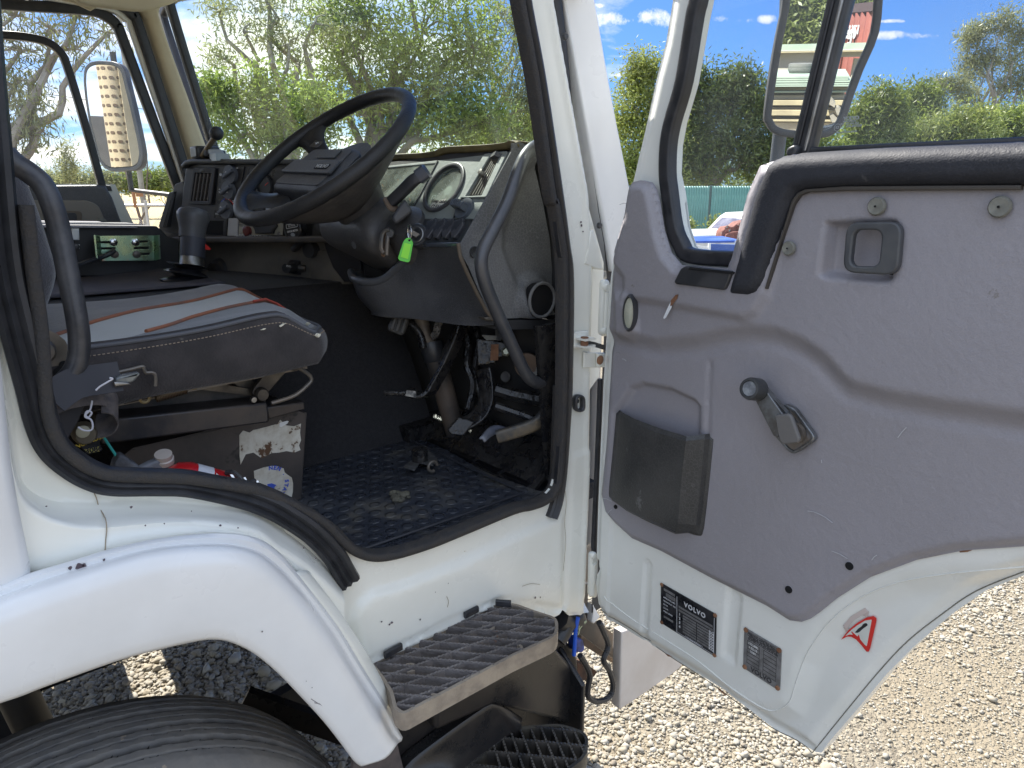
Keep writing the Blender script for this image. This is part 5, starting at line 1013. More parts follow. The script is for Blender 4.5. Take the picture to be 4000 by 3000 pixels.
A('end_panel',[g],mat('end_panel_grain',(.060,.061,.063),.7,c2=(.085,.085,.085),ns=6,vor=.45,vs=190,spec=.15),ang=60)
A('end_air_outlet',[(tube([V((hc.x+hr*1.04*math.cos(t),yE-.019,hc.z+hr*1.04*math.sin(t))) for t in np.linspace(0,6.283,33)[:-1]],.0035,8,closed=True),mat('outlet_collar',(.09,.09,.09),.5)),(lathe(V((hc.x,yE-.017,hc.z)),(0,1,0),[(hr,0),(hr*.98,.012),(hr*.9,.06),(.0001,.06)],28),hole),(sweep([V((hc.x-.008,yE+.02,hc.z+.03)),V((hc.x-.004,yE+.02,hc.z-.03))],rect(.003,.01),(0,1,0)),darksteel)])
A('end_screw',[lathe(Yp(1853,985,yE-.002),(0,-1,0),[(.012,0),(.011,.003),(.006,.001),(.0001,-.001)],16)],black)
A('panel_edge_welt',[tube([Yp(a,b,yE-.003) for a,b in ((1790,950),(1797,1000),(1822,1060),(1860,1140),(1900,1215),(1925,1248))],.004,8)],mat('welt_brown',(.07,.055,.04),.6))
A('lower_edge_trim',[plate([Yp(a,b,yE-.006) for a,b in ((1890,1240),(1950,1238),(1955,1250),(1900,1252))],V((0,.02,0)),.002)],mat('metal_edge',(.2,.18,.15),.4,.6))
# knee bolster
c1=[Yp(a,b,y) for a,b,y in ((1372,1062,.62),(1400,1160,.62),(1450,1215,.60))]
cols=[c1,[Yp(a,b,y) for a,b,y in ((1378,1082,.56),(1402,1155,.55),(1448,1212,.53))],
 [Yp(a,b,y) for a,b,y in ((1392,1092,.52),(1420,1160,.51),(1470,1218,.49))],
 [Yp(a,b,y) for a,b,y in ((1440,1102,.475),(1470,1165,.465),(1510,1224,.455))],
 [Yp(a,b,y) for a,b,y in ((1500,1090,.44),(1528,1160,.43),(1560,1226,.42))],
 [Yp(a,b,y) for a,b,y in ((1560,1040,.40),(1585,1140,.39),(1605,1228,.38))],
 [Yp(a,b,y) for a,b,y in ((1610,1000,.36),(1640,1120,.34),(1670,1234,.32))],
 [Yp(a,b,y) for a,b,y in ((1650,962,.31),(1710,1100,.27),(1770,1246,.23))],
 [Yp(a,b,y) for a,b,y in ((1720,960,.23),(1780,1110,.20),(1850,1252,.17))],
 [Yp(a,b,y) for a,b,y in ((1795,960,.130),(1862,1140,.118),(1925,1250,.112))]]
rowsB=list(zip(*cols)); rowsB=[list(r) for r in rowsB]
back=[p+V((.10,.02,.0)) for p in rowsB[2]]; topb=[p+V((.05,.03,-.004)) for p in rowsB[0]]
A('knee_bolster',[loft([topb,rowsB[0],[p+V((-.003,-.003,-.01)) for p in rowsB[0]],rowsB[1],rowsB[2],[p+V((.012,.005,-.012)) for p in rowsB[2]],back],kv=4,ku=4)],leather,ang=60)
A('bolster_lip',[tube(cr(rowsB[0][:7],4),.010,10)],mat('lip_sheen',(.05,.052,.056),.35,bump=.3,bs=120))
A('bolster_top_edge',[sweep([Yp(1650,957,.30),Yp(1795,956,.135)],rrect(.010,.010,.003),(0,0,1))],mat('edge_gloss',(.03,.035,.045),.2))
A('dash_underside',[prism([V((.93,.11,1.52)),V((.93,.60,1.52)),V((1.12,.60,1.50)),V((1.12,.11,1.50))],V((0,0,.02)))],blackm)

# ---- steering column, wheel, stalk
HC=V((.7512,.4807,1.8748)); WN=V((-.6153,-.0423,.7872)).normalized()
WL=V((0,1,0)); WL=(WL-WN*WL.dot(WN)).normalized(); WU=WL.cross(WN)
def Wp(l,u,h=0): return HC+WL*l+WU*u+WN*h
rimm=mat('wheel_rim_vinyl',(.018,.018,.019),.48,spec=.35,c2=(.028,.027,.027),ns=14,bump=.25,bs=120,vor=.25,vs=160)
padm=mat('wheel_pad_vinyl',(.022,.023,.025),.48,c2=(.032,.032,.034),ns=16,vor=.5,vs=300,bump=.1)
SW=empty('steering_wheel',HC,parent=TRUCK)
def B(name,g,m=None,**k): return emit(name,g,m,SW,**k)
R0=.215
B('rim',[tube([Wp(R0*math.cos(t),R0*math.sin(t)) for t in np.linspace(0,2*math.pi,97)[:-1]],.0155,16,closed=True,nrm=WN,scale=[1+.03*math.sin(40*i/96*6.283) for i in range(96)])],rimm)
def spoke(an,w0,w1,l1,u1,h0=-.004,h1=-.040):
    a=R_(an); rows=[]
    p0=V((R0*math.cos(a)*.965,R0*math.sin(a)*.965,h0)); p3=V((l1,u1,h1)); d=(p3-p0); pp=V((-d.y,d.x,0)).normalized()
    for t in np.linspace(0,1,7):
        h=h0+(h1-h0)*ss(0,.7,t); q=p0.lerp(p3,t); w=(w0+(w1-w0)*t)*(1+.9*max(0,.25-t)/.25)
        sec=[(-w,-.007),(-w*.9,.004),(0,.009),(w*.9,.004),(w,-.007),(0,-.011)]
        rows.append([Wp(q.x+pp.x*s_,q.y+pp.y*s_,h+k_) for s_,k_ in sec])
    return loft(rows,kv=2,cu=True)
for an,l1,u1,w in ((24,.075,.015,.024),(156,-.075,.015,.024),(-50,.085,-.085,.034),(-130,-.085,-.085,.034)):
    B('spoke',[spoke(an,w,w*1.05,l1,u1)],rimm,ang=70)
B('hub_pad',[(loft([[Wp(l*s,-.03+(u+.03)*s,h) for l,u in fillet2] for h,s in ((-.055,.92),(-.020,1.0),(-.012,.95),(-.008,.86))],kv=1,cu=True),padm) for fillet2 in [[(p.x,p.y) for p in fillet([(-.115,-.105,0),(.115,-.105,0),(.095,.035,0),(-.095,.035,0)],.02,4)]]]+[(plate(fillet([Wp(l,u,-.009) for l,u in ((-.10,-.094),(.10,-.094),(.086,.025),(-.086,.025))],.012),WN*.003,.001),padm)])
B('horn_bar',[plate(fillet([Wp(l,u,-.006) for l,u in ((-.108,-.062),(.108,-.062),(.10,-.022),(-.10,-.022))],.006),WN*.007,.002)],mat('horn_bar_grey',(.035,.036,.038),.5,vor=.3,vs=300)); 
B('badge',[(plate(fillet([Wp(l,u,.001) for l,u in ((-.085,-.052),(-.030,-.052),(-.030,-.036),(-.085,-.036))],.004),WN*.001,.0),hole),(text('VOLVO',Wp(-.0575,-.044,.0024),-WL,WU,.015,.0004,bold=.0005),mat('badge_chrome',(.45,.45,.46),.3,.5))])
B('pad_label',[plate(fillet([Wp(l,u,-.006) for l,u in ((-.055,-.008),(.025,-.008),(.03,.018),(-.05,.018))],.002),WN*.003,.001)],mat('pad_label_black',(.014,.015,.016),.4))
q=V((R0*math.cos(R_(24))*.62,R0*math.sin(R_(24))*.62,-.008)); 
B('horn_symbol',[(plate(fillet([Wp(q.x+a,q.y+b,-.012) for a,b in ((-.026,-.016),(.020,-.010),(.024,.012),(-.022,.006))],.003),WN*.001,.0),black),(tube([Wp(q.x+a,q.y+b,-.0105) for a,b in ((-.008,0),(-.004,.004),(0,0),(-.004,-.004),(.002,.0),(.010,.003))],.0008,5),whitep)])
# dished underside web between the near rim and the column
def web(a0,a1):
    rows=[]
    for t in np.linspace(0,1,7):
        rows.append([Wp((R0*.985*(1-t)+.060*t)*math.cos(R_(a)),(R0*.985*(1-t)+.060*t)*math.sin(R_(a))-.02*t,-.006-.115*(t**.8)) for a in np.linspace(a0,a1,12)])
    return grid(rows)
B('dished_underside',[web(148,256)],mat('wheel_underside',(.030,.028,.028),.5,c2=(.05,.045,.042),ns=12,bump=.5,bs=40,bd=.006),solid=.006,ang=80)
B('hub_boss',[lathe(HC-WN*.165,WN,[(.055,0),(.062,.03),(.085,.10),(.095,.125),(.06,.13)],28)],mat('wheel_underside',(0,0,0)))
SCO=empty('steering_column',HC-WN*.3,parent=TRUCK)
def Cc(name,g,m=None,**k): return emit(name,g,m,SCO,**k)
shr=mat('column_shroud',(.030,.030,.032),.45,c2=(.055,.052,.050),ns=9,nd=.8,bump=.5,bs=220,stain=((.10,.09,.08),16,.68))
rowsC=[]
for s,w,h,l0,u0 in ((.135,.10,.05,0,0),(.14,.20,.085,.02,-.01),(.165,.235,.115,.02,-.015),(.20,.225,.135,.015,-.012),(.25,.175,.125,.0,0),(.30,.145,.11,-.005,.01),(.335,.10,.08,-.005,.02)):
    sec=rrect(w,h,.03 if w>.12 else .02,4); rowsC.append([Wp(a+l0,b+u0,-s) for a,b in sec])
Cc('column_shroud',[loft(rowsC,kv=3,cu=True)],shr,ang=60)
# tilt lever bay in the shroud
tb_=[Wp(0,0,0)]
def Sp(a,b,h=0.0): return PP(a,b,Yp(1500,930,.365),V((-.75,-.62,.2)).normalized())+V((-.75,-.62,.2)).normalized()*h
Cc('lever_bay',[(plate(fillet([Sp(a,b,.004) for a,b in ((1495,915),(1512,895),(1545,888),(1540,960),(1525,1004),(1505,1008),(1490,985))],.006),V((0,-.002,0)),.0),mat('bay_rust',(.06,.045,.035),.8,c2=(.13,.08,.05),ns=40)),(tube(cr([Sp(a,b,.012) for a,b in ((1530,902),(1512,905),(1500,925),(1497,975),(1508,992))],4),.0045,8),darksteel),(tube([Sp(1520,925,.010),Sp(1516,1000,.010)],.005,8),darksteel),(lathe(Sp(1531,914,.006),(-1,-.6,.2),[(.010,0),(.009,.006),(.0001,.006)],12),steel)])
Cc('shroud_hole',[lathe(Sp(1390,960,.012),(-.9,-.3,.3),[(.010,0),(.0001,0)],12,ell=.5)],mat('hole_grey',(.12,.12,.12),.6))
# indicator stalk
Cc('stalk_boot',[plate(fillet([Tp(a,b,1.50) for a,b in ((1490,775),(1515,765),(1560,800),(1545,830),(1520,825))],.012),ray(1500,800)*.03,.005)],mat('boot_tan',(.10,.08,.065),.6,c2=(.15,.11,.08),ns=30))
Cc('stalk_head_block',[plate(fillet([Tp(a,b,1.47) for a,b in ((1525,850),(1580,775),(1615,828),(1545,882))],.008),ray(1550,830)*.08,.006)],black)
Cc('indicator_stalk',[(sweep(cr([Tp(1530,788,1.50),Tp(1575,745,1.48),Tp(1615,705,1.46),Tp(1640,690,1.455)],4),rrect(.020,.024,.006),(0,0,1)),black),(sweep([Tp(1636,692,1.456),Tp(1668,668,1.45)],rrect(.027,.030,.006),(0,0,1)),mat('stalk_tip',(.03,.032,.04),.3))])
# ignition lock
ig=Tp(1628,918,1.52)
Cc('ignition_lock',[(lathe(ig,(-.8,-.5,.3),[(.026,-.06),(.026,0),(.023,.004),(.019,.004)],24),black),(lathe(ig,(-.8,-.5,.3),[(.018,.003),(.018,.006),(.016,.007),(.013,.004),(.0001,.004)],24),mat('lock_nickel',(.20,.20,.20),.4,.8)),(plate([Tp(1585,905,1.48),Tp(1605,895,1.48),Tp(1640,915,1.50),Tp(1625,928,1.50)],ray(1600,900)*.006,.001),darksteel)])
Cc('column_housing',[lathe(Tp(1600,900,1.58),(-.62,-.2,.75),[(.05,-.10),(.055,-.02),(.045,.03),(.02,.04)],20)],shr)
# column tube to the floor
ca=Tp(1635,1215,1.76); cb2=Tp(1700,1440,1.79); cc2=Tp(1788,1720,1.86)
Cc('column_tube',[(cyl(ca+(ca-cb2)*.15,Tp(1690,1390,1.785),.017),mat('dusty_shaft',(.06,.05,.042),.6,.4,c2=(.12,.10,.08),ns=18)),(lathe(Tp(1683,1335,1.785),(Tp(1700,1395,1.79)-Tp(1683,1335,1.785)),[(.030,0),(.031,.01),(.029,.045),(.026,.05)],20),black),(lathe(Tp(1698,1385,1.79),cc2-Tp(1698,1385,1.79),[(.027,0),(.026,.24)],20),mat('dusty_black_tube',(.018,.018,.018),.5,c2=(.08,.06,.045),ns=9,nd=.7,bump=.3)),(lathe(Tp(1790,1745,1.86),(0,0,1),[(.055,-.05),(.045,-.03),(.040,-.01),(.042,0),(.030,.002)],22),black)])
Cc('column_nut',[lathe(Tp(1648,1228,1.74),(-.3,0,.9),[(.018,0),(.028,.004),(.028,.02),(.01,.022)],8)],rust)
# green key tag hanging from the ignition
kt=mat('tag_green',(.12,.62,.06),.35,coat=.3); kt2=mat('tag_paper_green',(.30,.85,.05),.5)
def Gp(a,b,t=1.46): return Tp(a,b,t)
tag_o=[(1586,930),(1604,928),(1614,950),(1602,1020),(1594,1026),(1560,1018),(1554,1008),(1574,946)]
KT=empty('key_tag',Gp(1590,980),'bright green plastic tag hanging from the ignition key','key tag')
nt_=-ray(1585,980).normalized()
emit('tag_body',[plate(fillet([Gp(a,b) for a,b in tag_o],.003),nt_*.004,.001,[[Gp(1599,939)+Rv*(.0025*math.cos(i))+Uv*(.0025*math.sin(i)) for i in range(6)]])],kt,KT)
emit('tag_paper',[plate([Gp(a,b,1.4565) for a,b in ((1580,948),(1606,955),(1594,1012),(1565,1004))],nt_*.0006,0)],kt2,KT)
emit('key_ring',[tube([Gp(1601,930)+V((.1,.5,0)).normalized()*(.010*math.cos(t))+V((0,0,.016*math.sin(t)+.012)) for t in np.linspace(0,6.28,22)[:-1]],.0009,6,closed=True)],chrome,KT)
# dash-top handle (brake or hand control) standing at the left end
hl=Tp(776,612,2.10)
HA=empty('control_lever',hl,parent=TRUCK)
emit('lever_base',[box(hl+V((.02,0,.012)),(.07,.06,.035)),box(hl+V((.03,-.04,.008)),(.06,.05,.02))],black,HA,bevel=.006)
emit('lever_rod',[cyl(Tp(790,610,2.08),Tp(838,538,2.04),.008)],mat('rod_brass',(.25,.20,.13),.4,.7),HA)
emit('lever_ball',[ball(Tp(846,521,2.04),.0195,14)],mat('ball_black',(.014,.014,.015),.5),HA)
emit('lever_bracket',[(plate(fillet([Tp(a,b,2.05) for a,b in ((812,582),(862,582),(876,596),(882,622),(838,618),(812,600))],.004),ray(840,600)*.015,.002),mat('alloy_bracket',(.25,.27,.28),.4,.7)),(box(Tp(858,615,2.05),(.04,.05,.02)),mat('alloy_bracket',(0,0,0)))],None,HA)

# ---- gear lever
gl_=Tp(758,880,1.92)
GL=empty('gear_lever',Tp(730,1090,1.95),parent=TRUCK)
def Gd(px,py): return Tp(px,py,1.92)
up_=(Gd(762,840)-Gd(752,1010)).normalized()
gk=mat('gear_knob_leather',(.030,.034,.044),.38,c2=(.060,.060,.062),ns=10,nd=.8,bump=.2,stain=((.16,.12,.08),18,.68))
emit('gear_knob',[lathe(Gd(750,930),up_,[(.033,0),(.034,.02),(.036,.035),(.042,.055),(.0415,.066),(.036,.075),(.020,.080),(.0001,.081)],26)],gk,GL)
emit('shift_pattern',[lathe(Gd(759,824),up_,[(.020,.0015),(.0001,.002)],18),],mat('pattern_print',(.20,.21,.22),.4),GL)
emit('lever_sleeve',[lathe(Gd(751,1005),up_,[(.032,0),(.032,.052)],24)],mat('tape_dark',(.028,.030,.040),.5,bump=.2),GL)
emit('range_switch',[prism([Tp(a,b,1.90) for a,b in ((802,952),(824,972),(820,976),(802,975))],ray(800,960)*.012)],red,GL)
emit('collar',[lathe(Gd(749,1030),up_,[(.033,-.006),(.031,.0),(.030,.02)],24)],steel,GL)
bo=[]
for i,(px,py,r) in enumerate(((746,1034,.030),(732,1036,.052),(736,1050,.030),(727,1068,.056),(732,1082,.030),(716,1104,.058),(722,1125,.045))):
    c=Tp(px,py,1.94); bo.append([c+V((math.cos(t)*r,math.sin(t)*r,-.12*r*math.cos(t)*2)) for t in np.linspace(0,2*math.pi,25)[:-1]])
emit('bellows',[loft(bo,kv=3,cu=True)],mat('bellows_rubber',(.010,.010,.012),.3,bump=.1),GL,ang=80)
# ---- grab handle on the front post
gp=[(2180,572,.10),(2108,568,.075),(2062,598,.06),(2028,660,.055),(1980,790,.05),(1925,900,.048),(1888,975,.048),(1880,1040,.048),(1900,1120,.048),(1950,1240,.048),(2010,1370,.048),(2052,1455,.048),(2085,1490,.05),(2120,1496,.06),(2190,1485,.10)]
T('grab_handle',[tube([Yp(p.x,p.y,p.z) for p in cr([V(q) for q in gp],6)],.0130,14)],mat('handle_paint',(.055,.058,.066),.35,.35,c2=(.095,.095,.10),ns=14,nd=.8,stain=((.30,.30,.30),16,.70)))
# ---- pedals and footwell
ft=lambda l,t:[Tp(a,b,t) for a,b in l]
T('side_kick_panel',[prism([V((1.02,.045,1.18)),V((.98,.045,1.53)),V((1.12,.045,1.53)),V((1.12,.045,1.18))],V((0,.012,0)))],tar)
T('clutch_pedal',[(plate(fillet(ft(((1540,1232),(1602,1240),(1590,1282),(1575,1315),(1514,1290),(1516,1268)),1.72),.012),ray(1550,1270)*.012,.004),mat('pedal_rubber',(.028,.027,.026),.6,bump=.4))]+[(plate(fillet(ft(((1540+20*i,1238+3*i),(1552+20*i,1240+3*i),(1536+20*i,1290+7*i),(1522+20*i,1286+7*i)),1.715),.004),ray(1550,1270)*.006,.002),mat('pedal_pad',(.04,.038,.035),.6,bump=.5,bs=200)) for i in range(3)]+[(tube(cr(ft(((1560,1250),(1605,1265),(1640,1300),(1655,1360)),1.76),4),.010),tar)])
T('brake_pedal',[(plate(fillet(ft(((1492,1520),(1512,1503),(1560,1503),(1618,1515),(1612,1530),(1560,1548),(1520,1542)),1.66),.008),V((0,0,-.012)),.003),tar),(sweep(cr(ft(((1590,1530),(1640,1545),(1680,1530),(1700,1500),(1740,1430),(1790,1320),(1810,1250)),1.72),5),rrect(.012,.030,.004),(1,0,0)),tar),(prism(ft(((1590,1525),(1625,1528),(1626,1554),(1582,1546)),1.655),V((0,.004,0))),mat('scuffed_metal',(.30,.28,.25),.5,.5,c2=(.05,.05,.05),ns=90))])
T('throttle_arm',[(sweep(cr(ft(((1890,1440),(1900,1500),(1900,1560),(1880,1610),(1840,1645),(1790,1670)),1.70),5),rrect(.010,.040,.004),(.4,-1,0)),tar),(plate(fillet(ft(((1745,1680),(1790,1628),(1840,1640),(1858,1648),(1810,1705),(1760,1700)),1.68),.006),ray(1800,1660)*.02,.004),tar)])
T('pedal_bracket',[(plate(ft(((1860,1320),(1950,1330),(2006,1350),(1990,1390),(1940,1400),(1935,1420),(1865,1430)),1.66),ray(1900,1380)*.05,.004),tar),(prism(ft(((1918,1345),(1948,1345),(1946,1408),(1915,1408)),1.655),ray(1930,1380)*.01),rust),(lathe(Tp(1977,1373,1.65),(-.6,-.7,.2),[(.012,0),(.012,.008),(.007,.012)],6),mat('zinc_bolt',(.35,.36,.28),.4,.7)),(plate(ft(((1880,1308),(1990,1312),(2000,1326),(1900,1330)),1.66),ray(1900,1310)*.05,.001),mat('bracket_grey',(.14,.14,.13),.5,.4)),(cyl(Tp(1948,1330,1.64),Tp(1950,1290,1.64),.006,6),steel),(lathe(Tp(1950,1308,1.64),(0,0,1),[(.010,0),(.010,.012)],6),steel)])
T('throttle_pedal',[(sweep(cr(ft(((2140,1600),(2125,1625),(2100,1650),(2060,1670),(2000,1690),(1945,1705)),1.57),5),rrect(.010,.022,.003),(0,0,1)),mat('worn_pedal_arm',(.16,.13,.09),.5,.4,c2=(.07,.07,.07),ns=30)),(loft([[Tp(1872+t*24,1712+t*14-8*math.sin(3.1*t),1.56) for t in np.linspace(0,1,6)],[Tp(1905+t*28,1672+t*26-10*math.sin(3.1*t),1.60) for t in np.linspace(0,1,6)],[Tp(1930+t*62,1660+t*20-8*math.sin(3.1*t),1.62) for t in np.linspace(0,1,6)]],kv=3),mat('pedal_face',(.06,.065,.085),.4,c2=(.10,.105,.12),ns=20))],solid=.004)
# lever with holes, coil cover, hoses and odd bracketry up in the dark
T('linkage_lever',[sweep(ft(((1815,1240),(1790,1300),(1755,1370),(1735,1430)),1.75),rrect(.010,.034,.004),(.5,-1,0))],tar)
T('coil_cable',[tube([p+V((.003*math.cos(i*2.2),.003*math.sin(i*2.2),0)) for i,p in enumerate(cr(ft(((1722,1228),(1712,1270),(1695,1315)),1.74),22))],.0075,7)],mat('ribbed_cable',(.18,.17,.16),.5))
T('wiring_loom',[tube(cr(ft(q,1.80),5),r,8) for q,r in ((((1790,1240),(1830,1330),(1825,1420),(1850,1500),(1830,1600)),.012),(((1840,1240),(1870,1330),(1855,1450),(1880,1560)),.009),(((2020,1250),(2060,1330),(2090,1400),(2095,1470)),.016),(((2040,1250),(2085,1340),(2105,1420)),.010))],tar)
T('heater_pipe',[lathe(Tp(2062,1425,1.66),(-.8,-.6,0),[(.030,0),(.030,.01),(.022,.012),(.0001,.004)],20),],mat('pipe_rust',(.10,.07,.05),.7,.3)); 
T('tin_shield',[plate(ft(((2095,1335),(2105,1350),(2108,1420),(2098,1465),(2060,1480),(2035,1455),(2060,1465),(2092,1450),(2100,1400)),1.62),ray(2090,1400)*.003,.0)],mat('shield_grey',(.10,.10,.095),.5))
T('insulation_scrap',[prism(ft(((1780,1238),(1830,1238),(1835,1280),(1838,1285),(1808,1250)),1.80),ray(1800,1250)*.01),prism(ft(((1900,1258),(1960,1262),(1985,1310),(1930,1305)),1.80),ray(1930,1280)*.01),prism(ft(((1845,1450),(1895,1455),(1898,1500),(1850,1478)),1.84),ray(1870,1470)*.01)],mat('pale_insulation',(.20,.19,.16),.8,bump=.6,bs=60,c2=(.10,.095,.085),ns=30))
T('firewall_grommet',[lathe(Tp(1975,1472,1.74),(-1,-.3,.1),[(.014,0),(.012,.004),(.006,.001),(.0001,.001)],16)],mat('grommet_grey',(.14,.13,.12),.6))
T('firewall_rib',[tube(ft(((1935,1520),(2000,1540),(2100,1560),(2170,1575)),1.66),.016,8),tube(ft(((1935,1585),(2040,1620),(2120,1650),(2170,1668)),1.62),.010,8)],tar)
# toe board and rubber mat
tb3=[V((.985,.53,1.158)),V((.985,.06,1.158)),V((1.09,.06,1.235)),V((1.09,.53,1.235))]
T('toe_board',[prism(tb3,V((0,0,-.01))),prism([V((.95,.50,1.145)),V((1.14,.50,1.145)),V((1.14,.60,1.145)),V((.95,.60,1.145))],V((0,0,.05)))],tar)
T('toe_board_slots',[plate(fillet([V((x0,y,1.170+.0)) for x0,y in ()],.004),V((0,0,.01)),0)] if False else [sweep([V((.992,y,1.166)),V((.992,y+.085,1.166))],rrect(.018,.006,.002),(0,0,1)) for y in (.08,.18,.28,.38)],mat('slot_black',(.006,.006,.007),.3))
mt=bpy.data.materials.new('rubber_mat'); mt.use_nodes=True; nt=mt.node_tree; b=nt.nodes['Principled BSDF']
tc=N(nt,'ShaderNodeTexCoord'); s_=N(nt,'ShaderNodeSeparateXYZ'); L(nt,tc.outputs['Object'],s_.inputs[0])
nz=N(nt,'ShaderNodeTexNoise',i_Scale=9.0,i_Detail=6.0,i_Roughness=.65); L(nt,tc.outputs['Object'],nz.inputs['Vector'])
yv=mth(nt,'MULTIPLY',s_.outputs[1],32.0); row=mth(nt,'FLOOR',yv); xv=mth(nt,'ADD',mth(nt,'MULTIPLY',s_.outputs[0],27.0),mth(nt,'MULTIPLY',mth(nt,'MODULO',mth(nt,'ABSOLUTE',row),2.0),.5))
fx=mth(nt,'SUBTRACT',mth(nt,'FRACT',xv),.5); fy=mth(nt,'SUBTRACT',mth(nt,'FRACT',yv),.5)
rd=mth(nt,'SQRT',mth(nt,'ADD',mth(nt,'MULTIPLY',fx,fx),mth(nt,'MULTIPLY',mth(nt,'MULTIPLY',fy,fy),.8)))
hgt=mapr(nt,rd,.36,.24)
k=N(nt,'ShaderNodeBump'); k.inputs['Strength'].default_value=1.0; k.inputs['Distance'].default_value=.0035; L(nt,hgt,k.inputs['Height'])
k2=N(nt,'ShaderNodeBump'); k2.inputs['Strength'].default_value=.5; k2.inputs['Distance'].default_value=.008; L(nt,nz.outputs[0],k2.inputs['Height']); L(nt,k.outputs[0],k2.inputs['Normal']); L(nt,k2.outputs[0],b.inputs['Normal'])
nd2=N(nt,'ShaderNodeTexNoise',i_Scale=4.2,i_Detail=9.0,i_Roughness=.72); L(nt,tc.outputs['Object'],nd2.inputs['Vector'])
L(nt,mixc(nt,mapr(nt,nd2.outputs[0],.54,.66,0,.8),mixc(nt,mapr(nt,nz.outputs[0],.45,.7),(.036,.041,.054),(.075,.077,.082)),(.125,.115,.095)),b.inputs['Base Color']); L(nt,mapr(nt,nz.outputs[0],.35,.65,.22,.45),b.inputs['Roughness'])
def matz(x,y): return 1.160+.006*math.sin(x*14)*math.sin(y*17+1)+.010*ss(.05,.005,y)
lipx=[Yp(a,b,.014) for a,b in ((1280,2000),(1330,2075),(1384,2128),(1440,2150),(1542,2146),(1678,2106),(1814,2052),(2000,1976),(2068,1958),(2120,1936),(2150,1900))]
mo_=[(.34,.52),(.34,.05)]+[(p.x,.016) for p in lipx if p.x>.36]+[(.985,.03),(.985,.528),(.72,.516),(.5,.516)]
g=relief(mo_,lambda x,y,h:V((x,y,h)),matz,nu=30,nv=24,skirt=.006)
T('floor_mat',[g],mt,ang=70)
T('mat_border_rib',[tube([V((.55,.060,1.168)),V((.80,.055,1.167)),V((.955,.055,1.167)),V((.955,.30,1.166)),V((.955,.50,1.166))],.003,6)],mat('mat_rib',(.02,.021,.025),.35))
cl_=Zp(1635,1805,1.175)
T('floor_clamp',[(plate(fillet([Zp(a,b,1.178) for a,b in ((1575,1828),(1620,1792),(1680,1768),(1712,1800),(1690,1822),(1640,1812),(1618,1842))],.004),V((0,0,.004)),.001),mat('clamp_grey',(.10,.10,.10),.5,.5,c2=(.05,.05,.05),ns=40)),(lathe(Zp(1640,1800,1.18),(0,0,1),[(.020,0),(.019,.030),(.012,.034),(.0001,.034)],8),tar),(tube([Zp(1690,1822,1.185)+V((.012*math.cos(t),0,.012*math.sin(t))) for t in np.linspace(0,5,12)],.004),darksteel)])
# ================================================================ steps, wheel, chassis, bumper
alloy=mat('cast_alloy_grating',(.24,.22,.215),.5,.3,c2=(.14,.125,.12),ns=20,nd=.8,bump=.6,bs=160,bd=.004,stain=((.22,.12,.08),24,.66))
alloy_e=mat('cast_alloy_edge',(.37,.315,.25),.55,.2,c2=(.25,.21,.17),ns=18,bump=.5,bs=120)
STEP=empty('upper_step',(.70,-.08,.98),parent=TRUCK)
zs=.978
def Sz(a,b,z=zs): return Zp(a,b,z)
ol=fillet([Sz(a,b) for a,b in ((1452,2592),(1868,2384),(1925,2362),(2010,2360),(2086,2388),(2168,2414),(2176,2440),(2170,2482),(2000,2560),(1575,2787),(1545,2765),(1528,2700),(1490,2640))],[.004,.01,.01,.01,.01,.012,.02,.03,.0,.008,.004,0,0],3)
olr=[p-V((0,0,.0165)) for p in ol]
emit('step_rim',[sweep(olr,rect(.006,.034),(0,0,1),closed=True)],alloy_e,STEP,ang=40)
pl2=[(p.x,p.y) for p in ol]; inside=polydist(pl2)
def clipseg(p,d,L0=1.2):
    """clip a line to the outline -> list of segments"""
    segs=[];cur=None;n=400
    for i in range(n+1):
        q=(p[0]+d[0]*L0*(i/n-.5),p[1]+d[1]*L0*(i/n-.5)); ins=inside(*q)>.001
        if ins and cur is None: cur=q
        if not ins and cur is not None: segs.append((cur,last)); cur=None
        last=q
    return [s for s in segs if math.dist(*s)>.008]
def teeth(a,b,z,w=.0045,h=.024,pitch=.008):
    n=max(2,int(math.dist(a,b)/pitch*2)); P=[]; A_=V((a[0],a[1],z)); B_=V((b[0],b[1],z)); t=(B_-A_).normalized(); s=V((-t.y,t.x,0))*(w/2)
    tops=[A_.lerp(B_,i/n)+V((0,0,.0016*(i%2))) for i in range(n+1)]
    vs=[];fs=[]
    for q in tops: vs+=[q-s,q+s,V((q.x,q.y,z-h))-s,V((q.x,q.y,z-h))+s]
    for i in range(n): k=4*i; fs+=[(k,k+4,k+5,k+1),(k,k+2,k+6,k+4),(k+1,k+5,k+7,k+3)]
    fs+=[(0,1,3,2),(4*n,4*n+2,4*n+3,4*n+1)]; return vs,fs
ribs_=[]
da=(.66,-.75); db=(.75,-.66)
c0=(.70,-.08)
# ribs at 45 degrees and along the step, giving the diamond cells
for k in range(-18,19):
    p=(c0[0]+k*.033,c0[1]); 
    for s in clipseg(p,(.661,-.750)): ribs_.append(teeth(*s,zs))
for k in range(-3,4):
    p=(c0[0],c0[1]+k*.038)
    for s in clipseg(p,(.985,-.17+.34*0)): 
        ribs_.append(teeth(*s,zs-.001))
emit('step_grating',ribs_,alloy,STEP,ang=30)
bosses=[lathe(Sz(a,b,zs-.006),(0,0,1),[(.013,-.02),(.013,0),(.007,.001),(.006,-.01),(.0001,-.01)],18) for a,b in ((1600,2607),(1707,2700),(1907,2450),(2017,2530))]
for b_ in bosses: emit('step_boss',[b_],alloy_e,STEP)
for a,b,c,d in ((1503,2560,1568,2524),(1816,2404,1866,2378),(1936,2354,1996,2358)):
    emit('rubber_clip',[sweep([Zp(a,b,.992),Zp(c,d,.992)],rrect(.008,.014,.003),(0,0,1))],rub,STEP)
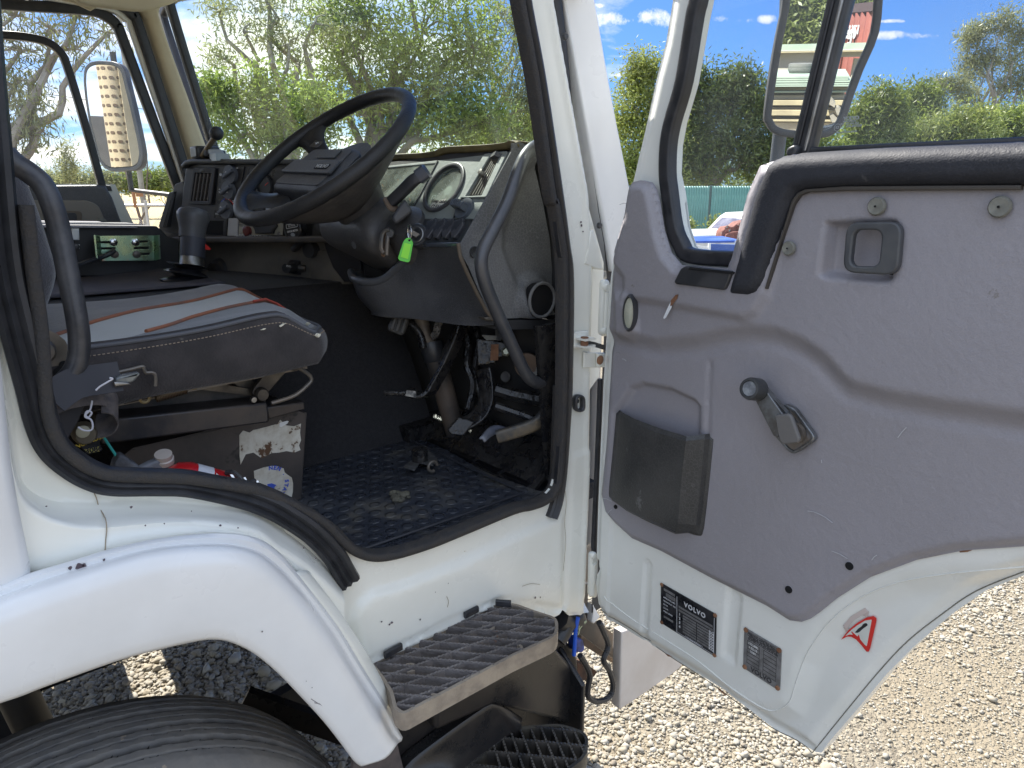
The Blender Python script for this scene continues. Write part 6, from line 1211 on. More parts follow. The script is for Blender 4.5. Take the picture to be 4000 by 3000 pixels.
for a,b in ((1550,2563),(1855,2414),(1958,2392)): emit('rusty_bolt',[lathe(Sz(a,b,zs-.018),(0,0,1),[(.009,0),(.009,.006),(.0001,.007)],6)],rust,STEP)
# step support box and black moulded housing
hb=mat('black_moulded_step',(.016,.016,.017),.30,c2=(.028,.024,.022),ns=12,bump=.15,bs=60,stain=((.25,.25,.25),70,.76))
HS=empty('step_housing',(.8,.0,.6),parent=TRUCK)
y1=-.005
emit('housing_back',[plate(fillet([Yp(a,b,.02) for a,b in ((1440,2640),(2150,2440),(2190,2470),(2258,2560),(2262,2700),(2258,3200),(1440,3200))],[.0,.01,.01,.03,.02,0,0]),V((0,.03,0)),.008)],hb,HS)
emit('housing_side',[prism([V((1.035,.02,.76)),V((1.035,-.06,.70)),V((1.035,-.06,.40)),V((1.035,.02,.40))],V((.012,0,0)))],hb,HS,bevel=.004)
# sloping ledge down to the lower grating
L1=[Yp(a,b,-.012) for a,b in ((1560,3040),(1600,2990),(1640,2952),(1760,2862),(1895,2768),(1925,2757),(1960,2764),(2035,2810))]
L2=[Zp(a,b,.662) for a,b in ((1720,3110),(1760,3040),(1800,2992),(1880,2930),(1990,2850),(2010,2842),(2018,2838),(2034,2830))]
emit('housing_ledge',[loft([[p+V((0,.03,-.002)) for p in L1],[p+V((0,.004,.001)) for p in L1],L1,[a.lerp(b,.3) for a,b in zip(L1,L2)],L2,[p+V((0,0,-.05)) for p in L2]],kv=3,ku=2)],hb,HS,ang=70,solid=.003)
emit('housing_upper_box',[prism([Yp(a,b,-.02) for a,b in ((1700,2740),(2140,2520),(2180,2540),(2250,2620),(2256,2840),(2110,2800),(1930,2755),(1700,2860))],V((0,.05,0)))],hb,HS,bevel=.01)
# lower step
LOW=empty('lower_step',(.85,-.1,.66),parent=TRUCK)
zl=.655
def Lz(a,b): return Zp(a,b,zl)
ol2=fillet([Lz(a,b) for a,b in ((1800,3010),(2010,2842),(2190,2830),(2272,2858),(2292,2880),(2288,2950),(2210,3010),(2080,3120),(1800,3300))],[.0,.02,.02,.02,.01,.02,.0,0,0],3)
olr2=[p-V((0,0,.018)) for p in ol2]
emit('step_rim',[sweep(olr2,rect(.007,.036),(0,0,1),closed=True)],mat('lower_step_edge',(.13,.115,.09),.5,.2,c2=(.04,.038,.035),ns=14,bump=.3),LOW)
inside=polydist([(p.x,p.y) for p in ol2]); c0=(Lz(2080,2950).x,Lz(2080,2950).y); r2=[]
for k in range(-10,11):
    for s in clipseg((c0[0]+k*.055,c0[1]),(.661,-.750)): r2.append(teeth(*s,zl,h=.034))
for k in range(-4,5):
    for s in clipseg((c0[0]+.02,c0[1]+k*.050),(.45,.89)): r2.append(teeth(*s,zl-.001,h=.034))
emit('step_grating',r2,mat('lower_grating',(.022,.021,.020),.4,.2,c2=(.055,.048,.04),ns=18,bump=.3),LOW,ang=30)
emit('step_tray',[prism([p-V((0,0,.10)) for p in ol2],V((0,0,.004)))],hb,LOW)
# ---- front wheel
WH=empty('front_wheel',(.034,.12,.5),parent=TRUCK)
wc=V((.034,0,.498)); 
# section across the tread (y, r): crowned with four zigzag grooves
Rt=.498; yo=.020; yi=.215
def tyre():
    n=420; rings=[]; FL=[]
    secy=[]
    ys_=np.linspace(0,1,110)
    for i in range(n):
        a=2*math.pi*i/n; ring=[]; flag=[]
        # inner bead -> inner sidewall -> tread -> outer sidewall -> bead
        ring.append((yi-.03,.30)); ring.append((yi,.36)); ring.append((yi+.010,.42)); ring.append((yi-.000,.470))
        for s in ys_:
            dmax=0
            y=yi-.004+(yo+.006-(yi-.004))*s; r=Rt-.010*abs(2*s-1)**3-.006*(2*s-1)**2
            for k,(g0,w,dp) in enumerate(((.18,.034,.020),(.39,.034,.022),(.61,.034,.022),(.82,.034,.020),(.285,.009,.008),(.50,.009,.008),(.715,.009,.008),(.93,.009,.006))):
                zg=.008*math.sin(a*75+k*1.3)*(1 if w>.01 else .6)
                d=abs(s-g0-zg)
                if d<w: q_=(1-ss(w*.55,w,d)); r-=dp*q_; dmax=max(dmax,q_)
            ring.append((y,r)); flag.append(dmax>.8)
        ring.append((yo-.006,.470)); ring.append((yo-.022,.43)); ring.append((yo-.014,.36)); ring.append((yo+.02,.30))
        rings.append([wc+V((math.sin(a)*r,y,math.cos(a)*r)) for y,r in ring]); FL.append([False]*4+flag+[False]*4)
    g=grid(rings,False,True); m=len(rings[0]); fa_=[];fb_=[]
    for f in g[1]:
        i,j=divmod(f[0],m); (fb_ if FL[i][j] else fa_).append(f)
    return (g[0],fa_),(g[0],fb_)
_ta,_tb=tyre()
emit('tyre',[_ta,(_tb,mat('tyre_groove_shade',(.010,.010,.011),.9))],mat('dusty_tyre_rubber',(.15,.147,.145),.85,c2=(.21,.198,.18),ns=16,nd=.9,bump=.5,bs=60,bd=.004,stain=((.30,.26,.21),28,.66)),WH,ang=50)  # groove bottoms coloured near black to deepen their shade
emit('rim',[lathe(wc+V((0,.06,0)),(0,1,0),[(.05,.05),(.12,.03),(.16,.06),(.28,.02),(.302,-.03),(.302,.13),(.28,.13)],40)],mat('wheel_rim_grey',(.3,.3,.3),.5,.5),WH)
# chassis pieces seen through the arch
T('chassis_rail',[box((.0,.62,.90),(2.2,.08,.20))],blackm); T('chassis_rail',[box((.0,1.50,.90),(2.2,.08,.20))],blackm)
T('front_axle',[box((.03,1.05,.40),(.10,1.5,.09))],blackm)
T('leaf_spring',[sweep([V((-.45,.62,.50)),V((.20,.62,.42)),V((1.0,.62,.52))],rect(.03,.08),(0,0,1))],blackm)
T('damper',[cyl((.10,.56,.50),(.02,.56,1.0),.035,20)],mat('damper_grey',(.05,.048,.045),.5,.3)); T('air_bellows',[cyl((-.18,.50,.55),(-.18,.50,.98),.075,24)],mat('bellows_brown',(.045,.04,.036),.6))
T('cross_member',[box((.66,1.05,.66),(.08,1.9,.09))],blackm)
T('arch_stay',[box((.78,.18,.78),(.09,.05,.50)),sweep([V((.70,.16,.56)),V((.42,.36,.74))],rect(.02,.05),(0,0,1))],hb)
T('cab_underside',[box((.25,1.14,1.07),(1.66,1.84,.05))],blackm)
0 and T('inner_arch',[loft([[V((.285+.56*math.cos(t),y,.43+.60*math.sin(t))) for t in np.linspace(.35,2.9,16)] for y in (-.02,.42)])],blackm,solid=.004)
# ---- bumper end and gear behind the step
bm_=mat('bumper_offwhite',(.62,.57,.52),.45,c2=(.56,.50,.44),ns=6,bump=.2,bs=40)
BU=empty('front_bumper',(1.36,1.05,.6),parent=TRUCK)
be=[(2428,2470),(2424,2600),(2420,2768),(2424,2773),(2490,2730),(2560,2680),(2645,2622),(2700,2560),(2700,2380)]
emit('bumper_end',[plate(fillet([Yp(a,b,.0) for a,b in be],[0,0,.004,.004,0,.0,.02,.02,0]),V((0,.03,0)),.005)],bm_,BU)
x1=Yp(2645,2622,0).x
emit('bumper_face',[prism([V((x1-.03,.10,.62)),V((x1,.10,.62)),V((x1,.10,.86)),V((x1-.03,.10,.86))],V((0,2.0,0)))],bm_,BU)
T('lower_corner_tip',[plate(fillet([Yp(a,b,.03) for a,b in ((2316,2360),(2345,2410),(2320,2438),(2312,2430))],.004),V((0,.02,0)),.003)],white)
T('bumper_bracket',[box((1.16,.20,.70),(.30,.04,.10)),sweep([Yp(2255,2420,.06),Yp(2440,2560,.10)],rect(.05,.03),(0,1,0)),plate([Yp(a,b,.08) for a,b in ((2190,2390),(2250,2390),(2310,2420),(2300,2440),(2210,2420),(2212,2560),(2190,2560))],V((0,.03,0)),.002)],mat('bracket_black',(.014,.013,.012),.5,c2=(.04,.03,.022),ns=15))
T('tie_bar',[sweep([Yp(2262,2480,.16),Yp(2340,2530,.16),Yp(2440,2590,.16)],rect(.035,.02),(0,1,0))],mat('bar_rust_edge',(.08,.06,.045),.7,c2=(.14,.10,.07),ns=20))
T('towing_hook',[plate([Yp(a,b,.12) for a,b in ((2255,2590),(2300,2600),(2335,2625),(2322,2645),(2270,2665),(2255,2660))],V((0,.04,0)),.004)],mat('hook_rust',(.07,.035,.022),.8,c2=(.03,.02,.018),ns=18))
T('wrapped_wires',[tube(cr([Yp(a,b,.02) for a,b in ((2180,2415),(2210,2430),(2240,2415),(2250,2430))],4),.028,10),tube(cr([Yp(a,b,.01) for a,b in ((2215,2440),(2200,2470),(2180,2500))],4),.020,10)],mat('tape_wrap',(.012,.012,.013),.35,bump=.6,bs=50))
T('blue_connector',[plate(fillet([Yp(a,b,.0) for a,b in ((2252,2495),(2280,2500),(2286,2535),(2275,2552),(2250,2548))],.006),V((0,.03,0)),.004)],mat('connector_blue',(.03,.06,.30),.4,c2=(.02,.03,.10),ns=40))
T('blue_wire',[tube(cr([Yp(a,b,-.005) for a,b in ((2258,2412),(2250,2450),(2246,2500),(2242,2560))],4),.005,8)],mat('wire_blue',(.02,.10,.55),.4))
T('pale_wire',[tube(cr([Yp(a,b,-.005) for a,b in ((2258,2480),(2268,2450),(2290,2428),(2280,2432),(2262,2460),(2262,2440))],4),.0020,6)],mat('wire_pale',(.4,.42,.25),.5))
T('corrugated_cable',[sweep(cr([Yp(a,b,-.01) for a,b in ((2265,2560),(2290,2600),(2304,2640),(2298,2680),(2296,2715),(2320,2738),(2360,2735),(2388,2710),(2394,2670),(2380,2620),(2358,2580),(2372,2540),(2374,2510),(2350,2450),(2340,2430))],8),circ(.0068,8),None,False,True,[1+.16*(i%2) for i in range(113)])],mat('conduit_black',(.014,.014,.015),.4))
# fire extinguisher rolling about behind the seat base (loose things)
FE=empty('fire_extinguisher',Yp(760,1840,.22),'small red fire extinguisher with white band lying beside the seat base','fire extinguisher')
fa=Yp(632,1866,.18); fb=Yp(862,1922,.16); fd=(fb-fa).normalized(); fl=(fb-fa).length
rd_=mat('extinguisher_red',(.50,.012,.018),.3,coat=.4,c2=(.42,.01,.015),ns=20)
q=[(.0001,0),(.018,.004),(.030,.016),(.036,.034)]
emit('cylinder',[(lathe(fa,fd,q+[(.036,.045)],28),rd_),(lathe(fa,fd,[(.0363,.045),(.0363,.071)],28),mat('band_white',(.60,.62,.68),.4)),(lathe(fa,fd,[(.036,.071),(.036,.095),(.030,.108),(.016,.114)],28),rd_)],None,FE)
emit('lettering',[text('DRY',fa+fd*.088+V((0,-.030,.024)),V((0,0,1)),-fd,.016,.0003,bold=.0004)],whitep,FE)
emit('bracket_clip',[sweep([fa+fd*(.110+.022*i)+V((0,-.005,.036)),fa+fd*(.114+.022*i)+V((0,-.03,.012))],rect(.014,.002),(0,-1,.6)) for i in range(3)],chrome,FE)
emit('hose',[tube(cr([fa+fd*.105+V((0,-.01,.040)),fa+fd*.115+V((0,-.02,.047)),fa+fd*.13+V((0,-.03,.036)),fa+fd*.15+V((0,-.02,.042))],5),.004,8)],black,FE)
cap0=Yp(640,1790,.20)
JR=emit('bottle_cap',[lathe(cap0,(-.1,-.35,1),[(.0155,-.008),(.0155,0),(.0135,.001),(.0135,.009),(.0001,.010)],24)],mat('clear_cap',(.45,.40,.36),.2,coat=.5),None,label='clear screw cap of a bottle lying between the rag and the fire extinguisher',cat='bottle')
rg_=emit('folded_rag',[prism([Yp(a,b,.19) for a,b in ((515,1862),(540,1836),(585,1812),(630,1793),(640,1812),(664,1850),(668,1862))],V((0,.02,0))),prism([Yp(a,b,.20) for a,b in ((440,1858),(452,1812),(470,1780),(488,1784),(520,1806),(548,1822),(530,1842),(520,1862))],V((0,.03,0)))],mat('rag_cloth',(.022,.023,.026),.85,c2=(.10,.105,.12),ns=12,nd=.6,bump=.9,bs=60,bd=.006),None,label='crumpled dark rag lying on the cab floor behind the door seal',cat='rag',bevel=.004)
md=[]; 
rq=random.Random(5)
for i in range(26): 
    c=Zp(1555+rq.gauss(0,16),1935+rq.gauss(0,7),1.170); md.append(ball(c,.004+.006*rq.random(),4,(1.2,1,.8)))
emit('dried_mud',md,mat('dry_mud',(.045,.042,.032),.95,c2=(.08,.075,.055),ns=80,bump=1,bs=200),None,kind='stuff',label='small clump of dried mud on the black rubber floor mat',cat='mud')
# exhaust stack and body behind the cab, seen in the far mirror
def MRp(a,b,t,m0_,n_):
    m=PP(a,b,m0_,n_); d=ray(a,b).normalized(); r=d-n_*(2*d.dot(n_)); return m+r*t
st0=MRp(470,450,1.55,m0,mn)
ES=empty('exhaust_stack',(st0.x,st0.y,1.0),parent=TRUCK)
tan=mat('heat_shield_tan',(.50,.42,.28),.55,.2,c2=(.42,.35,.23),ns=12)
emit('heat_shield',[lathe((st0.x,st0.y,1.0),(0,0,1),[(.085,0),(.085,1.58),(.080,1.58),(.080,0)],32)],tan,ES)
cdir=(mp_[0]-V((st0.x,st0.y,0))); cdir.z=0; cdir.normalize(); a0_=math.atan2(cdir.y,cdir.x)
sl=[]
for k in range(28):
    for da_ in (-52,-26,0,26,52):
        t=a0_+R_(da_+6); n_=V((math.cos(t),math.sin(t),0)); s_=V((-n_.y,n_.x,0)); c=V((st0.x,st0.y,1.10+.050*k))+n_*.0848
        sl.append(plate(fillet([c+s_*(-.013)+V((0,0,-.008)),c+s_*.013+V((0,0,-.008)),c+s_*.013+V((0,0,.008)),c+s_*(-.013)+V((0,0,.008))],.007,2),n_*.002,0))
emit('slots',sl,mat('slot_dark',(.06,.04,.025),.7),ES)
wb=MRp(380,500,3.2,m0,mn)
T('body_headboard',[box((wb.x-.1,1.2,1.5),(.06,2.6,1.62))],mat('headboard_grey',(.30,.28,.25),.6,c2=(.26,.245,.22),ns=5))
for i in range(9): T('headboard_rib',[box((wb.x-.06,.0+.29*i,1.32),(.03,.05,1.2))],mat('headboard_rib_m',(.42,.40,.36),.6))

T('far_side_shade_panel',[box((-.15,2.06,.72),(1.20,.05,.80))],blackm); T('far_side_shade_panel',[box((.90,2.06,.72),(.62,.05,.80))],blackm); T('far_side_shade_panel',[box((.52,2.06,.93),(.20,.05,.36))],blackm)  # added unseen panels keep sun off the ground beneath, leaving one gap
# ================================================================ ground
gm=bpy.data.materials.new('gravel_ground'); gm.use_nodes=True; nt=gm.node_tree; b=nt.nodes['Principled BSDF']; b.inputs['Roughness'].default_value=.95
tc=N(nt,'ShaderNodeTexCoord'); v1=N(nt,'ShaderNodeTexVoronoi',i_Scale=70.0); v2=N(nt,'ShaderNodeTexVoronoi',i_Scale=170.0); n1=N(nt,'ShaderNodeTexNoise',i_Scale=1.1,i_Detail=6.0); n3=N(nt,'ShaderNodeTexNoise',i_Scale=.16,i_Detail=3.0)
for q in (v1,v2,n1,n3): L(nt,tc.outputs['Object'],q.inputs['Vector'])
sp=N(nt,'ShaderNodeSeparateColor'); L(nt,v1.outputs['Color'],sp.inputs[0])
c=mixc(nt,mapr(nt,sp.outputs[0],.1,.9),(.165,.142,.105),(.27,.238,.178)); c=mixc(nt,mapr(nt,n1.outputs[0],.42,.60,0,.75),c,(.245,.205,.14))
fr_far=mapr(nt,n3.outputs[0],.45,.6); 
sp2=N(nt,'ShaderNodeSeparateXYZ'); L(nt,tc.outputs['Object'],sp2.inputs[0])
far=mapr(nt,sp2.outputs[1],9,16); c=mixc(nt,mth(nt,'MULTIPLY',far,.9),c,(.42,.34,.17)); L(nt,c,b.inputs['Base Color'])
k=N(nt,'ShaderNodeBump'); k.inputs['Strength'].default_value=1; k.inputs['Distance'].default_value=.008; k.invert=True; L(nt,v1.outputs['Distance'],k.inputs['Height'])
k2=N(nt,'ShaderNodeBump'); k2.inputs['Strength'].default_value=.8; k2.inputs['Distance'].default_value=.004; k2.invert=True; L(nt,v2.outputs['Distance'],k2.inputs['Height']); L(nt,k.outputs[0],k2.inputs['Normal']); L(nt,k2.outputs[0],b.inputs['Normal'])
go=emit('ground',[([V((-400,-400,0)),V((400,-400,0)),V((400,400,0)),V((-400,400,0))],[(0,1,2,3)])],gm,kind='structure')
# loose stones
def projpx(P):
    d=P-np.array(C0); F=np.array(Fv); Rr=np.array(Rv); U=np.array(Uv); t=d@F; return 2000+FPX*(d@Rr)/t,1500-FPX*(d@U)/t,t
def stones(n,box_,size,seed,keep):
    rng=np.random.default_rng(seed)
    P=np.stack([rng.uniform(box_[0],box_[1],n),rng.uniform(box_[2],box_[3],n),np.zeros(n)],1)
    px,py,t=projpx(P); ok=(t>.3)&keep(px,py,P); 
    # patchiness: finer dusty ground towards the right
    P=P[ok]; n=len(P)
    bm=bmesh.new(); bmesh.ops.create_icosphere(bm,subdivisions=1 if size<.006 else 2,radius=1); B=np.array([v.co[:] for v in bm.verts]); Fc=np.array([[v.index for v in f.verts] for f in bm.faces]); bm.free()
    m=len(B); vars_=[]
    for k in range(14):
        D=rng.normal(size=(5,3)); D/=np.linalg.norm(D,axis=1)[:,None]; S=B.copy()
        for d in D: pr=S@d; S=S-np.clip(pr-rng.uniform(.55,.85),0,None)[:,None]*d
        S=S*(1+.12*rng.normal(size=(m,1))); vars_.append(S)
    vi=rng.integers(0,14,n); sc=size*np.exp(rng.normal(0,.36,n))
    ax=np.stack([sc*rng.uniform(.8,1.25,n),sc*rng.uniform(.65,1.0,n),sc*rng.uniform(.45,.75,n)],1)
    an=rng.uniform(0,2*np.pi,n); tl=rng.uniform(-.4,.4,(n,2))
    out=np.empty((n,m,3),dtype=np.float32)
    VV=np.array(vars_)[vi]*ax[:,None,:]
    ca,sa=np.cos(an)[:,None],np.sin(an)[:,None]
    y=VV[:,:,1]*np.cos(tl[:,:1])-VV[:,:,2]*np.sin(tl[:,:1]); z=VV[:,:,1]*np.sin(tl[:,:1])+VV[:,:,2]*np.cos(tl[:,:1]); x=VV[:,:,0]
    out[:,:,0]=x*ca-y*sa+P[:,None,0]; out[:,:,1]=x*sa+y*ca+P[:,None,1]; out[:,:,2]=z+ax[:,None,2]*rng.uniform(.2,.9,(n,1))
    F=(Fc[None]+(np.arange(n)*m)[:,None,None]).reshape(-1,3)
    return out.reshape(-1,3),F
def rawmesh(name,Vt,F,m,k=3,**kw):
    c=(Vt.min(0)+Vt.max(0))/2; me=bpy.data.meshes.new(name); me.vertices.add(len(Vt)); me.vertices.foreach_set('co',(Vt-c).astype(np.float32).ravel())
    nf=len(F); me.loops.add(nf*k); me.loops.foreach_set('vertex_index',F.astype(np.int32).ravel()); me.polygons.add(nf); me.polygons.foreach_set('loop_start',np.arange(0,nf*k,k,dtype=np.int32))
    me.update(calc_edges=True); me.materials.append(m); ob=bpy.data.objects.new(name,me); COL.objects.link(ob)
    par=kw.pop('parent',None); c=V(c.tolist()); ob.location=c-(ORG[par] if par else V((0,0,0))); ORG[ob]=c
    if par: ob.parent=par
    tag(ob,**kw); return ob
sm_=bpy.data.materials.new('stone'); sm_.use_nodes=True; nt=sm_.node_tree; b=nt.nodes['Principled BSDF']; b.inputs['Roughness'].default_value=.85
ge=N(nt,'ShaderNodeNewGeometry'); rp=N(nt,'ShaderNodeValToRGB'); L(nt,ge.outputs['Random Per Island'],rp.inputs[0]); r=rp.color_ramp
r.elements[0].color=(.20,.17,.13,1); r.elements[1].color=(.42,.395,.335,1); e=r.elements.new(.12); e.color=(.32,.28,.20,1); e=r.elements.new(.6); e.color=(.33,.305,.25,1); e=r.elements.new(.88); e.color=(.38,.36,.30,1)
tc=N(nt,'ShaderNodeTexCoord'); nz=N(nt,'ShaderNodeTexNoise',i_Scale=220.0,i_Detail=3.0); L(nt,tc.outputs['Object'],nz.inputs['Vector'])
L(nt,mixc(nt,mth(nt,'MULTIPLY',nz.outputs[0],.35),rp.outputs[0],(.30,.26,.20)),b.inputs['Base Color'])
rngk=np.random.default_rng(5)
def patch_(P): return .5+.5*np.sin(P[:,0]*2.3+1.2*np.sin(P[:,1]*1.9))*np.cos(P[:,1]*2.9+.8)
kA=lambda px,py,P:(px>2000)&(px<5000)&(py>2050)&(py<3500)&((px<3000+300*(py-2400)/600)|(patch_(P)>rngk.uniform(.35,1.15,len(P))))
Va,Fa=stones(110000,(1.15,5.2,-1.3,3.2),.0064,1,kA)
kB=lambda px,py,P:(px>150)&(px<1560)&(py>2300)&(py<3150)
Vb,Fb=stones(60000,(-.3,1.35,.55,4.0),.0078,2,kB)
kC=lambda px,py,P:(px>2000)&(px<5000)&(py>2050)&(py<3500)
Vc,Fc_=stones(90000,(1.15,5.2,-1.3,3.2),.0046,3,kC)
Vt=np.concatenate([Va,Vb,Vc]); Ft=np.concatenate([Fa,Fb+len(Va),Fc_+len(Va)+len(Vb)])
rawmesh('gravel',Vt,Ft,sm_,kind='stuff',label='pale loose gravel stones covering the yard ground',cat='gravel')
# ================================================================ foliage
def leafmat(name,c1,c2,tr=.45):
    m=bpy.data.materials.new(name); m.use_nodes=True; nt=m.node_tree; nt.nodes.clear(); o=N(nt,'ShaderNodeOutputMaterial')
    ge=N(nt,'ShaderNodeNewGeometry'); col=mixc(nt,ge.outputs['Random Per Island'],(*c1,1),(*c2,1))
    tc=N(nt,'ShaderNodeTexCoord'); nz=N(nt,'ShaderNodeTexNoise',i_Scale=.9,i_Detail=3.0); L(nt,tc.outputs['Object'],nz.inputs['Vector'])
    hs=N(nt,'ShaderNodeHueSaturation'); L(nt,col,hs.inputs['Color']); L(nt,mapr(nt,nz.outputs[0],.3,.7,.75,1.3),hs.inputs['Value'])
    d=N(nt,'ShaderNodeBsdfDiffuse'); t=N(nt,'ShaderNodeBsdfTranslucent'); g=N(nt,'ShaderNodeBsdfGlossy'); g.inputs['Roughness'].default_value=.45; g.inputs[0].default_value=(.5,.5,.5,1)
    L(nt,hs.outputs[0],d.inputs[0]); L(nt,hs.outputs[0],t.inputs[0]); a=N(nt,'ShaderNodeMixShader'); a.inputs[0].default_value=tr; L(nt,d.outputs[0],a.inputs[1]); L(nt,t.outputs[0],a.inputs[2])
    x=N(nt,'ShaderNodeMixShader'); x.inputs[0].default_value=.08; L(nt,a.outputs[0],x.inputs[1]); L(nt,g.outputs[0],x.inputs[2]); L(nt,x.outputs[0],o.inputs[0]); return m
def leaves(centres,per,spread,ln,wd,rng,droop=0.0):
    n=len(centres)*per; C=np.repeat(centres,per,0)+rng.normal(size=(n,3))*spread
    d=rng.normal(size=(n,3)); d[:,2]-=droop; d/=np.linalg.norm(d,axis=1)[:,None]; s=np.cross(d,rng.normal(size=(n,3))); s/=np.linalg.norm(s,axis=1)[:,None]
    l=(ln*rng.uniform(.6,1.3,n))[:,None]; w=(wd*rng.uniform(.7,1.3,n))[:,None]
    Vt=np.stack([C-d*l*.5,C+s*w*.5,C+d*l*.5,C-s*w*.5],1).reshape(-1,3); return Vt,np.arange(n*4).reshape(-1,4)
bark=mat('grey_bark',(.22,.19,.16),.9,c2=(.34,.31,.27),ns=3,bump=.5,bs=20); barkd=mat('dark_bark',(.10,.085,.07),.9,c2=(.17,.14,.11),ns=3,bump=.5,bs=20)
def branchy(a,b,r,rng,jit=.08,n=6):
    a=V(a); b=V(b); P=[]; L0=(b-a).length
    for i in range(n+1):
        t=i/n; q=a.lerp(b,t); 
        if 0<i<n: q+=V(rng.normal(size=3).tolist())*(L0*jit*.5)
        q.z+=L0*.08*math.sin(math.pi*t); P.append(q)
    P=cr(P,2); return tube(P,r,6,scale=[1-.75*i/(len(P)-1) for i in range(len(P))])
TI=[0]
def tree(name,label,t,base,blobs,lm,bm_,per=38,clus=60,ln=.10,wd=.022,spread=.22,trunk=.16,droop=.3,hollow=.35,cat='tree',group=None,twig=1,dz=.8,parts=('crown','trunk')):
    """base=(px,t) where the trunk stands; blobs=(px,py,rx,ry[,dt][,dens]) in photo units at depth t"""
    TI[0]+=1; rng=np.random.default_rng(100+TI[0]); bx=Tp(base[0],731,base[1]); b0=V((bx.x,bx.y,0))
    R=empty(name,b0,label,cat,group); cs=[]; wood=[]
    top=max((Tp(q[0],q[1],t) for q in blobs),key=lambda v:v.z); fork=b0.lerp(V((top.x,top.y,top.z)),.34); fork.x=b0.x*.7+top.x*.3; fork.y=b0.y*.7+top.y*.3
    wood.append(tube(cr([b0,b0.lerp(fork,.5)+V((.05,.03,0)),fork],4),trunk,9,scale=[1.15-.45*i/8 for i in range(9)]))
    for q in blobs:
        tt=t+(q[4] if len(q)>4 else 0); dens=q[5] if len(q)>5 else 1.0; c=Tp(q[0],q[1],tt); k=tt/FPX; rx,ry=q[2]*k,q[3]*k; rd=(rx+ry)*.5*dz
        wood.append(branchy(fork,c,trunk*.42,rng))
        m=int(clus*dens); p=rng.normal(size=(m,3)); p/=np.linalg.norm(p,axis=1)[:,None]; p*=(hollow+(1-hollow)*rng.uniform(0,1,(m,1))**.6)
        W=np.array(c)+p[:,:1]*rx*np.array(Rv)+p[:,1:2]*ry*np.array([0,0,1])+p[:,2:]*rd*np.array([Fv.x,Fv.y,0]); cs.append(W)
        for w in W[::max(1,int(9/twig))]: wood.append(branchy(c.lerp(V(w.tolist()),.05),V(w.tolist()),trunk*.10,rng,.12,4))
    cs=np.concatenate(cs); Vt,Fx=leaves(cs,per,spread,ln,wd,rng,droop)
    rawmesh('crown',Vt,Fx,lm,4,parent=R); emit('trunk',wood,bm_,R); return R
lm1=leafmat('wattle_leaf',(.12,.18,.035),(.34,.42,.09),.6); lm2=leafmat('gum_leaf',(.15,.175,.08),(.34,.35,.16),.5); lm3=leafmat('green_leaf',(.10,.15,.03),(.27,.33,.06),.5); lm4=leafmat('dark_leaf',(.07,.105,.03),(.19,.24,.06),.45); lm5=leafmat('lime_leaf',(.20,.26,.05),(.36,.40,.12),.5)
# the big trees through the windscreen
tree('wattle_tree','dense olive green tree filling the middle of the windscreen',15,(1500,15),[(1250,330,170,140),(1420,200,200,170),(1560,330,190,160),(1650,120,200,150),(1350,60,190,120),(1780,330,150,160),(1700,470,190,110),(1480,470,190,110),(1300,-120,300,150),(1700,-120,250,150),(1850,180,110,170),(1880,480,110,90)],lm1,barkd,per=52,clus=34,ln=.16,wd=.042,spread=.21,trunk=.24,twig=1.2)
tree('wattle_tree','lighter sparse tree with forked pale trunk behind the steering wheel',12.5,(1130,12.5),[(900,420,110,70),(830,350,70,30),(960,520,150,70),(1100,430,130,110),(1180,540,140,70),(1020,330,90,60,0,.6),(1240,420,90,90)],lm1,bark,per=40,clus=32,ln=.13,wd=.034,spread=.15,trunk=.18,twig=1.2)
tree('gum_tree','airy gum tree with thin branches at the top left of the windscreen',13.5,(1180,14.5),[(860,40,120,60,0,.8),(950,120,110,70,0,.8),(1080,60,130,90,0,.9),(860,225,70,30,0,.7),(1130,180,110,90,0,.9),(1230,90,110,110,0,.8),(1000,-60,200,80)],lm2,bark,per=32,clus=19,ln=.14,wd=.026,spread=.15,trunk=.24,droop=.6,twig=1.5)
tree('gum_tree','tall gum with hanging foliage near the right post of the windscreen',16,(1860,17),[(1960,60,70,90,0,.7),(2030,200,60,90,0,.8),(1990,340,60,70,0,.7),(2060,60,50,120,0,.6),(1920,230,60,90,0,.5),(2060,380,50,60,0,.8)],lm2,bark,per=30,clus=30,ln=.16,wd=.026,spread=.18,trunk=.15,droop=1.2,twig=1.5)
tree('bush','bright lime bush low at the right end of the windscreen',17,(2010,17),[(1980,500,110,60),(2080,480,80,70),(1900,560,90,50),(2000,640,120,90)],lm5,barkd,per=36,clus=80,ln=.13,wd=.034,spread=.22,trunk=.08,cat='bush')
# between the door and the windscreen post, and through the quarter window
tree('bright_tree','bright yellow green tree between the front post and the open door',22,(2470,22),[(2485,330,50,70,0,1),(2440,470,70,80),(2540,420,70,90),(2470,600,100,90),(2580,560,90,100),(2420,680,60,60),(2560,700,100,60),(2500,255,20,30,0,.4),(2550,280,22,40,0,.5)],lm5,bark,per=42,clus=55,ln=.15,wd=.042,spread=.24,trunk=.15,twig=2)
tree('broad_tree','dark green spreading tree behind the green fence in the quarter window',24,(2830,24),[(2760,380,110,80),(2880,400,110,90),(2960,420,90,80),(2720,500,110,100),(2850,540,150,100),(2950,600,110,90),(2740,640,120,80),(2660,380,60,90),(2690,300,50,30,0,.6),(2880,315,60,30,0,.6),(2660,620,80,90)],lm4,barkd,per=46,clus=60,ln=.2,wd=.05,spread=.28,trunk=.26,twig=2)
tree('broad_tree','mid green tree just right of the driver mirror',24,(3150,24),[(3120,560,130,80),(3040,620,110,90),(3200,640,120,60)],lm3,barkd,per=40,clus=90,ln=.2,wd=.05,spread=.3,trunk=.2)
